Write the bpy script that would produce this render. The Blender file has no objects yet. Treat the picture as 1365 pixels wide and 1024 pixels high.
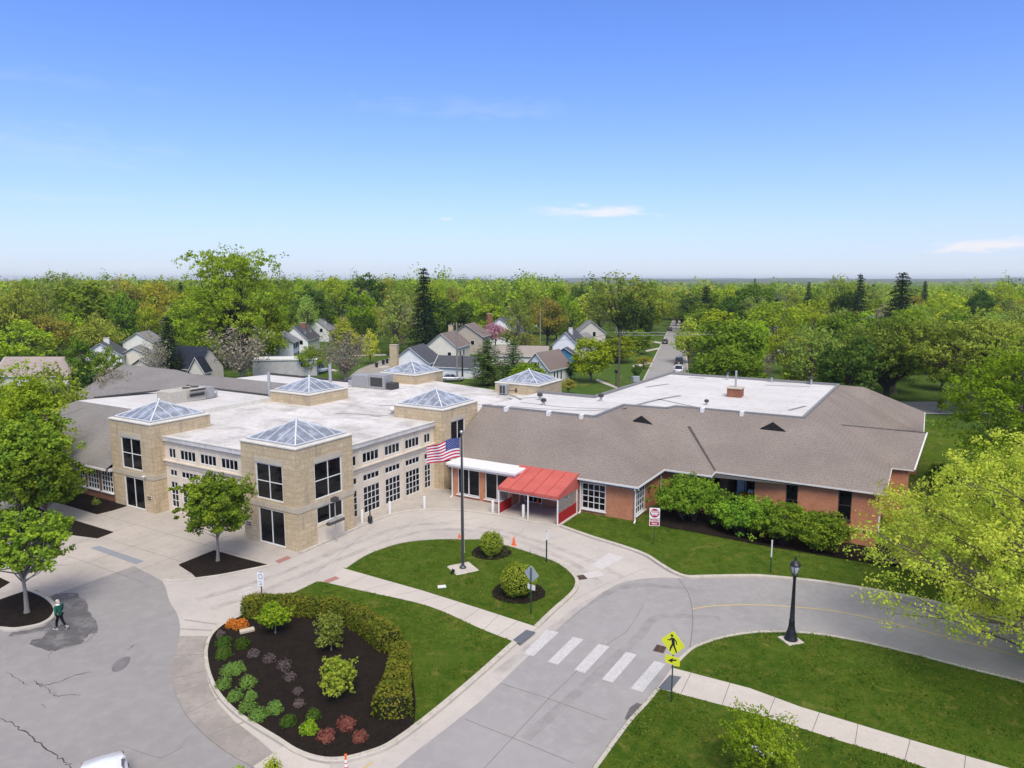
import bpy, math, random
import numpy as np
from mathutils import Vector, Matrix
from mathutils.geometry import delaunay_2d_cdt
R_ = math.radians
SC = bpy.context.scene
COL = SC.collection
# ---------------------------------------------------------------- camera model (a drone about 20 m above the drive)
F = 948.0; CAMZ = 20.0; TH = math.atan(140 / F)
def at(u, v, z=0.0):
    a = (u - 682.5) / F; t = (v - 512) / F
    dn = math.sin(TH) + t * math.cos(TH); fw = math.cos(TH) - t * math.sin(TH)
    s = (CAMZ - z) / dn
    return Vector((a * s, fw * s, z))
def zat(v, D):
    t = (v - 512) / F
    return CAMZ - D * (math.sin(TH) + t * math.cos(TH)) / (math.cos(TH) - t * math.sin(TH))
def xat(u, v, D):
    t = (v - 512) / F
    return (u - 682.5) / F * D / (math.cos(TH) - t * math.sin(TH))
# building frame: a runs along the front, b runs back
BA = R_(-30.3); BO = Vector((-15.68, 50.15, 0))
BC, BS = math.cos(BA), math.sin(BA)
def W(a, b, z=0.0):
    return Vector((BO.x + a * BC - b * BS, BO.y + a * BS + b * BC, z))
def ab(p):
    x, y = p[0] - BO.x, p[1] - BO.y
    return x * BC + y * BS, -x * BS + y * BC
def sst(a, b, x):
    t = max(0.0, min(1.0, (x - a) / (b - a))); return t * t * (3 - 2 * t)
def dip(x, y):                       # the ground falls away beside the right wing
    a, b = ab((x, y))
    return -1.5 * sst(17, 24.5, b) * sst(21, 29, a) * (1 - sst(46, 56, a)) * (1 - sst(60, 75, b))
# ---------------------------------------------------------------- object helpers
def tag(o, label=None, cat=None, group=None, kind=None):
    if label: o['label'] = label
    if cat: o['category'] = cat
    if group: o['group'] = group
    if kind: o['kind'] = kind
    return o
def link(o, parent=None):
    COL.objects.link(o)
    if parent is not None: o.parent = parent
    return o
def thing(name, label, cat, loc=(0, 0, 0), rz=0.0, group=None):
    o = bpy.data.objects.new(name, None); o.empty_display_size = 0.3
    o.location = loc; o.rotation_euler = (0, 0, rz)
    link(o); return tag(o, label, cat, group)
def copy_tree(o, parent=None):
    c = o.copy(); COL.objects.link(c)
    if parent is not None: c.parent = parent
    for ch in list(o.children): copy_tree(ch, c)
    return c
class MB:
    def __init__(s): s.v = []; s.f = []; s.m = []; s.sm = []; s.M = None
    def add(s, vs, fs, m=0, smooth=False):
        n = len(s.v)
        for p in vs:
            p = Vector(p); s.v.append(s.M @ p if s.M else p)
        for f in fs: s.f.append([i + n for i in f]); s.m.append(m); s.sm.append(smooth)
        return s
    def quad(s, a, b, c, d, m=0): return s.add([a, b, c, d], [(0, 1, 2, 3)], m)
    def poly(s, pts, m=0): return s.add(pts, [tuple(range(len(pts)))], m)
    def box(s, x0, y0, z0, x1, y1, z1, m=0):
        v = [(x0, y0, z0), (x1, y0, z0), (x1, y1, z0), (x0, y1, z0), (x0, y0, z1), (x1, y0, z1), (x1, y1, z1), (x0, y1, z1)]
        return s.add(v, [(0, 3, 2, 1), (4, 5, 6, 7), (0, 1, 5, 4), (1, 2, 6, 5), (2, 3, 7, 6), (3, 0, 4, 7)], m)
    def bbox(s, x0, y0, z0, x1, y1, z1, m=0, c=.03):       # box with chamfered vertical edges and top
        pts = [(x0 + c, y0), (x1 - c, y0), (x1, y0 + c), (x1, y1 - c), (x1 - c, y1), (x0 + c, y1), (x0, y1 - c), (x0, y0 + c)]
        cx, cy = (x0 + x1) / 2, (y0 + y1) / 2
        ins = [(x + (c if x < cx else -c), y + (c if y < cy else -c)) for x, y in pts]
        v = [(x, y, z0) for x, y in pts] + [(x, y, z1 - c) for x, y in pts] + [(x, y, z1) for x, y in ins]
        f = [tuple(range(7, -1, -1)), tuple(range(16, 24))]
        for k in range(8):
            j = (k + 1) % 8
            f += [(k, j, j + 8, k + 8), (k + 8, j + 8, j + 16, k + 16)]
        return s.add(v, f, m)
    def bar(s, p, q, w, h=None, m=0, up=(0, 0, 1)):
        p, q = Vector(p), Vector(q); h = h or w; d = (q - p).normalized(); up = Vector(up)
        if abs(d.dot(up)) > .98: up = Vector((0, 1, 0))
        sx = d.cross(up).normalized() * (w / 2); uy = sx.cross(d).normalized() * (h / 2)
        v = [p - sx - uy, p + sx - uy, p + sx + uy, p - sx + uy, q - sx - uy, q + sx - uy, q + sx + uy, q - sx + uy]
        return s.add(v, [(0, 3, 2, 1), (4, 5, 6, 7), (0, 1, 5, 4), (1, 2, 6, 5), (2, 3, 7, 6), (3, 0, 4, 7)], m)
    def tube(s, pts, rs, n=8, m=0, cap=True):
        pts = [Vector(p) for p in pts]; L = len(pts)
        if not hasattr(rs, '__len__'): rs = [rs] * L
        v = []; f = []; ref = Vector((1, 0.13, 0.07))
        for i, p in enumerate(pts):
            d = (pts[min(i + 1, L - 1)] - pts[max(i - 1, 0)]).normalized()
            if abs(d.dot(ref)) > .97: ref = Vector((0.1, 1, 0.05))
            x = (ref - d * ref.dot(d)).normalized(); y = d.cross(x)
            for k in range(n):
                t = 2 * math.pi * k / n; v.append(p + (x * math.cos(t) + y * math.sin(t)) * rs[i])
        for i in range(L - 1):
            for k in range(n):
                j = (k + 1) % n; f.append((i * n + k, i * n + j, (i + 1) * n + j, (i + 1) * n + k))
        s.add(v, f, m, True)
        if cap and n > 2:
            s.add(v[:n][::-1], [tuple(range(n))], m); s.add(v[-n:], [tuple(range(n))], m)
        return s
    def lathe(s, prof, n=16, m=0, c=(0, 0, 0)):
        v = []; f = []
        for r, z in prof:
            for k in range(n):
                t = 2 * math.pi * k / n; v.append((c[0] + r * math.cos(t), c[1] + r * math.sin(t), c[2] + z))
        for i in range(len(prof) - 1):
            for k in range(n):
                j = (k + 1) % n; f.append((i * n + k, i * n + j, (i + 1) * n + j, (i + 1) * n + k))
        s.add(v, f, m, True)
        s.add(v[:n][::-1], [tuple(range(n))], m); s.add(v[-n:], [tuple(range(n))], m); return s
    def ico(s, c, rx, ry, rz, m=0, n=12, k=8):
        pr = [(math.sin(math.pi * i / k), -math.cos(math.pi * i / k)) for i in range(k + 1)]
        v = []; f = []
        for r, z in pr:
            for j in range(n):
                t = 2 * math.pi * j / n; v.append((c[0] + rx * r * math.cos(t), c[1] + ry * r * math.sin(t), c[2] + rz * z))
        for i in range(k):
            for j in range(n):
                q = (j + 1) % n; f.append((i * n + j, i * n + q, (i + 1) * n + q, (i + 1) * n + j))
        return s.add(v, f, m, True)
    def prism(s, pts, z0, z1, m=0):
        n = len(pts); v = [(p[0], p[1], z0) for p in pts] + [(p[0], p[1], z1) for p in pts]
        f = [tuple(range(n - 1, -1, -1)), tuple(range(n, 2 * n))] + [(k, (k + 1) % n, (k + 1) % n + n, k + n) for k in range(n)]
        return s.add(v, f, m)
    def build(s, name, mats, parent=None, smooth=None):
        me = bpy.data.meshes.new(name)
        me.from_pydata([tuple(p) for p in s.v], [], s.f)
        if not isinstance(mats, (list, tuple)): mats = [mats]
        for m in mats: me.materials.append(m)
        me.polygons.foreach_set('material_index', s.m)
        me.polygons.foreach_set('use_smooth', [(smooth if smooth is not None else q) for q in s.sm])
        me.update()
        return link(bpy.data.objects.new(name, me), parent)
def cr(pts, n=6, closed=False):                      # Catmull-Rom through points
    P = [Vector((p[0], p[1])) for p in pts]; out = []; L = len(P)
    for i in range(L if closed else L - 1):
        if closed: a, b, c, d = P[i - 1], P[i], P[(i + 1) % L], P[(i + 2) % L]
        else: a, b, c, d = P[max(i - 1, 0)], P[i], P[i + 1], P[min(i + 2, L - 1)]
        for k in range(n):
            t = k / n
            out.append(0.5 * ((2 * b) + (c - a) * t + (2 * a - 5 * b + 4 * c - d) * t * t + (3 * b - a - 3 * c + d) * t ** 3))
    if not closed: out.append(P[-1])
    return out
def px(pts, z=0.0): return [at(u, v, z).to_2d() for u, v in pts]
def inside(p, poly):
    x, y = p; c = False; n = len(poly); j = n - 1
    for i in range(n):
        xi, yi = poly[i]; xj, yj = poly[j]
        if (yi > y) != (yj > y) and x < (xj - xi) * (y - yi) / (yj - yi) + xi: c = not c
        j = i
    return c
def sheet(name, poly, z, mat, kind='structure', label=None, step=0, skirt=0.0, mb=None, m=0, cat=None):
    """A flat (z number) or draped (z function) sheet filling the polygon."""
    poly = [Vector((p[0], p[1])) for p in poly]
    q = [poly[0]]
    for p in poly[1:]:
        if (p - q[-1]).length > 1e-3: q.append(p)
    if (q[0] - q[-1]).length < 1e-3: q.pop()
    poly = q
    pts = list(poly); n = len(pts)
    if step:
        xs = [p.x for p in poly]; ys = [p.y for p in poly]
        x = min(xs) + step / 2
        while x < max(xs):
            y = min(ys) + step / 2
            while y < max(ys):
                if inside((x, y), poly): pts.append(Vector((x, y)))
                y += step
            x += step
    vo, eo, fo, *_ = delaunay_2d_cdt(pts, [(i, (i + 1) % n) for i in range(n)], [], 1, 1e-5)
    zf = z if callable(z) else (lambda x, y: z)
    own = mb is None
    if own: mb = MB()
    V = [(p.x, p.y, zf(p.x, p.y)) for p in vo]
    FF = []
    for f in fo:
        a, b, c = (vo[f[0]], vo[f[1]], vo[f[2]])
        FF.append(tuple(f) if (b - a).cross(c - a) > 0 else tuple(f)[::-1])
    mb.add(V, FF, m)
    if skirt:
        for i in range(n):
            a, b = poly[i], poly[(i + 1) % n]
            za, zb = zf(a.x, a.y), zf(b.x, b.y)
            mb.quad((a.x, a.y, za), (b.x, b.y, zb), (b.x, b.y, zb - skirt), (a.x, a.y, za - skirt), m)
    if own:
        o = mb.build(name, mat)
        return tag(o, label, cat, None, kind)
def ribbon(mb, pts, w, z, m=0, zf=None):
    pts = [Vector((p[0], p[1])) for p in pts]; L = len(pts); A = []; B = []
    for i, p in enumerate(pts):
        d = (pts[min(i + 1, L - 1)] - pts[max(i - 1, 0)])
        if d.length < 1e-6: d = Vector((1, 0))
        d.normalize(); nrm = Vector((-d.y, d.x)); ww = w[i] if hasattr(w, '__len__') else w
        zz = z + (zf(p.x, p.y) if zf else 0)
        A.append((p.x + nrm.x * ww / 2, p.y + nrm.y * ww / 2, zz)); B.append((p.x - nrm.x * ww / 2, p.y - nrm.y * ww / 2, zz))
    for i in range(L - 1): mb.quad(B[i], B[i + 1], A[i + 1], A[i], m)
def kerb(mb, pts, z0=-.05, z1=.14, w=.17, side=1, out=.03, m=0, zf=None):
    """A kerb along a line: 'out' metres to the road side, the rest inward (side = +1 left of travel)."""
    pts = [Vector((p[0], p[1])) for p in pts]; L = len(pts); rows = []
    for i, p in enumerate(pts):
        d = (pts[min(i + 1, L - 1)] - pts[max(i - 1, 0)])
        if d.length < 1e-6: d = Vector((1, 0))
        d.normalize(); nr = Vector((-d.y, d.x)) * side
        o = p - nr * out; i_ = p + nr * (w - out); zz = zf(p.x, p.y) if zf else 0
        o2 = p - nr * (out - .03)
        rows.append([(o.x, o.y, z0 + zz), (o.x, o.y, z1 - .025 + zz), (o2.x, o2.y, z1 + zz), (i_.x, i_.y, z1 + zz), (i_.x, i_.y, z0 + zz)])
    n = 5; v = [q for r in rows for q in r]; f = []
    for i in range(L - 1):
        for k in range(n - 1): f.append((i * n + k, (i + 1) * n + k, (i + 1) * n + k + 1, i * n + k + 1))
    f += [tuple(range(n)), tuple(range((L - 1) * n, L * n))]
    mb.add(v, f, m)
# ---------------------------------------------------------------- materials
def rgb(c): return (c[0], c[1], c[2], 1.0)
class N:
    def __init__(s, name):
        s.mat = bpy.data.materials.new(name); s.mat.use_nodes = True
        s.t = s.mat.node_tree; s.t.nodes.clear()
        s.out = s.t.nodes.new('ShaderNodeOutputMaterial'); s.co = None
    def n(s, typ, **kw):
        nd = s.t.nodes.new(typ)
        for k, v in kw.items():
            if k.startswith('_'): setattr(nd, k[1:], v)
            else:
                k = k.replace('_', ' ')
                if isinstance(v, bpy.types.NodeSocket): s.t.links.new(v, nd.inputs[k])
                else: nd.inputs[k].default_value = v
        return nd
    def coord(s):
        if s.co is None: s.co = s.n('ShaderNodeTexCoord').outputs['Object']
        return s.co
    def noise(s, scale, detail=4, rough=.6, stretch=None, vec=None, dist=0.0):
        v = vec or s.coord()
        if stretch: v = s.n('ShaderNodeMapping', Vector=v, Scale=stretch).outputs[0]
        return s.n('ShaderNodeTexNoise', Vector=v, Scale=scale, Detail=detail, Roughness=rough, Distortion=dist).outputs['Fac']
    def ramp(s, fac, lo, hi):
        return s.n('ShaderNodeMapRange', Value=fac, From_Min=lo, From_Max=hi).outputs[0]
    def mix(s, fac, a, b, mode='MIX'):
        nd = s.t.nodes.new('ShaderNodeMix'); nd.data_type = 'RGBA'; nd.blend_type = mode
        for sock, v in ((nd.inputs[0], fac), (nd.inputs[6], a), (nd.inputs[7], b)):
            if isinstance(v, bpy.types.NodeSocket): s.t.links.new(v, sock)
            elif isinstance(v, (tuple, list)): sock.default_value = rgb(v)
            else: sock.default_value = v
        return nd.outputs[2]
    def math(s, op, a, b=0.0):
        nd = s.t.nodes.new('ShaderNodeMath'); nd.operation = op
        for i, v in enumerate((a, b)):
            if isinstance(v, bpy.types.NodeSocket): s.t.links.new(v, nd.inputs[i])
            else: nd.inputs[i].default_value = v
        return nd.outputs[0]
    def finish(s, col, rough=.8, spec=.3, bump=None, metal=0.0, **kw):
        b = s.n('ShaderNodeBsdfPrincipled', Roughness=rough, Metallic=metal)
        b.inputs['Specular IOR Level'].default_value = spec
        if isinstance(col, bpy.types.NodeSocket): s.t.links.new(col, b.inputs['Base Color'])
        else: b.inputs['Base Color'].default_value = rgb(col)
        for k, v in kw.items(): b.inputs[k.replace('_', ' ')].default_value = v
        if bump:
            fac, st, dist = bump
            bn = s.n('ShaderNodeBump', Strength=st, Distance=dist, Height=fac)
            s.t.links.new(bn.outputs[0], b.inputs['Normal'])
        s.t.links.new(b.outputs[0], s.out.inputs[0]); return s.mat
def simple(name, col, rough=.6, spec=.3, metal=0.0, var=.12, scale=3.0, bump=None, **kw):
    """Plain paint or metal, never perfectly even: a little mottling in colour."""
    g = N(name); f = g.ramp(g.noise(scale, 5), .3, .7)
    dk = tuple(c * (1 - var) for c in col); lt = tuple(min(1, c * (1 + var)) for c in col)
    b = None
    if bump: b = (g.noise(bump[0], 4), bump[1], bump[2])
    return g.finish(g.mix(f, dk, lt), rough, spec, b, metal, **kw)
def layered(name, col, layers, rough=.9, spec=.2, bump=None):
    """layers: (noise scale, colour, lo, hi, stretch or None)"""
    g = N(name); c = col
    for sc, cc, lo, hi, *st in layers:
        f = g.ramp(g.noise(sc, 6, .62, st[0] if st else None, dist=.3), lo, hi)
        c = g.mix(f, c, cc)
    b = None
    if bump: b = (g.noise(bump[0], 6, .7), bump[1], bump[2])
    return g.finish(c, rough, spec, b)
def masonry(name, c1, c2, mortar, w, h, ms=.02, stain=None, bumpst=.4, off=.5):
    g = N(name)
    sp = g.n('ShaderNodeSeparateXYZ', Vector=g.coord())
    cb = g.n('ShaderNodeCombineXYZ', X=g.math('ADD', sp.outputs[0], sp.outputs[1]), Y=sp.outputs[2], Z=0.0)
    br = g.n('ShaderNodeTexBrick', Vector=cb.outputs[0], Color1=rgb(c1), Color2=rgb(c2), Mortar=rgb(mortar), Scale=1.0, Mortar_Size=ms, Mortar_Smooth=.2, Bias=0.0, Brick_Width=w, Row_Height=h)
    br.offset = off
    c = g.mix(g.ramp(g.noise(1.3, 5), .35, .75), br.outputs['Color'], tuple(x * .78 for x in c2))
    c = g.mix(g.ramp(g.noise(9, 4), .4, .8), c, tuple(min(1, x * 1.15) for x in c1))
    if stain: c = g.mix(g.ramp(g.noise(1.6, 6, .7, (1, 1, .12)), .55, .8), c, stain)
    return g.finish(c, .9, .2, (br.outputs['Fac'], -bumpst, .02))
def shingle(name, c1, c2, c3):
    g = N(name); co = g.coord()
    f1 = g.ramp(g.noise(6.5, 3, .7, (1, 1, 2.2)), .36, .64)
    f2 = g.ramp(g.noise(.22, 5), .35, .7)
    f3 = g.ramp(g.noise(16, 2, .6), .35, .68)
    z = g.n('ShaderNodeSeparateXYZ', Vector=co).outputs[2]
    rows = g.math('FRACT', g.math('MULTIPLY', z, 1 / .16))
    c = g.mix(f1, c1, c2); c = g.mix(f3, c, c3)
    c = g.mix(g.math('MULTIPLY', f2, .35), c, tuple(x * .8 for x in c2))
    c = g.mix(g.math('MULTIPLY', g.ramp(rows, .82, 1.0), .45), c, tuple(x * .5 for x in c1))
    return g.finish(c, .95, .15, (rows, .25, .03))
def leafmat(name, c1, c2, c3=None, trans=.35, var=.25):
    """Foliage: leaf colour varies from leaf clump to leaf clump and from tree to tree."""
    k = (1.72 if 'needle' not in name else 1.25) if 'blade' not in name else 1.3
    c1 = tuple(min(.8, x * k) for x in c1); c2 = tuple(min(.8, x * k) for x in c2)
    g = N(name)
    t = g.n('ShaderNodeAttribute', _attribute_name='tint')
    rnd = g.n('ShaderNodeObjectInfo').outputs['Random']
    c = g.mix(t.outputs['Fac'], c1, c2)
    if c3: c = g.mix(g.ramp(g.noise(.5, 2), .45, .75), c, c3)
    hs = g.n('ShaderNodeHueSaturation', Color=c, Hue=g.n('ShaderNodeMapRange', Value=rnd, To_Min=.5 - .03 * var / .25, To_Max=.5 + .006 * var / .25).outputs[0],
             Value=g.n('ShaderNodeMapRange', Value=g.math('FRACT', g.math('MULTIPLY', rnd, 7.31)), To_Min=1 - var, To_Max=1 + var).outputs[0], Saturation=1.0)
    d = g.n('ShaderNodeBsdfDiffuse', Color=hs.outputs[0]); tr = g.n('ShaderNodeBsdfTranslucent', Color=hs.outputs[0])
    mx = g.n('ShaderNodeMixShader', Fac=trans)
    g.t.links.new(d.outputs[0], mx.inputs[1]); g.t.links.new(tr.outputs[0], mx.inputs[2])
    g.t.links.new(mx.outputs[0], g.out.inputs[0]); return g.mat
M = {}
def membrane(name, col, layers, rough=.9, spec=.2, bump=None):
    g = N(name); c = col
    for sc, cc, lo, hi, *st in layers: c = g.mix(g.ramp(g.noise(sc, 6, .62, st[0] if st else None, dist=.3), lo, hi), c, cc)
    br = g.n('ShaderNodeTexBrick', Vector=g.coord(), Color1=(1, 1, 1, 1), Color2=(.965, .96, .95, 1), Mortar=(.80, .785, .76, 1), Scale=1.0, Mortar_Size=.05, Mortar_Smooth=.3, Brick_Width=9.0, Row_Height=1.9)
    c = g.mix(1.0, c, br.outputs['Color'], 'MULTIPLY')
    return g.finish(c, rough, spec, (g.noise(bump[0], 6, .7), bump[1], bump[2]))
def grassmat(name, c1, c2, c3, s=1.0):
    g = N(name)
    f1 = g.ramp(g.noise(.35 * s, 5, .6, dist=.6), .35, .68)
    f2 = g.ramp(g.noise(1.7 * s, 6, .7, dist=.4), .42, .72)
    f3 = g.ramp(g.noise(14, 4, .75), .3, .72)
    f4 = g.ramp(g.noise(.55 * s, 6, .7, dist=1.2), .56, .74)
    c = g.mix(f1, c1, c2); c = g.mix(g.math('MULTIPLY', f2, .75), c, c3)
    c = g.mix(g.math('MULTIPLY', f3, .65), c, tuple(x * .4 for x in c1))
    c = g.mix(g.math('MULTIPLY', f4, .75), c, (.235, .205, .050))
    return g.finish(c, 1.0, .05, (g.noise(26, 4, .8), .9, .06))
M['grass'] = grassmat('lawn_grass', (.047, .106, .008), (.097, .166, .017), (.185, .205, .028))
M['grass_far'] = grassmat('meadow_grass', (.060, .120, .018), (.090, .160, .026), (.13, .165, .04), .35)
M['concrete'] = layered('drive_concrete', (.50, .455, .405), [(.25, (.43, .395, .36), .35, .7), (2.2, (.40, .365, .33), .5, .85), (.12, (.55, .50, .44), .5, .75), (22, (.37, .335, .30), .55, .9), (.7, (.32, .29, .265), .66, .85, (.25, 1, 1))], bump=(40, .15, .01))
M['walk'] = layered('walk_concrete', (.55, .495, .43), [(.5, (.48, .43, .375), .35, .7), (6, (.44, .395, .34), .5, .85), (25, (.40, .36, .31), .6, .9)], bump=(40, .15, .01))
M['plaza'] = layered('plaza_concrete', (.47, .42, .365), [(.3, (.40, .36, .315), .35, .65), (1.6, (.36, .32, .285), .5, .8), (.8, (.52, .47, .41), .55, .8), (20, (.33, .295, .26), .58, .9)], bump=(40, .15, .01))
M['stained'] = layered('stained_concrete', (.37, .33, .285), [(.5, (.28, .25, .22), .35, .65), (3, (.24, .215, .19), .5, .8), (.9, (.43, .385, .335), .6, .8)], bump=(40, .2, .01))
M['kerb'] = layered('kerb_concrete', (.52, .475, .40), [(1.2, (.42, .38, .32), .4, .7), (9, (.36, .325, .27), .55, .85)], bump=(40, .2, .01))
M['asphalt'] = layered('old_asphalt', (.295, .275, .258), [(.18, (.265, .25, .24), .35, .65), (1.3, (.325, .307, .292), .45, .75), (.5, (.235, .222, .214), .64, .82), (30, (.20, .19, .182), .5, .85), (60, (.37, .35, .33), .58, .8)], bump=(60, .3, .01))
M['road'] = layered('road_asphalt', (.315, .30, .288), [(.3, (.28, .268, .258), .35, .65), (2, (.345, .33, .315), .45, .75), (40, (.23, .22, .21), .55, .85)], bump=(60, .3, .01))
M['patch'] = layered('damp_asphalt', (.115, .108, .105), [(.8, (.20, .19, .182), .46, .6), (3, (.085, .08, .078), .5, .7), (40, (.16, .15, .145), .55, .8)], rough=.75, spec=.3, bump=(60, .3, .01))
M['mulch'] = layered('bark_mulch', (.030, .0225, .018), [(3, (.018, .014, .012), .4, .7), (11, (.052, .040, .032), .5, .8), (45, (.085, .066, .052), .60, .78), (30, (.009, .008, .007), .52, .7)], rough=1, spec=.05, bump=(35, 1.0, .08))
M['line_white'] = layered('road_paint_white', (.56, .54, .52), [(4, (.46, .44, .42), .42, .7), (13, (.36, .345, .33), .52, .72), (35, (.40, .38, .36), .55, .8)], rough=.8)
M['line_yellow'] = layered('road_paint_yellow', (.55, .42, .17), [(9, (.42, .34, .19), .45, .75)], rough=.8)
M['joint'] = simple('joint_dark', (.20, .18, .16), 1, .1)
M['crack'] = simple('crack_dark', (.075, .068, .064), 1, .1)
M['pad_grey'] = simple('tactile_grey', (.125, .135, .15), .9, .2, scale=20)
M['pad_blue'] = simple('tactile_bluegrey', (.25, .265, .285), .9, .2, scale=20)
M['pad_red'] = simple('tactile_red', (.36, .18, .155), .9, .2, scale=20)
M['iron'] = simple('rusty_iron', (.12, .075, .055), .9, .3, scale=12, var=.4)
M['stone'] = masonry('tan_stone', (.60, .475, .30), (.46, .36, .225), (.30, .25, .18), .82, .41, .028, (.27, .22, .15), .6)
M['stone_band'] = layered('pale_limestone', (.53, .46, .35), [(1.2, (.44, .385, .295), .4, .7), (5, (.37, .325, .26), .55, .8), (1.5, (.28, .25, .21), .63, .8, (1, 1, .2))], bump=(30, .2, .01))
M['coping'] = layered('coping_white', (.66, .63, .56), [(1.2, (.54, .51, .45), .4, .7), (4, (.43, .40, .35), .58, .8)])
M['cream'] = layered('cream_facade', (.68, .60, .475), [(.9, (.60, .525, .41), .4, .7), (4, (.47, .43, .37), .58, .85), (1.4, (.37, .335, .285), .64, .8, (1, 1, .15))])
M['white'] = simple('white_paint', (.74, .73, .70), .55, .4, var=.07)
M['white_old'] = layered('weathered_white', (.70, .68, .64), [(2, (.58, .56, .52), .45, .75), (9, (.46, .44, .41), .62, .85)])
M['glass'] = None
def glassmat(name, c, rough, spec):
    g = N(name); n = g.noise(.9, 2)
    f = g.ramp(g.noise(1.1, 4, .6, (1, 1, 1.7)), .45, .75)
    return g.finish(g.mix(f, c, tuple(x * 2.4 + .004 for x in c)), rough, spec, (n, .03, .05))
M['glass'] = glassmat('dark_window_glass', (.005, .0055, .006), .08, .22)
M['skyglass'] = glassmat('skylight_glass', (.185, .205, .24), .25, .45)
M['brick'] = masonry('red_brick', (.56, .225, .115), (.46, .175, .085), (.48, .32, .22), .24, .085, .010, None, .3)
M['brick_dark'] = masonry('dark_brick', (.30, .115, .06), (.23, .085, .045), (.3, .23, .18), .24, .085, .010, None, .3)
M['roof_brown'] = shingle('brown_shingles', (.238, .199, .171), (.137, .114, .098), (.335, .285, .245))
M['roof_grey'] = shingle('grey_shingles', (.225, .208, .195), (.14, .13, .122), (.31, .29, .272))
M['membrane'] = membrane('roof_membrane', (.68, .655, .62), [(.16, (.58, .555, .525), .38, .6), (.9, (.61, .585, .55), .4, .7), (.35, (.40, .375, .34), .46, .70), (2.2, (.36, .335, .31), .55, .8), (.6, (.30, .275, .245), .68, .82, (.3, 1.3, 1))], bump=(5, .15, .03))
M['membrane_w'] = membrane('roof_membrane_white', (.64, .62, .595), [(.2, (.56, .54, .515), .4, .65), (1.2, (.52, .495, .47), .5, .8), (.5, (.42, .39, .36), .66, .82, (.25, 1.4, 1))], bump=(5, .12, .03))
M['flash'] = simple('dark_flashing', (.075, .068, .064), .8, .3, scale=6, var=.2)
M['lead'] = simple('lead_grey', (.22, .215, .21), .7, .4, scale=6, var=.2)
M['dark'] = simple('dark_opening', (.010, .009, .009), .8, .2)
M['hvac'] = simple('hvac_grey', (.35, .345, .33), .6, .4, .2, .12)
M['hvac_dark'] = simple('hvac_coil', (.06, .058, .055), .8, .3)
M['hvac_tan'] = simple('hvac_tan', (.47, .43, .36), .7, .3, 0, .12)
M['galv'] = simple('galvanised', (.48, .48, .47), .45, .5, .5, .15)
M['red_fabric'] = layered('red_awning_fabric', (.52, .12, .095), [(.8, (.44, .092, .075), .4, .7), (6, (.58, .18, .145), .55, .85), (1.3, (.40, .10, .085), .58, .8, (1, .3, 1))], rough=.75)
M['red_deep'] = layered('red_side_fabric', (.40, .022, .022), [(2, (.31, .018, .018), .4, .7)], rough=.7)
M['clear'] = simple('clear_vinyl', (.50, .48, .44), .3, .5, 0, .2, Alpha=.28)
M['black'] = simple('black_iron', (.012, .013, .014), .45, .5, 0, .3)
M['bronze'] = simple('bronze_pole', (.085, .085, .085), .4, .5, .4, .15)
M['green_post'] = simple('green_steel', (.010, .055, .025), .5, .5, 0, .25)
M['sign_back'] = simple('sign_aluminium', (.42, .46, .50), .4, .5, .3, .1)
M['sign_yellow'] = simple('sign_yellow_green', (.80, .82, .03), .5, .4, 0, .05)
M['sign_white'] = simple('sign_white', (.78, .78, .76), .5, .4, 0, .05)
M['sign_red'] = simple('sign_red', (.38, .02, .045), .5, .4, 0, .1)
M['orange'] = simple('cone_orange', (.80, .12, .03), .55, .4, 0, .1)
M['lamp_glass'] = simple('frosted_lamp_glass', (.42, .44, .44), .25, .5, 0, .15)
M['flag_red'] = simple('flag_red', (.52, .02, .06), .8, .2); M['flag_white'] = simple('flag_white', (.76, .74, .74), .8, .2); M['flag_blue'] = simple('flag_blue', (.03, .05, .20), .8, .2)
M['bark'] = layered('grey_bark', (.14, .115, .09), [(4, (.09, .072, .056), .4, .7, (1, 1, .3)), (20, (.21, .18, .15), .55, .8)], bump=(18, .6, .04))
M['bark_pale'] = layered('pale_bark', (.30, .265, .22), [(3, (.20, .175, .145), .4, .7, (1, 1, .3)), (14, (.38, .34, .29), .55, .8)], bump=(18, .5, .03))
M['bark_dark'] = layered('dark_bark', (.045, .036, .029), [(5, (.025, .02, .017), .4, .7, (1, 1, .3))], bump=(18, .6, .04))
M['mullion'] = simple('mullion_grey_white', (.66, .67, .68), .5, .4, 0, .06)
M['leaf_mid'] = leafmat('leaf_mid_green', (.070, .128, .012), (.122, .190, .018))
M['leaf_maple'] = leafmat('leaf_maple_green', (.060, .125, .014), (.135, .215, .018), trans=.3)
M['leaf_bright'] = leafmat('leaf_bright_green', (.110, .185, .009), (.175, .250, .015))
M['leaf_deep'] = leafmat('leaf_deep_green', (.030, .068, .012), (.058, .110, .017))
M['leaf_yellow'] = leafmat('leaf_yellow_green', (.195, .265, .028), (.315, .345, .045), trans=.42)
M['leaf_lime'] = leafmat('leaf_lime', (.145, .240, .014), (.225, .310, .024), trans=.4)
M['leaf_olive'] = leafmat('leaf_olive', (.128, .182, .022), (.195, .240, .034))
M['leaf_grey'] = leafmat('leaf_grey_green', (.135, .205, .036), (.205, .270, .050))
M['leaf_rust'] = leafmat('leaf_rust_olive', (.165, .165, .026), (.26, .225, .032))
M['leaf_gold'] = leafmat('leaf_gold', (.235, .225, .020), (.31, .285, .028))
M['leaf_conifer'] = leafmat('needles_dark', (.012, .030, .013), (.030, .055, .022), trans=.1)
M['leaf_cedar'] = leafmat('needles_grey_brown', (.055, .056, .034), (.092, .088, .052), trans=.15)
M['leaf_pine'] = leafmat('needles_mid', (.045, .095, .022), (.085, .150, .036), trans=.2)
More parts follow.
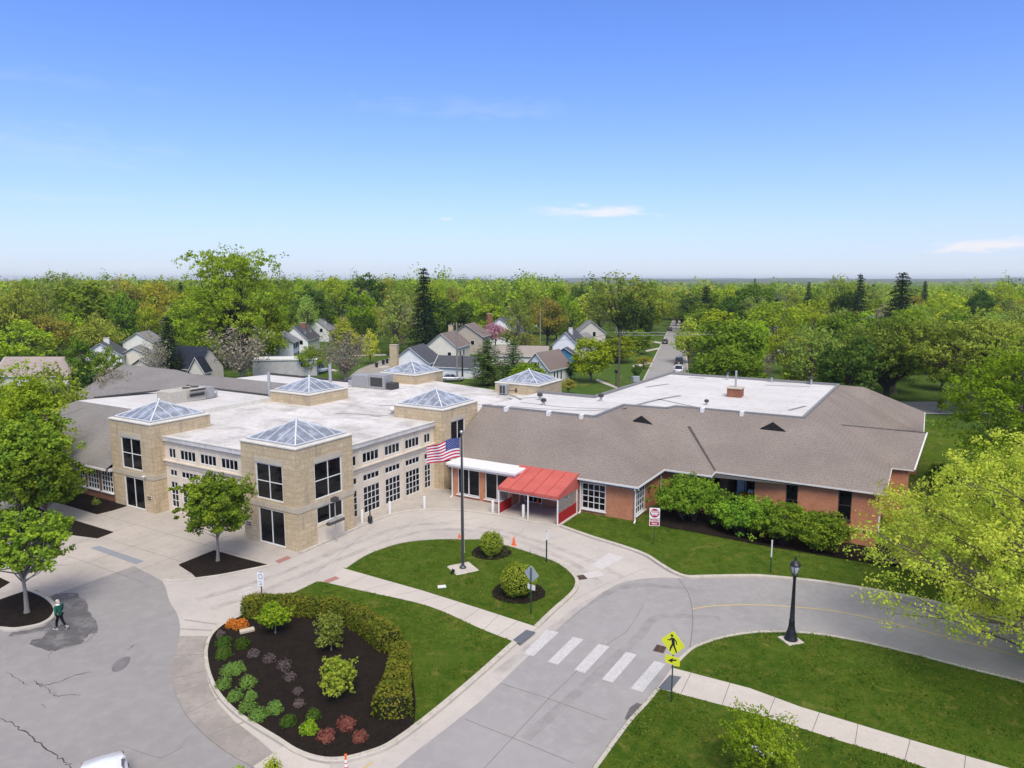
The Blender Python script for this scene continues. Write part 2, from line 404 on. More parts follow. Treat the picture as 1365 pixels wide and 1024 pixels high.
M['leaf_twig'] = leafmat('budding_twigs', (.155, .135, .095), (.215, .195, .120), trans=.15)
M['leaf_pink'] = leafmat('blossom_pink', (.40, .165, .18), (.52, .26, .27))
M['leaf_hedge'] = leafmat('leaf_hedge', (.062, .090, .011), (.150, .148, .020), trans=.25, var=.1)
M['leaf_box'] = leafmat('leaf_boxwood', (.115, .165, .014), (.205, .250, .030), trans=.25, var=.1)
M['leaf_orange'] = leafmat('leaf_orange', (.33, .12, .018), (.48, .19, .03), var=.1)
M['leaf_red'] = leafmat('leaf_maroon', (.135, .05, .035), (.22, .095, .06), var=.1)
M['leaf_mauve'] = leafmat('twigs_mauve', (.085, .066, .062), (.135, .105, .095), var=.1)
M['leaf_sedum'] = leafmat('leaf_sedum', (.085, .165, .030), (.150, .235, .050), var=.1)
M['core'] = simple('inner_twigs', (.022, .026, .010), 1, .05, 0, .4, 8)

g = N('tyre_marks'); f_ = g.ramp(g.noise(.9, 5, .65), .35, .8)
M['tracks'] = g.finish((.21, .19, .17), .95, .1)
b_ = [n for n in g.t.nodes if n.type == 'BSDF_PRINCIPLED'][0]; g.t.links.new(g.math('MULTIPLY', f_, .27), b_.inputs['Alpha'])
# ================================================================ GROUND
def base_z(x, y): return -.10 + dip(x, y) * 1.15
def lawn_z(x, y): return .11 + dip(x, y)
def bed_z(x, y): return .17 + dip(x, y)
mb = MB()
xs = [-9000, -3000, -900, -300, -120] + [-72 + 4 * i for i in range(41)] + [130, 300, 900, 3000, 9000]
ys = [-2500, -400, -60] + [4 + 4 * i for i in range(31)] + [170, 300, 600, 1200, 3000, 9500]
mb.add([(x, y, base_z(x, y)) for y in ys for x in xs], [(j * len(xs) + i, j * len(xs) + i + 1, (j + 1) * len(xs) + i + 1, (j + 1) * len(xs) + i) for j in range(len(ys) - 1) for i in range(len(xs) - 1)])
tag(mb.build('ground', M['grass_far']), kind='structure')
# far hills on the horizon
mb = MB(); rg = random.Random(5)
for dist, hmax, x0, x1 in ((3600, 17, 500, 3400), (5200, 29, 300, 5200), (7200, 36, -1500, 7200)):
    n = 70; pr = []
    for i in range(n + 1):
        x = x0 + (x1 - x0) * i / n
        pr.append((x, hmax * (.62 + .22 * math.sin(x / 610 + dist) + .16 * math.sin(x / 233 + 1.3 * dist)) * min(1, i / 6, (n - i) / 6)))
    V = []
    for x, h in pr: V += [(x, dist - 900, -2), (x, dist - 300, h * .7), (x, dist, h), (x, dist + 900, -2)]
    Fs = [(i * 4 + k, i * 4 + 4 + k, i * 4 + 5 + k, i * 4 + 1 + k) for i in range(n) for k in range(3)]
    mb.add(V, Fs, 0, True)
M['hill'] = layered('wooded_hill', (.065, .095, .035), [(.004, (.10, .125, .05), .45, .6), (.02, (.035, .055, .025), .5, .7), (.012, (.20, .20, .17), .69, .73)])
tag(mb.build('hills', M['hill']), kind='structure')

# --- lines picked off the photograph, all on the ground
K_isl1 = px([(418.8, 776.7), (372, 799), (322, 822), (295.7, 834), (280, 849), (273.7, 867.6), (274.5, 888), (281, 911.5), (292.7, 932), (313, 953), (342.6, 973.5), (369, 989.5), (392, 1005), (416, 1014), (439, 1018), (462.7, 1016.5), (489, 1009.7), (518, 999), (550.6, 977), (591.6, 944.5), (640, 903), (688, 859.5)])
C_isl1 = cr(K_isl1, 5)
walk_top1 = px([(458, 759), (562, 788.5), (640, 813), (717, 838)])          # flagpole lawn edge along the walk
walk_bot1 = px([(432, 778), (489, 791), (571, 810), (640, 840), (683, 857)])
K_isl2 = px([(717, 838), (740.7, 815), (764, 794), (771, 782), (769.5, 772), (758, 760), (737.7, 748), (688, 731), (644, 720.7), (622, 719.8), (600, 719.5), (575, 720), (534.4, 724.7), (490.5, 739), (458, 759)])
C_isl2 = cr(K_isl2, 5)
K_law3 = px([(746.5, 703), (787.5, 717.5), (825.6, 729.3), (857.9, 741), (878.4, 754), (896, 764.5), (915, 771), (940, 771), (1000, 770), (1023.6, 771), (1082, 776.7), (1141, 785.5), (1199.4, 795.8), (1290, 816), (1420, 850)])
C_law3 = cr(K_law3, 4)
K_law4 = px([(896, 890), (919, 867.6), (940, 858), (965, 850.5), (994, 845.6), (1023.6, 843.6), (1067.6, 844.7), (1111.5, 850), (1170, 861.7), (1228.7, 876.4), (1296, 894), (1365, 911.5), (1480, 945)])
C_law4 = cr(K_law4, 4)
walk_top4 = px([(896, 892.5), (1000, 920), (1067.6, 945), (1170, 976), (1258, 1002), (1316.6, 1018.5), (1480, 1065)])
walk_bot4 = px([(875.5, 919.8), (1000, 952.6), (1053, 968.7), (1120, 990.7), (1185, 1009.7), (1226, 1024), (1420, 1090)])
K_law5 = px([(875.5, 920), (858, 941), (834.4, 967), (793.4, 1023), (745, 1090), (690, 1170)])
K_plz = px([(401, 739), (437, 722.5), (473, 706.6), (499, 695.5), (528.6, 685.5), (563.7, 681), (610.6, 681.5), (657.5, 687), (700, 695.5), (746.5, 703)])
C_plz = cr(K_plz, 5)
K_lot = px([(178.8, 754.8), (194, 763), (217, 776), (226, 802), (236, 818), (240, 838), (237, 860), (231.5, 878), (229, 900), (234.4, 926), (249, 954), (272.5, 980), (304.8, 1005), (340, 1026), (420, 1085), (500, 1150)])
C_lot = cr(K_lot, 4)
W2 = lambda a, b: W(a, b).to_2d()

# --- concrete drive
drive = [W2(-75, .5), W2(-6, .5), W2(-.4, .2), W2(-.4, 18), W2(8, 18.1), W2(14, 18.1)] + C_law3 + [Vector((62, 20)), Vector((60, 4)), Vector((-80, 4))]
tag(sheet('driveway', drive, 0.0, M['concrete']), kind='structure')
# --- parking lot and side road (asphalt laid on it)
lot = C_lot + [Vector((-10, 4)), Vector((-80, 4)), Vector((-80, 52)), at(-60, 838).to_2d(), at(0, 818).to_2d(), at(69, 794).to_2d()]
sheet('parking_lot', lot, .006, M['asphalt'])
i0 = 0
rj = px([(904, 771), (917, 790), (922.5, 812), (923, 835), (919, 867)])
road = cr(px([(904, 770.5), (940, 771), (1000, 770), (1023.6, 771), (1082, 776.7), (1141, 785.5), (1199.4, 795.8), (1290, 816), (1420, 850)]), 4) + [Vector((60, 24)), Vector((40, 20))] + list(reversed(cr(px([(919, 867.6), (940, 858), (965, 850.5), (994, 845.6), (1023.6, 843.6), (1067.6, 844.7), (1111.5, 850), (1170, 861.7), (1228.7, 876.4), (1296, 894), (1365, 911.5), (1480, 945)]), 4))) + list(reversed(rj))
sheet('side_road', road, .006, M['road'])
# grey asphalt-like wearing course on the lower drive
low = px([(905, 771), (917, 790), (922.5, 812), (923, 835), (919, 867), (897, 888), (874, 920)]) + px([(834, 965), (793.4, 1021), (740, 1090)]) + px([(470, 1090), (520, 1030), (640, 935), (725, 855), (790, 800), (835, 775)])
M['drive_grey'] = layered('worn_grey_concrete', (.325, .308, .295), [(.2, (.29, .275, .264), .35, .65), (1.5, (.35, .333, .32), .45, .75), (.6, (.265, .252, .242), .62, .8, (1, .3, 1)), (30, (.29, .28, .27), .55, .9)], bump=(50, .2, .01))
sheet('drive_wearing_course', cr(low, 3, True), .004, M['drive_grey'])
# --- plaza in front of the left face, flush with the drive
plz = [W2(-75, 1.4), W2(-6.2, 1.6), W2(-6.0, .35), W2(-.5, .35), at(401, 740).to_2d(), at(359, 756).to_2d(), at(263.7, 772.5).to_2d(), at(217, 775.5).to_2d(), at(194, 762.5).to_2d(), at(178.8, 754.8).to_2d(), at(69, 794).to_2d(), at(0, 818).to_2d(), at(-120, 860).to_2d(), Vector((-80, 56))]
sheet('plaza', plz, .010, M['plaza'])
# raised pavement along the right face and under the canopy
side = C_plz + [W2(14.1, 18.5), W2(8, 18.5), W2(2.2, 18.4), W2(-1.0, 18.4), W2(-1.0, 6), W2(-.2, 6), W2(-.2, 0)]
sheet('pavement', side, .115, M['plaza'], skirt=.2)
# stained walkway curving round the planted island, raised a little above the lot
wk = list(C_lot[22:]) + [at(452, 1090).to_2d()] + px([(430, 1062), (400, 1037), (372, 1012), (345, 987), (312, 962), (290, 938), (278, 914), (272, 890), (271, 868), (277, 849)])
sheet('island_walkway', wk, .05, M['stained'], skirt=.1)
cw = px([(304, 1037), (384, 992), (440, 1019), (470, 1100), (400, 1110)])
sheet('corner_walk', px([(338, 1023), (378, 996), (412, 1015), (440, 1021), (452, 1088), (400, 1100)]), .055, M['walk'])
# --- lawns
law1 = C_isl1 + list(reversed(cr(walk_bot1, 4)))
sheet('island_lawn', law1, .11, M['grass'], skirt=.2)
law2 = cr(walk_top1, 4) + C_isl2
sheet('flagpole_lawn', law2, .11, M['grass'], skirt=.2)
wk2 = px([(432, 778), (458, 759), (562, 788.5), (640, 813), (717, 838), (688, 859.5), (683, 857), (640, 840), (571, 810), (489, 791)])
sheet('island_walk', wk2, .085, M['walk'], skirt=.2)
law3 = C_law3 + [Vector((62, 40)), W2(75, 52), W2(70, 75), W2(40, 75), W2(37, 70), W2(36.4, 27), W2(24, 27), W2(24, 25.2), W2(19, 25.2), W2(19, 18.8), W2(14.2, 18.8)]
sheet('wing_lawn', law3, lawn_z, M['grass'], step=1.3)
law4 = C_law4 + list(reversed(walk_top4))
sheet('roadside_lawn', law4, .11, M['grass'], skirt=.2)
sheet('front_walk', walk_top4 + list(reversed(walk_bot4)), .10, M['walk'], skirt=.2)
law5 = cr(K_law5, 4) + [Vector((6, 4)), Vector((62, 4)), Vector((62, 12))] + list(reversed(walk_bot4))
sheet('front_lawn', law5, .11, M['grass'], skirt=.2)
# --- planting beds
hedge_line = cr(px([(322, 822), (352, 818), (400, 815), (440, 818), (480, 832), (510, 850), (530, 868), (537, 890), (535, 925), (524, 955)]), 5)
bed1 = px([(318, 826), (298, 836), (283.5, 850), (277.5, 868), (278.5, 888), (285, 910), (296.5, 930), (317, 951), (346, 970.5), (372.5, 986.5), (395, 1001), (418, 1010), (439, 1013.5), (462, 1012), (487, 1005.5), (514, 995.5), (546, 974)])
bed1 = cr(bed1, 4) + cr(px([(552, 968), (554, 940), (550, 905), (546, 875), (535, 858), (512, 836), (480, 819), (440, 806), (400, 803), (350, 806)]), 4)
sheet('island_bed', bed1, .165, M['mulch'], skirt=.1)
sheet('tree_bed', px([(238.8, 754), (262, 744.5), (285.7, 735), (320, 745), (359, 755), (330, 761), (295, 768), (263, 772), (256, 765)]), .10, M['mulch'], skirt=.1)
sheet('long_bed', px([(-130, 735), (-60, 706), (0, 683), (40, 670), (64, 684), (105, 696), (151, 710), (130, 718), (75, 711), (40, 712), (0, 725), (-60, 750)]), .06, M['mulch'], skirt=.08)
sheet('tower_bed', px([(86, 673), (106, 679), (129, 686), (150, 681), (169, 675), (157, 668), (152, 660), (122, 655), (105, 660)]), .06, M['mulch'], skirt=.08)
sheet('wing_grass', px([(-60, 690), (-10, 672), (30, 660), (86, 673), (105, 660), (122, 655), (100, 646), (60, 640), (-60, 665)]), .05, M['grass'], skirt=.08)
bed4c = px([(-60, 830), (-30, 812), (0, 801.5), (41, 788.5), (58, 795), (70, 803), (77, 814), (72, 825), (60, 833), (44, 838), (18, 842), (0, 841), (-30, 838)])
sheet('lot_bed', cr(bed4c, 3, True), .12, M['mulch'], skirt=.2)
sheet('corner_bed', px([(-60, 800), (0, 771), (13, 777), (0, 785), (-50, 806)]), .06, M['mulch'], skirt=.08)
bed5 = [W2(20.0, 19.6), W2(20.6, 18.9), W2(22, 18.6), W2(25, 18.9), W2(28, 19.2), W2(31, 19.6), W2(34, 20.2), W2(37.5, 21), W2(39, 24), W2(39, 26.9), W2(23.2, 26.9), W2(23.2, 25), W2(20, 24.2)]
sheet('wing_bed', cr(bed5[:8], 3) + bed5[8:], bed_z, M['mulch'], step=1.1)
for u, v, r in ((655, 738, 1.5), (691, 791, 1.75)):
    c = at(u, v)
    sheet('shrub_ring', [Vector((c.x + r * math.cos(k * .45) * (1 + .06 * math.sin(5 * k)), c.y + r * math.sin(k * .45))) for k in range(14)], .14, M['mulch'], skirt=.05)
# --- kerbs (one object for each run)
def kerbobj(pts, **kw):
    mb = MB(); kerb(mb, pts, **kw); tag(mb.build('kerb', M['kerb']), kind='structure')
kerbobj(C_isl1, side=1, w=.28, z1=.16)
kerbobj(C_isl2, side=1, w=.26, z1=.16)
kerbobj(C_law3, side=1, w=.26, z1=.16)
kerbobj(C_law4, side=-1, w=.2, z1=.15)
kerbobj(cr(K_law5, 4), side=1, w=.2, z1=.15)
kerbobj(C_plz, side=1, w=.2, z1=.145)
kerbobj(cr(px([(359.5, 755.2), (330, 761.3), (295, 768.3), (263, 772.7), (235, 775.5), (217, 775)]), 4), side=-1, w=.16, z1=.12)
kerbobj(cr(px([(41, 788), (58, 795), (70, 803), (77, 814), (72, 825), (60, 833), (44, 838), (18, 842), (0, 841), (-30, 838), (-60, 830)]), 4), side=-1, w=.24, z1=.16)
# --- paint and joints
mb = MB()
for q in ([(437, 395), (495, 405), (378, 515), (330, 505)], [(560, 427), (608, 437), (490, 553), (443, 540)], [(675, 458), (727, 470), (612, 592), (565, 577)], [(800, 495), (850, 507), (740, 635), (690, 620)], [(930, 535), (980, 550), (875, 678), (820, 662)]):
    o = MB(); o.poly([at(600 + x / 3.4125, 724 + y / 3.4125, .013) for x, y in q][::-1])
    tag(o.build('crosswalk_bar', M['line_white']), kind='structure')
mb = MB()
ribbon(mb, cr(px([(923, 812), (950, 808), (990, 806.5), (1020, 807), (1060, 809.5), (1110, 814.5), (1165, 825), (1205, 835), (1245, 845), (1310, 862), (1400, 888)]), 4), .11, .012)
tag(mb.build('centre_line', M['line_yellow']), kind='structure')
mb = MB(); ribbon(mb, px([(497, 1016), (485, 1024), (460, 1045)]), .10, .013); tag(mb.build('yellow_line', M['line_yellow']), kind='structure')
mb = MB()
ribbon(mb, px([(795, 757), (822, 740)]), [1.0, 1.3], .007); ribbon(mb, px([(780, 768), (802, 764)]), [.9, .9], .0085)
M['light_concrete'] = layered('fresh_concrete', (.56, .53, .50), [(3, (.48, .45, .42), .4, .75)])
tag(mb.build('concrete_repair', M['light_concrete']), kind='structure')
mb = MB()
for k, l in enumerate(([(262, 800), (330, 780), (400, 755), (480, 722), (540, 702), (600, 698), (660, 706), (720, 722), (780, 745), (830, 770)], [(280, 812), (340, 792), (420, 760), (500, 727), (560, 709), (610, 706), (660, 713), (715, 730), (765, 752), (800, 778)], [(660, 900), (720, 852), (790, 800), (850, 780), (930, 788)], [(700, 985), (790, 905), (850, 850), (880, 822), (960, 825)])):
    ribbon(mb, cr(px(l), 5), .55, .0062 + .0004 * k)
tag(mb.build('tyre_tracks', M['tracks']), kind='structure')
mb = MB()                                   # worn arrow near the hedge
ribbon(mb, px([(318, 793), (335, 788)]), .22, .006); ribbon(mb, px([(340, 787), (350, 783.5)]), .25, .006); ribbon(mb, px([(322, 787), (336, 783)]), .3, .006)
tag(mb.build('worn_arrow', M['line_white']), kind='structure')
mb = MB()
def z6(l): return px([(600 + x / 3.4125, 724 + y / 3.4125) for x, y in l])
for l in ([(225, 638), (440, 705), (715, 806)], [(70, 803), (280, 885), (565, 1003)], [(150, 1030), (280, 890), (450, 705), (600, 560), (730, 450), (800, 405), (840, 350), (880, 280)]):
    ribbon(mb, z6(l), .028, .0105)
ribbon(mb, cr(rj, 4), .05, .0105)
for l in ([(660, 695), (610, 717)], [(700, 704), (676, 727)], [(740, 716), (705, 733)], [(800, 742), (752, 757)], [(640, 690), (585, 697)], [(560, 690), (510, 722)], [(500, 700), (420, 765)], [(585, 688), (480, 716), (380, 762), (300, 790)], [(862, 757), (805, 780), (765, 800)]):
    ribbon(mb, px(l), .02, .005)
tag(mb.build('joint_lines', M['joint']), kind='structure')
mb = MB()
for l in ([(240, 838), (282, 840)], [(232, 874), (276, 872)], [(229, 905), (279, 893)], [(234, 925), (285, 908)], [(248, 952), (305, 923)], [(276, 981), (336, 958)], [(340, 1024), (378, 996)], [(246, 826), (290, 832)]):
    ribbon(mb, px(l, .05), .03, .0535)
tag(mb.build('walkway_joints', M['joint']), kind='structure')
mb = MB()
def near_pt(p, L):
    best = None
    for a, b in zip(L, L[1:]):
        t = max(0, min(1, (p - a).dot(b - a) / (b - a).length_squared)); q = a.lerp(b, t)
        if best is None or (q - p).length < (best - p).length: best = q
    return best
if True:
    def lerp(L, t):
        s = t * (len(L) - 1); k = min(int(s), len(L) - 2); return L[k].lerp(L[k + 1], s - k)
    for a, b in zip(walk_top4, walk_top4[1:]):
        k = max(1, round((b - a).length / 1.75))
        for i in range(k):
            p = a.lerp(b, (i + .5) / k); ribbon(mb, [p, near_pt(p, walk_bot4)], .03, .1035)
for i in range(1, 9):
    t = i / 9; ribbon(mb, [lerp(walk_top1, t), lerp(walk_bot1, t)], .025, .0885)
tag(mb.build('walk_joints', M['joint']), kind='structure')
# plaza joints
mb = MB()
for b in (-2.5, -5.5, -9): ribbon(mb, [W2(-34, b), W2(-5 if b < -4 else -1.5, b)], .03, .0135)
for a in (-30, -25.5, -21, -16.5, -12, -7.5): ribbon(mb, [W2(a, -.2), W2(a + .4, -9)], .03, .0135)
tag(mb.build('plaza_joints', M['joint']), kind='structure')
def z7(l): return px([(x / 3.4125, 724 + y / 3.4125) for x, y in l])
mb = MB(); rg = random.Random(3)
def crack(l, w):
    P = cr(z7(l), 5); n = len(P)
    P = [p + Vector((rg.uniform(-.09, .09), rg.uniform(-.08, .08))) for p in P]; w *= .55
    ribbon(mb, P, [w * (.45 + .8 * rg.random()) * (1 if 2 < i < n - 3 else .4) for i in range(n)], .0105)
crack([(-60, 780), (0, 800), (70, 830), (120, 870), (180, 910), (240, 965), (290, 995), (330, 1024), (400, 1090)], .11)
crack([(30, 585), (60, 605), (100, 630), (130, 650)], .06); crack([(155, 625), (190, 645), (240, 640), (330, 610), (420, 582)], .10)
crack([(205, 650), (235, 675), (262, 697), (310, 690), (370, 693)], .08); crack([(160, 632), (200, 655)], .16)
crack([(215, 530), (245, 490), (300, 478), (380, 455), (425, 420), (415, 395)], .06); crack([(580, 490), (600, 470), (625, 460)], .08)
crack([(190, 735), (205, 745)], .1); crack([(45, 720), (75, 690)], .04); crack([(510, 905), (740, 975), (860, 880)], .03)
tag(mb.build('asphalt_cracks', M['crack']), kind='structure')
def jit(P, n, closed, a):
    r2 = random.Random(21); return [p + Vector((r2.uniform(-a, a), r2.uniform(-a, a))) for p in cr(P, n, closed)]
def blob(cu, cv, ru, rv, sd, n=26):
    r2 = random.Random(sd); o = []
    for k in range(n):
        t = 2 * math.pi * k / n; j = 1 + r2.uniform(-.16, .16); o.append((cu + ru * j * math.cos(t), cv + rv * j * math.sin(t)))
    return px(o)
sheet('damp_patch', jit(px([(69, 795), (80, 791.5), (96, 790), (110, 797), (117, 806), (122, 822), (131, 842), (118, 846), (108, 858), (92, 862), (70, 868), (48, 864), (40, 856), (60, 848), (58, 842), (30, 846), (12, 848), (18, 843), (44, 838.5), (60, 833.5), (72, 825.5), (77.5, 814), (71, 803)]), 4, True, .10), .0095, M['patch'])
sheet('damp_patch', cr(blob(126, 821, 10, 6, 4), 1, True), .0092, M['asphalt'])
sheet('oil_stain', cr(z7([(510, 560), (540, 530), (575, 517), (592, 520), (588, 545), (565, 572), (535, 586), (512, 585)]), 3, True), .0095, layered('oil_stain', (.20, .188, .186), [(2, (.16, .15, .15), .4, .6)]))
# tactile plates and inlays
for nm, q, m, z in (('tactile_plate', [(683.5, 853), (701.5, 839.5), (714.3, 842.7), (693.8, 859.4)], 'pad_grey', .092), ('tactile_plate', [(876.9, 917.4), (893, 899.8), (908.3, 902.2), (894, 921)], 'pad_grey', .108),
                    ('slate_inlay', [(120, 730.5), (132, 727.6), (192, 748), (181.7, 752.5)], 'pad_blue', .0135), ('red_plate', [(366, 748), (383.5, 741), (388.5, 743.8), (372, 751)], 'pad_red', .0135), ('red_plate', [(431, 774.5), (447, 768), (453, 771), (437, 777.5)], 'pad_red', .089)):
    o = MB(); o.poly([at(u, v, z) for u, v in q][::-1]); tag(o.build(nm, M[m]), kind='structure')
# drain grates in the drive
def grate(q, label, n=7):
    P = [at(u, v, .014) for u, v in q]
    c = sum(P, Vector()) / 4; mb = MB()
    P = [p - c for p in P]
    mb.poly([p - Vector((0, 0, .006)) for p in P], 1)
    for i in range(n + 1):
        t = i / n; mb.bar(P[0].lerp(P[1], t), P[3].lerp(P[2], t), .045, .02)
    for i in (0, .5, 1): mb.bar(P[0].lerp(P[3], i), P[1].lerp(P[2], i), .05, .022)
    o = mb.build('drain_grate', [M['iron'], M['dark']]); o.location = c
    return tag(o, label, 'drain grate')
grate([(767, 768), (777.5, 766.5), (782.5, 771.5), (771, 773)], 'rusty drain grate in the drive beside the flagpole lawn')
grate([(871, 867.5), (876, 859.5), (888, 863), (884, 870.5)], 'dark drain grate in the road beside the yellow pedestrian sign')
mb = MB(); ribbon(mb, px([(836, 960), (846, 946), (852, 938)]), [.25, .5, .25], .013)
tag(mb.build('gutter_stain', M['patch']), kind='structure')
# neighbourhood street, lane and the road to the right
A0, A1 = at(855, 512), at(919, 512); B0, B1 = at(899, 423), at(909.5, 423)
d = (B0 - A0).normalized(); d2 = (B1 - A1).normalized()
sheet('street', [A0.to_2d() - d.to_2d() * 14, A1.to_2d() - d2.to_2d() * 14, A1.to_2d(), B1.to_2d(), B0.to_2d(), A0.to_2d()], -.06, M['road'])
mb = MB()
for s0, s1 in ((A0, B0), (A1, B1)): ribbon(mb, [s0.to_2d(), s1.to_2d()], .3, -.045)
tag(mb.build('street_kerb', M['kerb']), kind='structure')
mb = MB()
for q in ([(843, 487), (868, 481), (870, 484), (845, 490.5)], [(860, 453), (884, 456.5), (883, 458.5), (858, 455)], [(860, 467), (880, 463), (881, 465), (862, 469)], [(796, 505), (826, 517), (824, 519), (794, 507.5)]):
    mb.poly([at(u, v, -.055) for u, v in q][::-1])
tag(mb.build('house_paths', M['walk']), kind='structure')
sheet('lane', px([(452, 512), (500, 512), (520, 495), (552, 478), (549, 472.5), (528, 474), (505, 481), (478, 492)]), -.06, M['stained'])
mb = MB()
for q in ([(388, 490), (450, 492.5), (450, 495), (388, 493)], [(500, 489), (524, 487.5), (524, 489), (500, 491)], [(470, 473), (515, 472), (515, 474), (470, 475)], [(487, 499), (520, 497), (520, 499.5), (485, 502)]):
    mb.poly([at(u, v, -.05) for u, v in q][::-1])
tag(mb.build('lane_walks', M['walk']), kind='structure')
P = [at(1195, 551), at(1420, 551), at(1420, 535), at(1195, 535)]
sheet('far_road', [p.to_2d() for p in P], -.06, M['road'])
mb = MB()
for v in (551, 543.5): ribbon(mb, px([(1195, v), (1420, v)]), .45 if v > 550 else .14, -.045)
tag(mb.build('far_road_lines', M['line_white']), kind='structure')
# ================================================================ BUILDINGS (local frame: x = a along the front, y = b to the back)
def wall(mb, org, dr, nr, L, z0, z1, ops, depth=.14, m=0, mr=None):
    """Wall face from org along dr (unit), outward normal nr, with real openings (x0,x1,z0,z1) and their reveals."""
    org, dr, nr = Vector(org), Vector(dr), Vector(nr); mr = m if mr is None else mr
    X = sorted({0.0, L} | {x for o in ops for x in o[:2]}); Z = sorted({z0, z1} | {z for o in ops for z in o[2:4]})
    P = lambda x, z, d=0: org + dr * x + Vector((0, 0, z)) - nr * d
    flip = dr.cross(Vector((0, 0, 1))).dot(nr) < 0
    def q(a, b, c, d, mm): mb.quad(*((d, c, b, a) if flip else (a, b, c, d)), mm)
    for i in range(len(X) - 1):
        for j in range(len(Z) - 1):
            xm, zm = (X[i] + X[i + 1]) / 2, (Z[j] + Z[j + 1]) / 2
            if any(o[0] < xm < o[1] and o[2] < zm < o[3] for o in ops): continue
            q(P(X[i], Z[j]), P(X[i + 1], Z[j]), P(X[i + 1], Z[j + 1]), P(X[i], Z[j + 1]), m)
    for x0, x1, a, b in [o[:4] for o in ops]:
        q(P(x0, a), P(x0, a, depth), P(x0, b, depth), P(x0, b), mr); q(P(x1, a, depth), P(x1, a), P(x1, b), P(x1, b, depth), mr)
        q(P(x0, a), P(x1, a), P(x1, a, depth), P(x0, a, depth), mr); q(P(x0, b, depth), P(x1, b, depth), P(x1, b), P(x0, b), mr)
def window(parent, org, dr, nr, op, nx, nz, name='window', fw=.07, mw=.045, depth=.1, glass='glass', frame='white', zsplit=None, sill=False, label=None):
    """Frame with its bars as one mesh, the pane behind it as its child."""
    org, dr, nr = Vector(org), Vector(dr), Vector(nr); x0, x1, z0, z1 = op[:4]
    B = org + dr * x0 - nr * depth + Vector((0, 0, z0)); w, h = x1 - x0, z1 - z0
    P = lambda x, z, d=0: B + dr * x + Vector((0, 0, z)) + nr * d
    mb = MB()
    e = .004
    for p, q in ((P(e, fw / 2, .03), P(w - e, fw / 2, .03)), (P(e, h - fw / 2, .03), P(w - e, h - fw / 2, .03))): mb.bar(p, q, .07, fw - e, up=(0, 0, 1))
    for p, q in ((P(fw / 2 + e, fw, .03), P(fw / 2 + e, h - fw, .03)), (P(w - fw / 2 - e, fw, .03), P(w - fw / 2 - e, h - fw, .03))): mb.bar(p, q, fw, .066, up=nr)
    for i in range(1, nx):
        x = fw + (w - 2 * fw) * i / nx; mb.bar(P(x, fw, .026), P(x, h - fw, .026), mw, .05, up=nr)
    zz = [fw + (h - 2 * fw) * j / nz for j in range(1, nz)] if zsplit is None else zsplit
    for z in zz: mb.bar(P(fw, z, .024), P(w - fw, z, .024), .045, mw)
    if sill:
        s = P(w / 2, -.04, .06 + depth * .5); mb.bar(s - dr * (w / 2 + .06), s + dr * (w / 2 + .06), .16 + depth, .08)
    o = mb.build(name, M[frame], parent)
    if label: o['label'] = label
    g = MB(); g.quad(P(.01, .01), P(w - .01, .01), P(w - .01, h - .01), P(.01, h - .01))
    if dr.cross(Vector((0, 0, 1))).dot(nr) < 0: g.f = [f[::-1] for f in g.f]
    g.build('pane', M[glass], o)
    return o
def building(name, label):
    return thing(name, label, 'building', BO, BA)
EX, EY = Vector((1, 0, 0)), Vector((0, 1, 0))
HALL = building('stone_hall', 'tan stone hall with six square corner towers, glass pyramids and a flat pale roof')
TZ, RZ = 7.85, 6.6
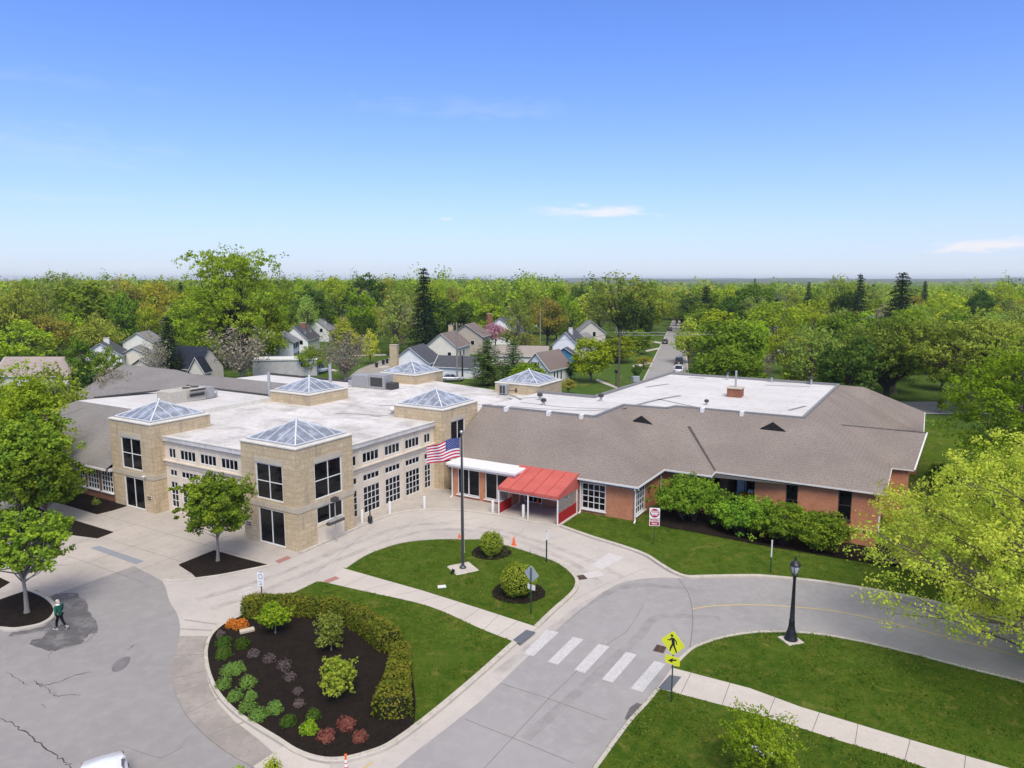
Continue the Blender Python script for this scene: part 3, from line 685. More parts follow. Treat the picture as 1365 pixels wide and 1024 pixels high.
def tower(a0, b0, faces, zb=0.0, w=5.9):
    """faces: dict side -> list of window specs; sides F (front, -y), R (right, +x), L, B"""
    mb = MB(); a1, b1 = a0 + w, b0 + w
    S = {'F': (Vector((a0, b0, 0)), EX, -EY), 'R': (Vector((a1, b0, 0)), EY, EX), 'B': (Vector((a1, b1, 0)), -EX, EY), 'L': (Vector((a0, b1, 0)), -EY, -EX)}
    for k, (o, d, n) in S.items():
        ops = [s[:4] for s in faces.get(k, [])]
        wall(mb, o, d, n, w, zb, TZ - .1, ops, .16, 0, 1)
    t = mb.build('tower', [M['stone'], M['stone_band']], HALL)
    for k, sp in faces.items():
        o, d, n = S[k]
        for s in sp: window(HALL, o, d, n, s, s[4], s[5], s[6] if len(s) > 6 else 'window', fw=.085, mw=.06, zsplit=s[7] if len(s) > 7 else None)
    # limestone courses, standing proud, cut where they meet the windows
    mb = MB(); e = .035
    if zb < 1:
        for k, (o, d, n) in S.items():
            z0, z1 = 2.93, 3.36
            mb = MB(); q = o + n * (e / 2) + Vector((0, 0, (z0 + z1) / 2)); mb.bar(q - d * (e if k in 'FB' else 0), q + d * (w + (e if k in 'FB' else 0)), e, z1 - z0)
            mb.build('limestone_band', M['stone_band'], t)
            for s in faces.get(k, []):
                if s[3] > 5:
                    mb = MB(); q = o + n * .014 + Vector((0, 0, s[3] + .22)); mb.bar(q + d * (s[0] - .1), q + d * (s[1] + .1), .028, .42); mb.build('lintel', M['stone_band'], t)
    mb = MB()
    mb.bbox(a0 - .07, b0 - .07, TZ - .1, a1 + .07, b1 + .07, TZ + .04, c=.05)
    mb.build('coping', M['coping'], t)
    # glass pyramid
    i = .36; z0, z1 = TZ + .13, TZ + 1.33; c = Vector((a0 + w / 2, b0 + w / 2, z1))
    K = [Vector((a0 + i, b0 + i, z0)), Vector((a1 - i, b0 + i, z0)), Vector((a1 - i, b1 - i, z0)), Vector((a0 + i, b1 - i, z0))]
    g = MB()
    for j in range(4): g.add([K[j], K[(j + 1) % 4], c], [(0, 1, 2)])
    g.box(a0 + i - .08, b0 + i - .08, TZ + .04, a1 - i + .08, b1 - i + .08, z0 - .01, 1)
    g = g.build('skylight', [M['skyglass'], M['galv']], HALL)
    mb = MB(); up = Vector((0, 0, .03))
    for j in range(4):
        a, b = K[j] + up, K[(j + 1) % 4] + up; C = c + up
        mb.bar(a, C, .095, .07); mb.bar(a, b, .08, .06)
        for t_ in (.2, .4, .6, .8):
            s = a.lerp(b, t_)
            f = 2 * min(t_, 1 - t_)
            top = a.lerp(C, f) if t_ < .5 else b.lerp(C, f)
            mb.bar(s, top, .038, .05)
    mb.ico((c.x, c.y, c.z + .1), .12, .12, .14, 0, 8, 5)
    mb.build('mullions', M['mullion'], g)
    return t
up4 = lambda: (1.55, 4.45, 3.55, 6.35, 2, 2)
dr2 = lambda: (1.65, 4.45, .06, 2.84, 2, 1, 'glass_door')
tower(-5.9, 0, {'F': [up4(), dr2()], 'R': [(1.75, 4.65, 3.5, 6.35, 2, 2), (1.85, 4.65, 1.55, 2.9, 2, 1)]})
tower(-23.2, 0, {'F': [up4(), dr2()]})
tower(-5.75, 18, {'R': [(1.2, 3.6, 4.4, 6.5, 2, 1)]})
tower(-23.2, 18, {}, 5.5)
tower(-23.0, 36, {}, 5.0)
tower(-5.2, 36, {}, 0)
# white panel under the near tower's right-hand window
mb = MB(); mb.box(.0, 1.85, .13, .05, 4.65, 1.5); mb.box(.05, 1.85, 1.4, .09, 4.65, 1.5); mb.box(.05, 3.2, .13, .065, 3.26, 1.4)
mb.build('door_panel', M['cream'], HALL)
# glazed fronts between the towers
def facade(org, dr, nr, L, start, name):
    mb = MB(); ops = []; specs = []
    x = start; bays = [('h', .98)] + [('f', 2.08)] * 3 + [('h', .98)]
    gap = .56 if L < 12 else .72; tot = sum(b[1] for b in bays) + gap * 4; x = (L - tot) / 2
    for k, wd in bays:
        n = 4 if k == 'f' else 2
        if k == 'h': wd2 = wd
        for z0, z1, nz in ((.42, 2.72, 4), (3.2, 3.78, 1), (4.78, 5.66, 1)):
            ops.append((x, x + wd, z0, z1)); specs.append((x, x + wd, z0, z1, n, nz))
        x += wd + gap
    wall(mb, org, dr, nr, L, 0, RZ - .02, ops, .12)
    f = mb.build('facade', M['cream'], HALL)
    for s in specs: window(HALL, org, dr, nr, s, s[4], s[5], 'french_window' if s[3] < 3 else 'window', fw=.055, mw=.042, depth=.08)
    o, d, n = Vector(org), Vector(dr), Vector(nr)
    mb = MB()
    def course(z0, z1, pr):
        q = o + n * (pr / 2) + Vector((0, 0, (z0 + z1) / 2)); mb.bar(q, q + d * L, pr, z1 - z0)
    course(4.18, 4.5, .10); course(4.5, 4.6, .26); course(4.08, 4.18, .05)
    course(5.98, 6.45, .06); course(6.45, 6.62, .22)
    mb.build('cornice', M['cream'], f)
    mb = MB()
    for i in range(5):                       # pilasters between the bays
        pass
    x = (L - tot) / 2
    for k, (_, wd) in enumerate(bays[:-1]):
        c = x + wd + gap / 2
        for z0, z1 in ((0, 4.06), (4.62, 5.96)):
            mb = MB(); q = o + d * c + n * .03; mb.bar(q + Vector((0, 0, z0)), q + Vector((0, 0, z1)), .36, .06, up=n); mb.build('pilaster', M['cream'], f)
        x += wd + gap
facade((-17.3, 1.25, 0), EX, -EY, 11.4, .3, 'front')
facade((-1.0, 5.9, 0), EY, EX, 12.1, .3, 'side')
# flat roof with low gravel stops, one sheet plus upstands
mb = MB()
def roofpoly(pts, z, m=0, t=.35):
    n = len(pts); mb.poly([(x, y, z) for x, y in pts], m)
    for i in range(n):
        p, q = pts[i], pts[(i + 1) % n]; mb.quad((p[0], p[1], z - t), (q[0], q[1], z - t), (q[0], q[1], z), (p[0], p[1], z), m)
roofpoly([(-17.2, 1.02), (-5.95, 1.02), (-5.95, 5.95), (-.76, 5.95), (-.76, 17.95), (-5.8, 17.95), (-5.8, 24.0), (.2, 24.0), (.2, 35.95), (-23.4, 41.5), (-23.4, 1.5), (-17.2, 1.5)], RZ + .02)
mb.build('flat_roof', M['membrane'], HALL)
mb = MB()
mb.box(-17.2, .98, RZ + .02, -5.98, 1.22, RZ + .10); mb.build('roof_edge', M['coping'], HALL)
mb = MB(); mb.box(-1.0, 5.98, RZ + .02, -.72, 17.9, RZ + .10); mb.build('roof_edge', M['coping'], HALL)
mb = MB()                                    # patched seams and low ridges of the membrane
def strip(pts, w, z, m=0):
    own = MB(); P = cr(pts, 3); ribbon(own, P, w, z, m); own.build('roof_seam', M['lead'], HALL if z < 7 else WING)
for pts, w in (([(-14.6, 9.5), (-12.5, 10.6), (-9, 12.2)], .28), ([(-8.2, 17.2), (-7, 17.4)], .3), ([(-11, 22), (-7.5, 24.5), (-3, 25.2)], .35), ([(-16, 14.8), (-10, 17.2), (-6, 18.2)], .25), ([(-5, 26), (-1, 28.8)], .3)):
    strip(pts, w, RZ + .028)
mb = MB()                                    # low tapered crickets in the membrane
for c, w, d, h in (((-11.5, 9.5), 3.4, 2.6, .35), ((-8, 14), 3, 2.2, .25), ((-14.2, 15.4), 2.2, 2, .55), ((-12, 30), 5, 3, .6), ((-6, 31), 4, 3, .4)):
    K = [(c[0] - w, c[1] - d, RZ + .024), (c[0] + w, c[1] - d, RZ + .024), (c[0] + w, c[1] + d, RZ + .024), (c[0] - w, c[1] + d, RZ + .024)]
    A, B = (c[0] - w * .35, c[1], RZ + h), (c[0] + w * .35, c[1], RZ + h)
    mb.add(K + [A, B], [(0, 1, 5, 4), (2, 3, 4, 5), (1, 2, 5), (3, 0, 4)])
mb.build('roof_crickets', M['membrane'], HALL)
# rear and side walls (seen only in glimpses)
mb = MB()
wall(mb, (-23.3, 41.5, 0), -EY, -EX, 36, 0, 6.2, [])
wall(mb, (.15, 24, 0), EY, EX, 12, 0, 6.2, [])
wall(mb, (.15, 36, 0), (-23.45 / math.hypot(23.45, 5.5), 5.5 / math.hypot(23.45, 5.5), 0), (.23, .97, 0), math.hypot(23.45, 5.5), 0, 6.2, [])
mb.build('rear_wall', M['stone'], HALL)
# security cameras, wall plaques and downlights on the towers
def wallbit(p, n, kind, label):
    p = W(*p); n = Vector((n[0] * BC - n[1] * BS, n[0] * BS + n[1] * BC, 0))
    ang = math.atan2(n.y, n.x) - math.pi / 2
    if kind == 'camera':
        t = thing('security_camera', label, 'security camera', p, ang + math.pi)
        b = MB(); b.bar((0, -.002, 0), (0, -.16, .02), .07, .07); b.build('bracket', M['white'], t)
        b = MB(); b.lathe([(.02, -.07), (.1, -.03), (.12, .05), (.1, .1), (.03, .11)], 12, c=(0, -.24, 0)); b.build('housing', M['white'], t)
    else:
        b = MB(); b.bbox(-.32, -.06, 0, .32, -.004, .42, c=.015); b.box(-.25, -.066, .06, .25, -.0605, .36, 1); b.bar((-.2, -.07, .21), (.2, -.07, .21), .01, .05)
        t = b.build('wall_plaque', [M['stone_band'], M['bronze']]); t.location = p; t.rotation_euler = (0, 0, ang + math.pi)
        tag(t, label, 'plaque')
wallbit((-5.45, 0, 3.15), (0, -1), 'camera', 'white security camera left of the near stone tower window')
wallbit((-18.3, 0, 3.2), (0, -1), 'camera', 'white security camera right of the far-left stone tower door')
wallbit((-5.35, 0, 1.1), (0, -1), 'plaque', 'small bronze plaque left of the near stone tower glass door')
wallbit((-18.0, 0, 1.1), (0, -1), 'plaque', 'small bronze plaque right of the left stone tower glass door')
# ---------------------------------------------------------------- BRICK WING
WING = building('brick_wing', 'red brick wing with a brown shingled skirt roof round a flat white roof')
E0 = 3.25; T0 = 7.2
eave = [(.25, 18.15), (19.45, 18.1), (19.55, 24.55), (23.7, 24.5), (23.65, 26.05), (36.95, 26.05), (37.0, 52.6)]
ridge = [(.25, 24.7), (12.55, 24.9), (12.6, 32.1), (17.0, 32.5), (17.45, 34.05), (29.5, 34.1), (29.95, 57.4)]
mb = MB()
P3 = lambda p, z: (p[0], p[1], z)
for i in range(len(eave) - 1):
    mb.quad(P3(eave[i], E0), P3(eave[i + 1], E0), P3(ridge[i + 1], T0), P3(ridge[i], T0))
mb.add([(29.95, 57.4, T0), (37.0, 52.6, E0 - .02), (39.3, 52.4, E0 - .02), (39.3, 67.9, E0), (32.7, 58.6, T0), (29.95, 59, T0)], [(0, 1, 2, 4), (2, 3, 4), (0, 4, 5)])
mb.add([(32.7, 58.6, T0), (39.3, 67.9, E0), (8.0, 66.5, E0), (8.8, 59.0, T0), (29.95, 59, T0)], [(0, 1, 2, 3, 4)])
# projecting gable on the right
gr, gb = 5.85, 40.0
mb.add([(32.2, gb, gr), (39.5, gb, gr), (38.7, 35.35, E0), (36.98, 35.3, E0 + .02), (38.7, 44.6, E0), (36.98, 44.6, E0 + .02)], [(3, 2, 1, 0), (0, 1, 4, 5)])
# little cricket behind the scupper
mb.build('shingle_roof', M['roof_brown'], WING)
mb = MB()
mb.add([(18.05, 30.4, 5.42), (18.9, 31.6, 5.95), (20.6, 34.0, 7.12), (19.6, 34.0, 7.14), (18.3, 32.3, 6.35)], [(0, 1, 2, 3, 4)])
mb.M = Matrix.Translation((0, 0, .03))
ribbon(mb, [(23.55, 26.05), (19.6, 31.3)], .28, 0)
for k in range(len(mb.v) - 4, len(mb.v)):
    v = mb.v[k]; v.z = E0 + (T0 - E0) * (v.y - 26.05) / 8.0 + .09
mb.build('valley_flashing', M['flash'], WING)
mb = MB()
ribbon(mb, [(36.9, 39.98), (39.55, 39.98)], .18, gr + .03); ribbon(mb, [(32.1, 39.98), (36.9, 39.98)], .14, gr + .03)
mb.build('ridge_cap', M['hvac_dark'], WING)
# flat white roof with an upstand, raised and darkened to stand in for the edge shadow
mb = MB()
flat = [(.25, 24.75)] + [(12.5, 24.95), (12.55, 32.2), (16.95, 32.6), (17.4, 34.15), (29.45, 34.2), (29.95, 58.95), (8.8, 58.95), (7.8, 35.6), (.7, 35.6)]
mb.poly([(x, y, T0 - .12) for x, y in flat])
mb.build('flat_roof', M['membrane_w'], WING)
mb = MB()
for i in range(len(flat) - 1):
    p, q = Vector((*flat[i], T0 + .01)), Vector((*flat[i + 1], T0 + .01)); mb.bar(p, q, .26, .30)
mb.build('upstand_with_shadow', M['lead'], WING)
mb = MB()
for (a, b) in ((3.2, 24.75), (7.9, 24.85), (11.3, 25.0), (20.2, 34.1), (24.0, 34.1)): mb.box(a - .17, b - .5, T0 - .25, a + .17, b + .35, T0 + .185); mb.build('scupper', M['white'], WING); mb = MB()
mb = MB()
for pts, w in (([(1, 26.3), (8, 27.4), (12.2, 30), (13.4, 33.6)], .22), ([(2, 29.3), (7.5, 28.9), (12, 30.3)], .2), ([(13.4, 33.6), (14.2, 38), (15.5, 42)], .5), ([(14, 38.5), (18, 36.2), (19.8, 35.5)], .3), ([(10, 46), (11.5, 50)], .4), ([(22, 55), (27, 56.5)], .35), ([(12, 57), (14, 57.4)], .5), ([(27.5, 38.5), (28.6, 42)], .4), ([(-1.5, 33), (1.5, 30.5)], .35), ([(0.8, 31.2), (2.6, 33.5)], .3)): strip(pts, w, T0 - .11)
# roof vents and pipes
def pipe(p, r, h, label, hood=True):
    t = thing('vent_pipe', label, 'roof vent', W(*p)); b = MB(); b.lathe([(r, 0), (r, h)], 10); b.build('pipe', M['galv'], t)
    if hood: b = MB(); b.lathe([(r * 1.1, h), (r * 2, h + .02), (r * 2, h + r * 1.8), (r, h + r * 2.4)], 10); b.build('hood', M['hvac_dark'], t)
pipe((3.3, 31.4, T0 - .12), .15, .45, 'hooded vent beside the long seam at the white roof narrow end')
pipe((5.0, 29.0, T0 - .12), .15, .35, 'hooded vent near the front edge of the white roof narrow end')
pipe((9.2, 34.2, T0 - .12), .15, .45, 'hooded vent on the white roof below the lawn tree')
pipe((19.6, 37.5, T0 - .12), .12, .3, 'short vent behind the scupper on the white roof')
pipe((16.9, 57.5, T0 - .12), .13, .7, 'leftmost of three hooded vents along the white roof back edge')
pipe((22.3, 57.9, T0 - .12), .13, .7, 'middle of three hooded vents along the white roof back edge')
pipe((26.9, 58.3, T0 - .12), .13, .7, 'rightmost of three hooded vents along the white roof back edge')
pipe((-6.8, 9.2, RZ + .02), .13, .3, 'small vent on the pale stone hall roof behind the near pyramid')
pipe((-24.5, 19.0, RZ), .16, 3.1, 'tall thin flue rising behind the rooftop air conditioner', False)
pipe((-27.0, 31.0, RZ), .2, 2.6, 'tall flue rising behind the left rear glass pyramid', False)
# brick chimney with a mast
ch = thing('roof_chimney', 'low square brick chimney with a thin mast on the flat white roof', 'chimney', W(20.9, 44.5, T0 - .12), BA)
b = MB(); b.box(-.75, -.75, 0, .75, .75, .95); b.build('brick_stack', M['brick_dark'], ch)
b = MB(); b.bbox(-.85, -.85, .95, .85, .85, 1.06); b.build('cap', M['stone_band'], ch)
b = MB(); b.tube([(0, 0, 1.06), (0, 0, 2.9)], .11, 8); b.build('mast', M['galv'], ch)
# gablet louvres
for a, b_, z in ((15.3, 30.9, 6.35), (27.2, 33.0, 6.55)):
    mb = MB(); hw, h = 1.35, .85
    zf = z - .42
    mb.add([(a - hw, b_ - .9, zf), (a + hw, b_ - .9, zf), (a, b_ - .9, zf + h), (a, b_ + .75, zf + h)], [(0, 2, 3), (1, 3, 2)], 0)
    g = mb.build('gablet', M['roof_brown'], WING)
    mb = MB(); mb.poly([(a - hw + .1, b_ - .895, zf + .02), (a + hw - .1, b_ - .895, zf + .02), (a, b_ - .895, zf + h - .05)])
    for k in range(6):
        zz = zf + .08 + k * .11; ww = hw * (1 - (zz - zf) / h) - .12
        if ww > .1: mb.bar((a - ww, b_ - .92, zz), (a + ww, b_ - .92, zz), .05, .03, 1)
    mb.build('louvre', [M['dark'], M['hvac_dark']], g)
# soffits, fascia and gutters
mb = MB()
for i in range(len(eave) - 1):
    p, q = Vector((*eave[i], E0 - .06)), Vector((*eave[i + 1], E0 - .06))
    big = i < 3
    mb.bar(p, q, .10, .14 if big else .12)
    if big:
        n = (q - p).normalized().cross(Vector((0, 0, 1))); mb.bar(p - n * .28 - Vector((0, 0, .17)), q - n * .28 - Vector((0, 0, .17)), .08, .26)
mb.bar((38.7, 35.35, E0 - .05), (36.98, 35.3, E0 - .05), .1, .1); mb.bar((38.75, 35.35, E0), (39.5, 40, gr), .12, .12); mb.bar((38.7, 44.6, E0), (39.5, 40, gr), .12, .12); mb.bar((39.3, 52.4, E0 - .05), (39.3, 67.9, E0 - .05), .1, .12)
mb.build('fascia', M['white_old'], WING)
mb = MB()
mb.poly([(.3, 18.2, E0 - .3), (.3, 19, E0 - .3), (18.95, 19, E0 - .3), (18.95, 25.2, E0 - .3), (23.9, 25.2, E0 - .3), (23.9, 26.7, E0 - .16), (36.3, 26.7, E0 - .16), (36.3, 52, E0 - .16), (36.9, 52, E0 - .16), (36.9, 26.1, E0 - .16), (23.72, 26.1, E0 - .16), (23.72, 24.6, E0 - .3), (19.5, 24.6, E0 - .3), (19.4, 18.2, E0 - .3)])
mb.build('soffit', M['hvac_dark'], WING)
# walls
mb = MB()
wall(mb, (8.2, 18.72, 0), EX, -EY, 10.75, 0, E0 - .2, [(.3, 2.1, .12, 2.55), (2.4, 4.8, .9, 2.5), (5.95, 8.2, .45, 2.78)])
wall(mb, (18.95, 18.72, 0), EY, EX, 6.5, -.2, E0 - .2, [(.35, 2.6, .45, 2.78)])
wall(mb, (18.95, 25.22, 0), EX, -EY, 4.35, -.8, E0 - .2, [])
mb.build('brick_wall', M['brick'], WING)
mb = MB()
o2 = Vector((26.95, 26.45, 0))
wall(mb, o2, EX, -EY, 9.5, -2.2, E0 - .1, [(2.55, 3.5, .35, 3.05), (6.6, 7.6, .55, 3.05)], .18)
wall(mb, (36.45, 26.45, 0), EY, EX, 26, -2.4, E0 - .1, [])
wall(mb, (38.3, 35.6, 0), EY, EX, 8.8, -2.4, E0 - .1, [])
wall(mb, (36.45, 35.6, 0), EX, -EY, 1.85, -2.4, E0 - .1, [])
mb.add([(39.0, 35.6, E0), (39.0, 44.4, E0), (39.2, 40, gr - .1)], [(0, 1, 2)])
wall(mb, (36.45, 53, 0), EX, -EY, 2.5, -2.2, E0 - .1, []); wall(mb, (38.9, 53, 0), EY, EX, 14, -2.2, E0 - .1, [])
wall(mb, (8.9, 59.4, 0), (-.05, -1, 0), (-1, .05, 0), 24, 0, T0 - .3, [])
mb.build('brick_wall', M['brick'], WING)
mb = MB()                                             # recessed entry
mb.box(24.0, 26.45, -2.2, 24.6, 29.2, E0 - .2)
mb.build('timber_screen', simple('brown_boards', (.16, .085, .05), .8, .2, 0, .25, 6), WING)
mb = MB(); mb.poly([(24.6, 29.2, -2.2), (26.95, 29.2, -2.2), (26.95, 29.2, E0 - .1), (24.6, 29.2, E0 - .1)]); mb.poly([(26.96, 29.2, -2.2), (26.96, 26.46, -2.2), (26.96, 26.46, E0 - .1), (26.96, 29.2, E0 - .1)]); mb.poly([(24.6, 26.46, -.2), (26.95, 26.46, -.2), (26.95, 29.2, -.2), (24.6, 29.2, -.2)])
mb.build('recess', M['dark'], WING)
mb = MB(); mb.box(25.0, 28.6, -.19, 25.62, 28.7, 2.6); mb.box(25.7, 28.6, -.19, 25.8, 28.7, 2.6)
mb.build('door', simple('pale_door', (.62, .64, .66), .5, .4), WING)
mb = MB(); mb.box(26.95, 26.34, -.08, 36.5, 26.46, .04); mb.build('stone_course', M['stone_band'], WING)
for s, k, lb in (((2.55, 3.5, .35, 3.05), (2, 3), None), ((6.6, 7.6, .55, 3.05), (2, 3), None)):
    window(WING, o2, EX, -EY, s, 1, 1, 'window', frame='hvac_dark', depth=.14, zsplit=[1.2], sill=True)
window(WING, (8.2, 18.72, 0), EX, -EY, (5.95, 8.2, .45, 2.78), 4, 4, 'window', fw=.1, mw=.06, sill=True)
window(WING, (18.95, 18.72, 0), EY, EX, (.35, 2.6, .45, 2.78), 4, 4, 'window', fw=.1, mw=.06, sill=True)
window(WING, (8.2, 18.72, 0), EX, -EY, (.3, 2.1, .12, 2.55), 2, 1, 'glass_door', fw=.09, mw=.08, zsplit=[1.0])
window(WING, (8.2, 18.72, 0), EX, -EY, (2.4, 4.8, .9, 2.5), 3, 2, 'window', fw=.09)
# the brick porch room with a white flat roof
pf = Vector((2.05, 16.85, 0))
mb = MB()
ops = [(.45, 2.85, .42, 2.85), (3.45, 5.9, .42, 2.85)]
wall(mb, pf, EX, -EY, 6.25, 0, 3.0, ops, .16); wall(mb, (8.3, 16.85, 0), EY, EX, 1.9, 0, 3.0, []); wall(mb, (2.05, 18.75, 0), -EY, -EX, 1.9, 0, 3.0, [])
mb.build('porch_wall', M['brick'], WING)
for s in ops: window(WING, pf, EX, -EY, s, 2, 1, 'window', fw=.08, mw=.09, depth=.13, sill=True)
mb = MB()
mb.bbox(1.7, 16.1, 3.22, 9.05, 18.9, 3.44, c=.04); mb.box(1.85, 16.3, 3.0, 8.9, 18.8, 3.22)
mb.build('porch_roof', M['white'], WING)
# downspouts
mb = MB()
for a, b in ((14.12, 18.6), (19.1, 18.55), (19.12, 24.95), (2.0, 16.75), (36.6, 26.7)):
    mb.bar((a, b, .15), (a, b, E0 - .3), .11, .09); mb.bar((a, b, .2), (a + .08, b - .4, .1), .11, .09); mb.build('downspout', M['white'], WING); mb = MB()
# ---------------------------------------------------------------- GREY SHINGLED WING ON THE LEFT
LW = building('grey_wing', 'brick wing with grey shingles and white grid windows left of the stone towers')
mb = MB()
a0, a1 = -47.0, -23.3
mb.quad((a0, -.65, E0), (a1, -.65, E0), (a1, 6.3, 7.0), (a0 + 7, 6.3, 7.0))
mb.quad((a0, 30, E0), (a0, -.65, E0), (a0 + 7, 6.3, 7.0), (a0 + 7, 14.5, 7.0))
# rear roofs: ridge band and hipped end
mb.add([(-41, 20.2, 6.7), (-23.6, 20.2, 6.7), (-23.6, 22.4, 7.9), (-43.5, 22.4, 7.9)], [(0, 1, 2, 3)])
mb.add([(-43.5, 22.4, 7.9), (-23.6, 22.4, 7.9), (-23.6, 25.0, 6.6), (-43.5, 25.5, 6.6)], [(0, 1, 2, 3)])
mb.add([(-52.5, 11.5, 5.2), (-44.2, 12.8, 5.4), (-40.5, 20.2, 6.7), (-46, 22.4, 8.2), (-58, 22.5, 8.2), (-64, 24, 5)], [(0, 1, 2, 3), (0, 3, 4), (0, 4, 5)])
mb.add([(-46, 22.4, 8.2), (-43.4, 22.4, 7.9), (-40.5, 20.2, 6.7)], [(0, 2, 1)])
mb.add([(-58, 22.5, 8.2), (-46, 22.4, 8.2), (-43.5, 26.5, 6.6), (-62, 28, 5.2)], [(0, 1, 2, 3)])
# thin triangular saddle on the flat roof
mb.add([(-40.0, 8.3, 7.05), (-38.2, 14.6, 7.1), (-42.5, 12.5, 7.6), (-40.2, 10.2, 7.75)], [(0, 1, 3), (0, 3, 2), (1, 2, 3)])
mb.build('shingle_roof', M['roof_grey'], LW)
mb = MB()
mb.poly([(-40, 6.32, 6.98), (-23.3, 6.32, 6.98), (-23.3, 20.15, 6.66), (-40.6, 20.15, 6.66)])
mb.poly([(-43.3, 25.4, 6.55), (-23.4, 24.9, 6.55), (-23.4, 34, 6.5), (-42, 34, 6.5)])
mb.poly([(-51, 10.5, 4.7), (-45.5, 7.5, 4.7), (-42, 13, 4.7), (-49, 14, 4.7)])
mb.build('flat_roof', M['membrane_w'], LW)
for q in (((-40.1, 8.2, 7.05), (-38.1, 14.7, 7.1), .2, .16), ((-23.6, 20.3, 6.75), (-41, 20.3, 6.75), .16, .2), ((-43.3, 25.3, 6.65), (-23.4, 24.85, 6.65), .2, .25), ((-42, 34, 6.6), (-23.4, 34, 6.6), .3, .3)):
    mb = MB(); mb.bar(*q); mb.build('roof_edge', M['hvac_dark'], LW)
mb = MB(); mb.box(-23.46, 6.3, 6.3, -23.2, 20.3, 7.06); mb.build('roof_edge', M['coping'], LW)
mb = MB(); ops = [(.25 + 2.25 * k, 2.1 + 2.25 * k, .82, 2.86) for k in range(5)]
wall(mb, (-23.25, .1, 0), -EX, -EY, 22, 0, E0 - .1, ops)
wall(mb, (-45.2, .1, 0), EY, -EX, 30, 0, E0 - .1, []); wall(mb, (-45, 33, 0), EX, EY, 22, 0, 6.3, [])
mb.build('brick_wall', M['brick_dark'], LW)
for s in ops: window(LW, (-23.25, .1, 0), -EX, -EY, s, 4, 4, 'window', fw=.09, mw=.07, depth=.06, sill=True)
mb = MB(); mb.bar((a0, -.66, E0 - .05), (a1, -.66, E0 - .05), .12, .16); mb.bar((a0 + 1.5, -.1, E0 - .16), (a1, -.1, E0 - .16), .5, .26)
mb.build('fascia', M['white_old'], LW)
# ---------------------------------------------------------------- ROOFTOP MACHINES
ac = thing('rooftop_air_conditioner', 'long tan and grey rooftop air conditioner behind the left front glass pyramid', 'air conditioner', W(-29.6, 14.1, RZ + .25), BA + math.pi / 2); ac.scale = (.78, .9, .85)
b = MB(); b.bbox(-5.0, 0, 0, -2.3, 2.4, 1.55); b.build('cabinet', M['hvac_tan'], ac)
b = MB(); b.box(-2.28, .1, 0, .6, 2.3, .5); b.add([(-2.28, .05, .5), (.6, .05, .5), (.6, -.35, 1.6), (-2.28, -.35, 1.6), (-2.28, 2.4, .5), (.6, 2.4, .5), (.6, 2.4, 1.6), (-2.28, 2.4, 1.6)], [(0, 1, 2, 3), (1, 5, 6, 2), (5, 4, 7, 6), (4, 0, 3, 7), (3, 2, 6, 7)])
cond = b.build('condenser', M['hvac_tan'], ac)
b = MB()
for k in range(2): b.quad((-2.0 + k * .0, -.02 - .0, .58 + k * .5), (.35, -.02, .58 + k * .5), (.35, -.2 - .18 * k, 1.0 + k * .52), (-2.0, -.2 - .18 * k, 1.0 + k * .52))
for v in b.v: v.y -= .04
b.build('coil', M['hvac_dark'], cond)
b = MB()
for k in range(2): b.lathe([(.5, 1.6), (.52, 1.72), (.3, 1.74)], 14, c=(-1.6 + k * 1.3, 1.0, 0))
b.build('fan_guard', M['hvac_dark'], cond)
b = MB(); b.bbox(.62, .2, 0, 2.2, 2.2, 1.45); b.build('cabinet', M['hvac'], ac)
b = MB(); b.bbox(2.22, .5, 0, 3.0, 1.7, .95); b.box(2.4, .48, .5, 2.8, .495, .8, 1); b.build('control_box', [M['hvac'], M['white']], ac)
ac2 = thing('rooftop_air_conditioner', 'grey rooftop air conditioner behind the rear left glass pyramid', 'air conditioner', W(-20.4, 31.6, RZ + .05), BA)
b = MB(); b.bbox(-2.6, -1, 0, .1, 1, 1.5); b.build('cabinet', M['hvac'], ac2)
b = MB(); b.bbox(.12, -.9, 0, 2.6, .9, 1.75); b.box(.4, -.92, .3, 2.3, -.905, 1.4, 1); b.build('cabinet', [M['hvac'], M['hvac_dark']], ac2)
b = MB(); b.bbox(2.62, -.6, 0, 3.7, .6, .8); b.build('control_box', M['hvac_dark'], ac2)
b = MB(); b.bbox(-3.5, -.7, .1, -2.62, .7, .7); b.build('duct', M['galv'], ac2)
ac3 = thing('condenser_unit', 'small square condenser unit against the right rear stone tower', 'air conditioner', W(-3.3, 34.9, RZ + .05), BA)
b = MB(); b.bbox(-.5, -.4, .1, .5, .4, 1.25); b.build('cabinet', M['hvac'], ac3)
b = MB(); b.box(-.35, -.415, .2, -.05, -.402, 1.1); b.box(.05, -.415, .2, .35, -.402, 1.1); b.build('grille', M['hvac_dark'], ac3)
b = MB(); b.bar((.62, 0, .5), (1.5, .2, .55), .08); b.ico((1.55, .1, .6), .17, .17, .3, 0, 8, 5); b.build('gas_pipes', M['iron'], ac3)
mt = thing('roof_fan', 'round galvanised fan hood left of the rear-right tower on the hall roof', 'roof vent', W(-6.6, 19.0, RZ + .02))
b = MB(); b.lathe([(.3, 0), (.3, .35)], 14); b.build('curb', M['galv'], mt); b = MB(); b.lathe([(.34, .35), (.5, .42), (.5, .62), (.3, .75), (.05, .8)], 14); b.build('hood', M['white_old'], mt)
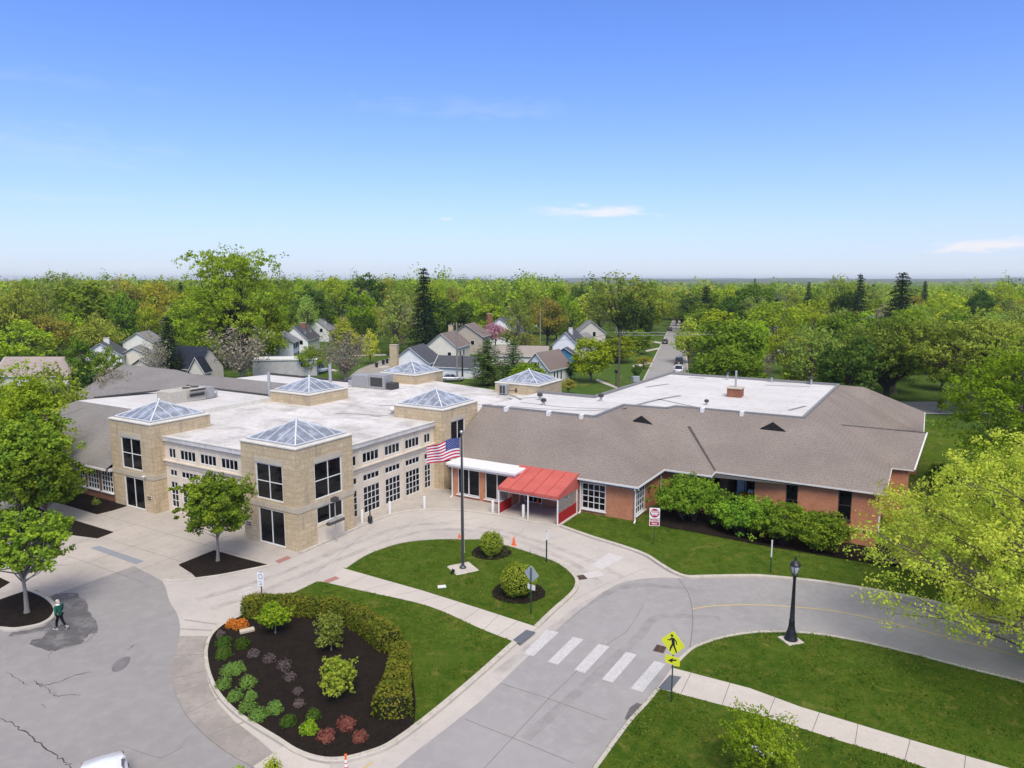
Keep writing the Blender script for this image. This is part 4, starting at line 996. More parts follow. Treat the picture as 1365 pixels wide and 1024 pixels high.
# ---------------------------------------------------------------- CANOPY
can = thing('entrance_canopy', 'red fabric canopy over the brick wing entrance with red side screens', 'canopy', BO, BA)
fx0, fx1, fy, by = 8.3, 14.0, 14.5, 18.45; fz, bz = 2.55, 3.55
mb = MB(); n = 8
rows = []
for j in range(n + 1):
    t = j / n; y = fy + (by - fy) * t; z = fz + (bz - fz) * t
    rows.append([(fx0 + (fx1 - fx0) * i / 10 + (0), y, z - .018 * math.sin(math.pi * t) + .012 * math.cos(i * math.pi)) for i in range(11)])
mb.add([p for r in rows for p in r], [(j * 11 + i, j * 11 + i + 1, j * 11 + i + 12, j * 11 + i + 11) for j in range(n) for i in range(10)], 0, True)
mb.box(fx0, fy - .02, fz - .26, fx1, fy, fz - .002)
for x in (fx0, fx1):
    s = .012 if x == fx1 else -.012
    mb.quad((x + s, fy, fz - .28), (x + s, by, fz - .28), (x + s, by, bz), (x + s, fy, fz))
mb.build('awning', M['red_fabric'], can)
b = MB()
for k in range(1, 5):
    x = fx0 + (fx1 - fx0) * k / 5
    for j in range(8):
        t0_, t1_ = j / 8, (j + 1) / 8; f_ = lambda t: (x, fy + (by - fy) * t, fz + (bz - fz) * t - .018 * math.sin(math.pi * t) + .022)
        b.bar(f_(t0_), f_(t1_), .035, .014)
    b.build('seam', M['red_deep'], can); b = MB()
for x, y in ((fx0 + .05, fy + .06), (fx1 - .05, fy + .06), (11.2, fy + .06), (fx0 + .05, by - .3), (fx1 - .05, by - .25)):
    b = MB(); b.bar((x, y, .115), (x, y, fz - .02 + (.9 if y > 17 else 0)), .09); b.build('post', M['white'], can)
for x in (fx0 + .05, fx1 - .05):
    y1 = by - .3 if x > 10 else by - 1.7
    b = MB(); b.box(x - .012, fy + .12, .16, x + .012, y1 - .04, 1.08); b.build('red_screen', M['red_deep'], can)
    b = MB(); b.box(x - .008, fy + .12, 1.1, x + .008, y1 - .04, fz - .3); b.build('clear_screen', M['clear'], can)
b = MB()
for x in (fx0 + .05, fx1 - .05): b.bar((x, fy + .1, fz - .3), (x, by - .3, fz - .3), .05)
b.bar((fx0 + .05, fy + .06, fz - .33), (fx1 - .05, fy + .06, fz - .33), .05)
for x in (fx0 + .05, fx1 - .05): b.bar((x, fy + .12, .14), (x, by - .35, .14), .05)
b.build('rails', M['white'], can)
# ================================================================ STREET FURNITURE
def text_mesh(s, size, bold=0.0):
    c = bpy.data.curves.new('lettering', 'FONT'); c.body = s; c.size = size; c.align_x = 'CENTER'; c.align_y = 'CENTER'; c.offset = bold; c.resolution_u = 2
    o = bpy.data.objects.new('lettering', c); COL.objects.link(o)
    dg = bpy.context.evaluated_depsgraph_get(); dg.update()
    me = bpy.data.meshes.new_from_object(o.evaluated_get(dg))
    V = [tuple(v.co) for v in me.vertices]; Fc = [tuple(p.vertices) for p in me.polygons]
    bpy.data.objects.remove(o); bpy.data.curves.remove(c); bpy.data.meshes.remove(me)
    return V, Fc
def put_text(mb, s, size, x, z, y, m, bold=0.0, sx=1.0):
    """Text standing in the xz plane, read from -y."""
    V, Fc = text_mesh(s, size, bold)
    mb.add([(x + v[0] * sx, y, z + v[1]) for v in V], Fc, m)
# flagpole and flag
fp = at(617, 760); fp.z = .11
t = thing('flagpole', 'tall dark flagpole on a square concrete pad in the lawn', 'flagpole', fp)
b = MB(); b.bbox(-.85, -.85, -.1, .85, .85, .05, c=.04); b.build('pad', M['walk'], t).rotation_euler = (0, 0, .5)
b = MB(); b.lathe([(.24, .05), (.24, .12), (.16, .2), (.12, .24)], 16); b.build('collar', M['bronze'], t)
b = MB(); b.tube([(0, 0, .1), (0, 0, 3.5), (0, 0, 7), (0, 0, 9.55)], [.105, .1, .08, .055], 14); b.build('pole', M['bronze'], t)
b = MB(); b.ico((0, 0, 9.68), .12, .12, .12); b.tube([(0, 0, 9.5), (0, 0, 9.62)], .05, 8); b.build('finial', M['galv'], t)
b = MB(); b.tube([(.12, -.02, 1.2), (.12, -.02, 5), (.10, 0, 9.4)], .012, 4); b.bar((.06, 0, 1.2), (.16, 0, 1.2), .03); b.build('halyard', M['white_old'], t)
Lf, Hf = 2.35, 1.4
def flag_pt(i, j, NX=52, NY=26):        # i along the fly, j down the hoist
    s, q = i / NX, j / NY
    x = -.14 - Lf * (s - .06 * s * s)
    dx = .16 * math.sin(s * 8.0 + q * 1.1) * s ** .6 + .05 * math.sin(s * 17 + 1 + q * 2) * s
    z = 9.28 - Hf * q * (1 - .10 * s) - .62 * s ** 1.25 + .05 * math.sin(s * 7 + q)
    return Vector((x, -.12 * s + dx, z))
b = MB(); NX, NY = 52, 26
V = [flag_pt(i, j) for j in range(NY + 1) for i in range(NX + 1)]
fs = []; ms = []
b.v = [Vector(v) for v in V]
for j in range(NY):
    for i in range(NX):
        b.f.append([j * (NX + 1) + i, (j + 1) * (NX + 1) + i, (j + 1) * (NX + 1) + i + 1, j * (NX + 1) + i + 1])
        b.m.append(2 if (i < 21 and j < 14) else (0 if (j // 2) % 2 == 0 else 1)); b.sm.append(True)
def flag_uv(s, q):
    return flag_pt(s * NX, q * NY)
for r in range(9):
    for c in range(6 if r % 2 == 0 else 5):
        s0 = (.034 + (c + (0 if r % 2 == 0 else .5)) * .066); q0 = (14 / 26) * (r + 1) / 10
        for sgn in (-1, 1):
            P = []
            for k in range(10):
                a = math.pi * k / 5; rr = .0125 if k % 2 == 0 else .005
                p = flag_uv(s0 + rr * math.sin(a), q0 + rr * 1.5 * math.cos(a)); p.y += sgn * .006; P.append(p)
            b.add(P, [tuple(range(10))], 1)
fl = b.build('flag', [M['flag_red'], M['flag_white'], M['flag_blue']])
fl.location = fp; tag(fl, 'striped red and white flag with starred blue canton on the tall pole', 'flag')
# lamp post
lp = at(1054, 856); lp.z = .11
t = thing('street_lamp', 'black fluted lamp post with glass lantern at the lawn edge', 'street lamp', lp)
b = MB(); b.bbox(-.5, -.5, -.1, .5, .5, .06, c=.03); b.build('pad', M['walk'], t).rotation_euler = (0, 0, .3)
b = MB(); b.lathe([(.36, .06), (.36, .14), (.31, .2), (.29, .42), (.22, .6), (.17, .85), (.155, 1.1), (.17, 1.14), (.14, 1.2), (.105, 2.2), (.075, 3.55), (.1, 3.6), (.1, 3.66), (.07, 3.7), (.11, 3.78), (.16, 3.84), (.10, 3.88)], 16); b.build('post', M['black'], t)
b = MB(); b.lathe([(.11, 3.88), (.21, 4.05), (.25, 4.36), (.23, 4.40)], 12); ln = b.build('lantern', M['lamp_glass'], t)
b = MB()
for k in range(6):
    a = k * math.pi / 3; c, s = math.cos(a), math.sin(a); b.tube([(.12 * c, .12 * s, 3.87), (.225 * c, .225 * s, 4.05), (.265 * c, .265 * s, 4.38)], .014, 4)
b.lathe([(.275, 4.37), (.275, 4.42)], 12); b.build('cage', M['black'], ln)
b = MB(); b.lathe([(.30, 4.42), (.26, 4.5), (.14, 4.6), (.06, 4.66), (.05, 4.72), (.075, 4.76), (.05, 4.81), (.01, 4.9)], 14); b.build('lamp_cap', M['black'], t)
# small path lamps far on the rear lawn
for (u, v, h, lb) in ((821, 516, 2.6, 'small black lamp on a post beside the rear lawn path'),):
    q = at(u, v, -.1); t = thing('garden_lamp', lb, 'lamp', q)
    b = MB(); b.tube([(0, 0, 0), (0, 0, h)], [.08, .06], 8); b.build('post', M['black'], t)
    b = MB(); b.lathe([(.15, h), (.28, h + .1), (.3, h + .55), (.05, h + .8)], 8); b.build('lantern', M['black'], t)
# signs. Local frame: panel in xz, face towards -y
def signpost(u, v, z0, h, rz, label, cat='sign', r=.035, mat='green_post', name='traffic_sign'):
    p = at(u, v, z0); p.z = z0
    t = thing(name, label, cat, p, rz)
    b = MB(); b.bar((0, .035, -.2), (0, .035, h), r * 2, r * 1.2, up=(1, 0, 0))
    for k in range(int(h / .25)): b.bar((-.012, .0, .2 + k * .25), (.012, .0, .2 + k * .25), .012, .03)
    b.build('post', M[mat], t); return t
def plate(pts, mats, name, parent, y=-.02, th=.012):
    b = MB(); n = len(pts)
    b.add([(p[0], y, p[1]) for p in pts] + [(p[0], y + th, p[1]) for p in pts], [tuple(range(n)), tuple(range(2 * n - 1, n - 1, -1))] + [(k, k + n, (k + 1) % n + n, (k + 1) % n) for k in range(n)], 0)
    b.m[-n - 1] = 1
    return b
def rrect(cx, cz, w, h, r=.05, n=4):
    o = []
    for sx, sz, a0 in ((1, 1, 0), (-1, 1, 90), (-1, -1, 180), (1, -1, 270)):
        for k in range(n + 1):
            a = R_(a0 + 90 * k / n); o.append((cx + sx * (w / 2 - r) + r * math.cos(a), cz + sz * (h / 2 - r) + r * math.sin(a)))
    return o[::-1]
def disc(cx, cz, r, n=28): return [(cx + r * math.cos(2 * math.pi * k / n), cz + r * math.sin(2 * math.pi * k / n)) for k in range(n)][::-1]
def diamond(cz, r, c=.05): return [(0 - c, cz + r - c), (c, cz + r - c), (r - c, cz + c), (r - c, cz - c), (c, cz - r + c), (-c, cz - r + c), (-r + c, cz - c), (-r + c, cz + c)]
# yellow pedestrian crossing sign with arrow plate
t = signpost(894.5, 936, .11, 3.35, R_(-37), 'yellow green diamond pedestrian crossing sign with arrow plate beside the crosswalk')
b = plate(diamond(3.0, .62), None, 'p', t)
def shp(pts, y=-.024, m=2): b.add([(p[0], y, p[1]) for p in pts], [tuple(range(len(pts)))], m)
shp(disc(-.06, 3.36, .065, 14))
def limb(p, q, w0, w1, m=2, y=-.024):
    p, q = Vector(p), Vector(q); d = (q - p).normalized(); nn = Vector((-d.y, d.x))
    b.add([(v.x, y, v.y) for v in (p + nn * w0, q + nn * w1, q - nn * w1, p - nn * w0)], [(0, 1, 2, 3)], m)
limb((-.02, 3.27), (.03, 2.95), .085, .075); y_ = -.0245
limb((.0, 2.97), (-.09, 2.76), .05, .042, 2, -.0246); limb((-.09, 2.78), (-.14, 2.57), .042, .03, 2, -.0248)
limb((.04, 2.97), (.11, 2.77), .05, .042, 2, -.025); limb((.11, 2.79), (.2, 2.58), .042, .03, 2, -.0252)
limb((-.06, 3.25), (-.17, 3.1), .035, .028, 2, -.0254); limb((-.17, 3.11), (-.27, 3.1), .028, .022, 2, -.0256)
limb((.02, 3.25), (.16, 3.14), .035, .028, 2, -.0258); limb((.16, 3.15), (.2, 2.98), .028, .022, 2, -.026)
b.build('pedestrian_panel', [M['sign_yellow'], M['sign_back'], M['black']], t)
b = plate(rrect(0, 2.13, .74, .42), None, 'p', t)
limb((-.02, 2.14), (.2, 2.21), .035, .035); b.add([(-.22, -.0245, 2.07), (.03, -.0245, 2.26), (.0, -.0245, 2.02)], [(0, 1, 2)], 2)
b.build('arrow_panel', [M['sign_yellow'], M['sign_back'], M['black']], t)
b = MB(); b.ico((0, .03, 3.4), .05, .05, .05, 0, 8, 5); b.build('cap', M['black'], t)
# the same pair seen from behind, across the road
t = signpost(708, 818, .11, 2.9, R_(143), 'grey back of a diamond sign on a green post before the larger round shrub')
b = plate(diamond(2.5, .55), None, 'p', t); b.build('diamond_panel', [M['sign_yellow'], M['sign_back']], t)
b = plate(rrect(0, 1.68, .55, .34), None, 'p', t); b.build('small_panel', [M['sign_yellow'], M['white_old']], t)
# DO NOT ENTER / WRONG WAY
t = signpost(871.5, 725, lawn_z(*at(871.5, 725).to_2d()), 2.9, R_(-8), 'white and red no-entry sign over a red wrong way plate beside the shrubs')
b = plate(rrect(0, 2.42, .78, .82), None, 'p', t)
b.add([(p[0], -.0225, p[1]) for p in disc(0, 2.42, .35)], [tuple(range(28))], 2)
b.add([(-.28, -.0250, 2.37), (.28, -.0250, 2.37), (.28, -.0250, 2.47), (-.28, -.0250, 2.47)], [(0, 1, 2, 3)], 0)
put_text(b, 'DO NOT', .145, 0, 2.555, -.0255, 0, .006); put_text(b, 'ENTER', .145, 0, 2.285, -.0255, 0, .006)
b.build('no_entry_panel', [M['sign_white'], M['sign_back'], M['sign_red']], t)
b = plate(rrect(0, 1.70, .78, .56), None, 'p', t)
b.add([(p[0], -.0225, p[1]) for p in rrect(0, 1.70, .70, .48)], [tuple(range(20))], 2)
put_text(b, 'WRONG', .185, 0, 1.80, -.0255, 0, .006); put_text(b, 'WAY', .185, 0, 1.59, -.0255, 0, .006)
b.build('wrong_way_panel', [M['sign_white'], M['sign_back'], M['sign_red']], t)
# small white regulatory sign beside the hedge: a dark ring and arrow on white
t = signpost(349, 801, .1, 1.9, R_(-20), 'small white sign on a short brown post behind the hedge', mat='iron')
b = plate(rrect(0, 1.42, .5, .9), None, 'p', t)
ring = disc(0, 1.6, .17); inner = disc(0, 1.6, .12)
b.add([(p[0], -.0235, p[1]) for p in ring] + [(p[0], -.0235, p[1]) for p in inner], [(k, (k + 1) % 28, (k + 1) % 28 + 28, k + 28) for k in range(28)], 2)
limb((.06, 1.05), (.02, 1.28), .03, .03, 2, -.0235); limb((-.15, 1.24), (-.05, 1.3), .025, .025, 2, -.0235); limb((-.12, 1.08), (.1, 1.12), .02, .02, 2, -.0238)
b.build('panel', [M['sign_white'], M['sign_back'], M['hvac']], t)
# bare green posts
t = signpost(729, 750, .11, 2.3, R_(60), 'thin dark green sign post at the flagpole lawn edge, seen edge on', r=.045)
b = plate(rrect(0, 2.0, .45, .6), None, 'p', t); b.build('panel', [M['sign_white'], M['sign_back']], t)
zz = lawn_z(*at(1027, 762).to_2d())
t = thing('marker_post', 'slim post, white above and green below, on the wing lawn', 'post', at(1027, 763, zz))
b = MB(); b.tube([(0, 0, 0), (0, 0, 1.1)], .04, 8); b.build('post', M['green_post'], t); b = MB(); b.tube([(0, 0, 1.1), (0, 0, 2.3)], .05, 8); b.build('sleeve', M['white_old'], t)
# bollards
for (u, v, lb) in ((519, 0, ''),):
    pass
BOL = ((454.3 + 66, 694, 'white bollard in front of the first french window by the near tower'), (499.5, 695, ''),)
def bollard(p, lb, h=1.05):
    t = thing('bollard', lb, 'bollard', p, 0, 'white bollards along the pavement')
    b = MB(); b.lathe([(.13, 0), (.13, h), (.11, h + .05), (.03, h + .07)], 14); b.build('post', M['white_old'], t)
    b = MB(); b.lathe([(.19, 0), (.19, .04), (.14, .06)], 14); b.build('base', M['stone_band'], t)
for x, y, lb in ((750, 700, 'white bollard before the second french window of the stone hall'), (907, 675, 'white bollard near the inner corner before the brick porch'), (1218, 693, 'white bollard before the brick porch right-hand window'), (1357, 715, 'white bollard in the middle of the canopy opening'), (624, 740, 'white bollard nearest the stone corner tower')):
    q = at(300 + x / 3.4125, 480 + y / 3.4125, .115); q.z = .115
    bollard(q, lb)
q = at(300 + 660 / 3.4125, 480 + 738 / 3.4125, .115)
t = thing('ash_stand', 'black ash and litter stand beside the french windows', 'litter stand', q)
b = MB(); b.lathe([(.2, 0), (.2, .45), (.17, .5), (.06, .6), (.05, 1.0)], 12); b.build('base', M['black'], t); b = MB(); b.bar((-.1, 0, 1.02), (.14, 0, 1.12), .1); b.build('hood', M['black'], t)
# post with a lamp and a planter shelf against the white panel
q = W(.75, 3.0, .12)
t = thing('drop_box_post', 'thin pale post with dark lamp head and dark tray by the corner tower', 'post', q, BA)
b = MB(); b.tube([(0, 0, 0), (0, 0, 3.15)], .045, 8); b.build('post', M['galv'], t)
b = MB(); b.bbox(-.22, -.28, 3.12, .22, .28, 3.42, c=.05); b.build('lamp_head', M['bronze'], t)
b = MB(); b.bbox(-.18, -.85, 1.42, .18, .85, 1.62); b.bar((0, -.7, 1.66), (0, .7, 1.66), .3, .06, 1); b.build('tray', [M['bronze'], M['hvac']], t)
# cones
def cone(p, lb, h=.72, tall=False):
    t = thing('traffic_cone', lb, 'traffic cone', p)
    b = MB(); b.bbox(-.2, -.2, 0, .2, .2, .04, c=.02); b.build('base', M['orange'] if not tall else M['black'], t)
    if tall:
        b = MB(); b.lathe([(.1, .04), (.07, .6), (.055, 1.05), (.03, 1.1), (.03, 1.16), (.06, 1.18), (.06, 1.22)], 12); b.build('cone_body', M['orange'], t)
        b = MB(); b.lathe([(.070, .72), (.063, .84)], 12); b.lathe([(.063, .9), (.058, 1.02)], 12); b.build('reflective_band', M['sign_white'], t)
    else:
        b = MB(); b.lathe([(.15, .04), (.03, h), (.02, h + .01)], 14); b.build('cone_body', M['orange'], t)
cone(at(685, 727.5, 0), 'orange traffic cone at the lawn edge right of the small round shrub')
cone(at(612.5, 719.6, 0), 'small orange traffic cone beside the flagpole, at the far lawn edge', .5)
cone(at(717, 671, .12), 'orange traffic cone standing under the red canopy', .7)
cone(at(462, 1043, .0), 'tall slim orange marker cone with white bands in front of the bed', tall=True)
# small things in the lawns
def slab(u, v, w, d, h, rz, lb, m='white_old', nm='utility_cover'):
    t = MB(); t.bbox(-w / 2, -d / 2, 0, w / 2, d / 2, h, c=min(.03, h * .4)); o = t.build(nm, M[m]); o.location = at(u, v, .11); o.location.z = .11; o.rotation_euler = (0, 0, rz)
    tag(o, lb, 'lid' if nm == 'utility_cover' else 'stone')
slab(589, 782.5, .55, .38, .06, .2, 'pale utility lid in the flagpole lawn left of the sign post')
slab(507, 827, .55, .4, .06, .2, 'pale utility lid in the lawn beside the hedge')
slab(329.5, 843, .8, .35, .2, .5, 'flat pale stone beside the orange shrub', 'stone_band', 'flat_stone')
slab(1016, 1003, .9, .5, .1, -.3, 'whitish lid in the front lawn half hidden by the bush')
q = at(602.5, 765, .11); t = thing('ground_spotlight', 'small black ground spotlight in the lawn beside the flagpole pad', 'spotlight', q)
b = MB(); b.lathe([(.09, 0), (.09, .1)], 10); b.build('base', M['black'], t); b = MB(); b.tube([(0, 0, .1), (.12, .05, .28)], [.09, .13], 10); b.build('head', M['black'], t)
# yellow carts in the recess
t = thing('yellow_cart', 'yellow wheeled bins with a white lid in the dark recess', 'bin', W(26.2, 27.7, -.2), BA)
yel = simple('cart_yellow', (.60, .33, .02), .5, .4, 0, .1)
for k, (x, h) in enumerate(((-.45, 1.45), (.25, 1.6))):
    b = MB(); b.bbox(x - .28, -.3, .1, x + .28, .3, h); b.build('bin_body', yel, t)
b = MB(); b.bbox(.0, -.3, 1.6, .5, .3, 1.8); b.build('lid', M['white'], t)
# utility poles and wires
def upole(u, v, h, lb, arm=1.2, m='bark_pale', armrz=0.0):
    q = at(u, v, -.1); q.z = -.1; t = thing('utility_pole', lb, 'utility pole', q, armrz)
    b = MB(); b.tube([(0, 0, 0), (0, 0, h)], [.2, .13], 10); b.build('pole', M[m], t)
    if arm:
        b = MB(); b.bar((-arm, 0, h - .5), (arm, 0, h - .5), .13, .11)
        b.build('cross_arm', M['bark'], t)
        for x in (-arm * .92, -arm * .45, arm * .45, arm * .92):
            c = MB(); c.lathe([(.05, h - .42), (.07, h - .34), (.04, h - .24)], 8, c=(x, 0, 0)); c.build('insulator', M['white_old'], t)
    return q
def hgt(u, v0, v1): D = at(u, v0).y; return zat(v1, D) + .1
p1 = upole(609.5, 508, hgt(609, 508, 430), 'tall pale utility pole between the white house and the dark garage')
upole(616.5, 507, hgt(609, 507, 474), 'short dark pole right beside the tall pale utility pole', 0, 'bark_dark')
p2 = upole(824.5, 518, hgt(823, 518, 441), 'brown utility pole on the rear lawn beside the street', 1.0, 'bark')
p3 = upole(1161, 520, hgt(1161, 520, 418), 'utility pole rising through the dark oak on the right', 1.3, 'bark')
p4 = upole(720, 470, hgt(720, 470, 414), 'thin far utility pole among the distant rooftops', 0, 'bark_pale')
p5 = upole(1045, 470, hgt(1045, 470, 433), 'pale utility pole hidden among the yellow green trees', .8, 'bark_pale')
def wire(a, b_, sag, lb, r=.03):
    mb = MB(); P = []
    for i in range(25):
        t_ = i / 24; p = a.lerp(b_, t_); p.z -= sag * 4 * t_ * (1 - t_); P.append(p)
    mb.tube(P, r, 4); o = mb.build('overhead_wire', M['hvac_dark'] if r < .04 else M['galv']); tag(o, lb, 'wire', 'overhead wires')
up = lambda p, u, v0, v1, dz: Vector((p.x, p.y, zat(v1, p.y) - dz))
q2, q3, q1, q5 = up(p2, 0, 0, 443, 0), up(p3, 0, 0, 422, 0), up(p1, 0, 0, 433, 0), up(p5, 0, 0, 435, 0)
wire(q2, q5, .6, 'upper overhead wire from the rear lawn pole towards the right', .045); wire(q2 - Vector((0, 0, .5)), q5 - Vector((0, 0, .6)), .7, 'lower overhead wire from the rear lawn pole towards the right', .045)
wire(q5, q3, .6, 'overhead wire crossing before the yellow green trees to the oak', .045); wire(q1, q2, 2.2, 'overhead wire from the white house pole to the rear lawn pole')
# ================================================================ PERSON
def skin_mesh(name, joints, bones, mat, parent, sub=2, root=0):
    me = bpy.data.meshes.new(name); me.from_pydata([j[0] for j in joints], bones, [])
    o = bpy.data.objects.new(name, me); COL.objects.link(o)
    sk = o.modifiers.new('s', 'SKIN'); sk.use_smooth_shade = True
    for i, j in enumerate(joints):
        r = j[1]; me.skin_vertices[0].data[i].radius = r if isinstance(r, tuple) else (r, r)
    me.skin_vertices[0].data[root].use_root = True
    ss = o.modifiers.new('u', 'SUBSURF'); ss.levels = sub; ss.render_levels = sub
    dg = bpy.context.evaluated_depsgraph_get(); dg.update()
    m2 = bpy.data.meshes.new_from_object(o.evaluated_get(dg)); bpy.data.objects.remove(o)
    m2.name = name; m2.materials.clear(); m2.materials.append(mat)
    for p in m2.polygons: p.use_smooth = True
    return link(bpy.data.objects.new(name, m2), parent)
skin = simple('skin', (.50, .31, .22), .6, .3, 0, .08); hairm = simple('fair_hair', (.52, .46, .36), .8, .2, 0, .15)
coat = simple('green_coat', (.010, .085, .055), .8, .2, 0, .25, 9); trs = simple('black_trousers', (.012, .012, .014), .9, .1, 0, .3)
soles = M['sign_white']
pp = at(81, 839, 0.0); pp.z = .01
per = thing('person', 'person in a green jacket and black trousers walking beside the kerbed bed', 'person', pp, R_(160))
# local: walks along +x, left is +y
J = [((0, 0, .93), .115), ((.01, 0, 1.12), (.13, .10)), ((.03, 0, 1.36), (.155, .11)), ((.045, 0, 1.47), .06), ((.06, 0, 1.55), .052), ((.075, 0, 1.66), (.085, .098)), ((.07, 0, 1.735), (.07, .08)),
     ((.0, .09, .90), .09), ((.12, .1, .50), .062), ((.20, .10, .09), .042), ((.33, .11, .045), .035),
     ((.0, -.09, .90), .09), ((-.06, -.1, .50), .062), ((-.36, -.10, .20), .042), ((-.33, -.11, .06), .035),
     ((.03, .19, 1.38), .056), ((-.08, .25, 1.12), .045), ((-.02, .25, .89), .033),
     ((.03, -.19, 1.38), .056), ((.08, -.26, 1.12), .045), ((.24, -.24, .95), .033)]
Bn = [(0, 1), (1, 2), (2, 3), (3, 4), (4, 5), (5, 6), (0, 7), (7, 8), (8, 9), (9, 10), (0, 11), (11, 12), (12, 13), (13, 14), (2, 15), (15, 16), (16, 17), (2, 18), (18, 19), (19, 20)]
def hand(base, d, side):
    n = len(J); J.append((tuple(Vector(base) + Vector(d) * .05), (.034, .02))); 
    return n
for bi, d, s in ((17, Vector((.15, 0, -1)).normalized(), 1), (20, Vector((.8, 0, -.6)).normalized(), -1)):
    base = Vector(J[bi][0]); palm = len(J); J.append((tuple(base + d * .07), (.03, .018))); Bn.append((bi, palm))
    lat = Vector((1, 0, .1)).normalized() if abs(d.z) > .8 else Vector((.6, 0, .8))
    for k, (off, ln) in enumerate(((-.027, .062), (-.009, .075), (.009, .078), (.027, .068))):
        a = base + d * .1 + lat * off; j0 = len(J)
        J.append((tuple(a), .0095)); J.append((tuple(a + d * ln * .55 + Vector((0, -s * .008, 0))), .0085)); J.append((tuple(a + d * ln + Vector((0, -s * .03, 0))), .007))
        Bn += [(palm, j0), (j0, j0 + 1), (j0 + 1, j0 + 2)]
    j0 = len(J); J.append((tuple(base + d * .06 + lat * .04), .011)); J.append((tuple(base + d * .1 + lat * .055), .009)); Bn += [(palm, j0), (j0, j0 + 1)]
body = skin_mesh('body', J, Bn, skin, per)
cj = [((-.005, 0, .80), (.155, .17)), ((.0, 0, 1.0), (.15, .165)), ((.02, 0, 1.22), (.15, .165)), ((.03, 0, 1.38), (.14, .15)), ((.045, 0, 1.49), .085),
      ((.03, .2, 1.39), .085), ((-.08, .265, 1.12), .066), ((-.03, .26, .93), .055), ((.03, -.2, 1.39), .085), ((.08, -.27, 1.12), .066), ((.21, -.25, .975), .055)]
skin_mesh('jacket', cj, [(0, 1), (1, 2), (2, 3), (3, 4), (3, 5), (5, 6), (6, 7), (3, 8), (8, 9), (9, 10)], coat, per)
tj = [((0, 0, .92), (.14, .15)), ((.01, .09, .84), .105), ((.12, .1, .5), .078), ((.195, .10, .13), .062), ((.01, -.09, .84), .105), ((-.06, -.1, .5), .078), ((-.33, -.10, .23), .06)]
skin_mesh('trousers', tj, [(0, 1), (1, 2), (2, 3), (0, 4), (4, 5), (5, 6)], trs, per)
for side, a, e in ((1, Vector((.17, .10, .065)), Vector((.38, .11, .06))), (-1, Vector((-.40, -.10, .19)), Vector((-.30, -.11, .04)))):
    sh = skin_mesh('shoe', [(tuple(a), (.05, .05)), (tuple(a.lerp(e, .5)), (.055, .045)), (tuple(e), (.045, .035))], [(0, 1), (1, 2)], trs, per)
    d = (e - a).normalized(); nn = d.cross(Vector((0, 1, 0))).normalized()
    if nn.z > 0: nn = -nn
    b = MB(); b.bar(a - d * .06 + nn * .045, e + d * .05 + nn * .04, .10, .028, up=nn); b.build('sole', soles, sh)
hj = MB(); hj.ico((.055, 0, 1.70), .112, .105, .105, 0, 14, 10); hj.ico((-.01, 0, 1.62), .07, .095, .10, 0, 12, 8); hj.build('hair', hairm, per)
b = MB(); b.lathe([(.115, 1.47), (.125, 1.50), (.11, 1.54), (.09, 1.55)], 16, c=(.04, 0, 0)); b.build('scarf', M['sign_white'], per)
b = MB()
for s in (1, -1): b.ico((.155, s * .035, 1.665), .012, .015, .01, 0, 8, 5)
b.build('eyes', M['black'], per)
b = MB(); b.ico((.168, 0, 1.64), .018, .014, .025, 0, 8, 5)
for s in (1, -1): b.ico((.07, s * .098, 1.655), .02, .012, .03, 0, 8, 5)
b.build('nose_and_ears', skin, per)
b = MB(); b.ico((.158, 0, 1.605), .008, .025, .007, 0, 8, 5); b.build('mouth', M['leaf_red'], per)
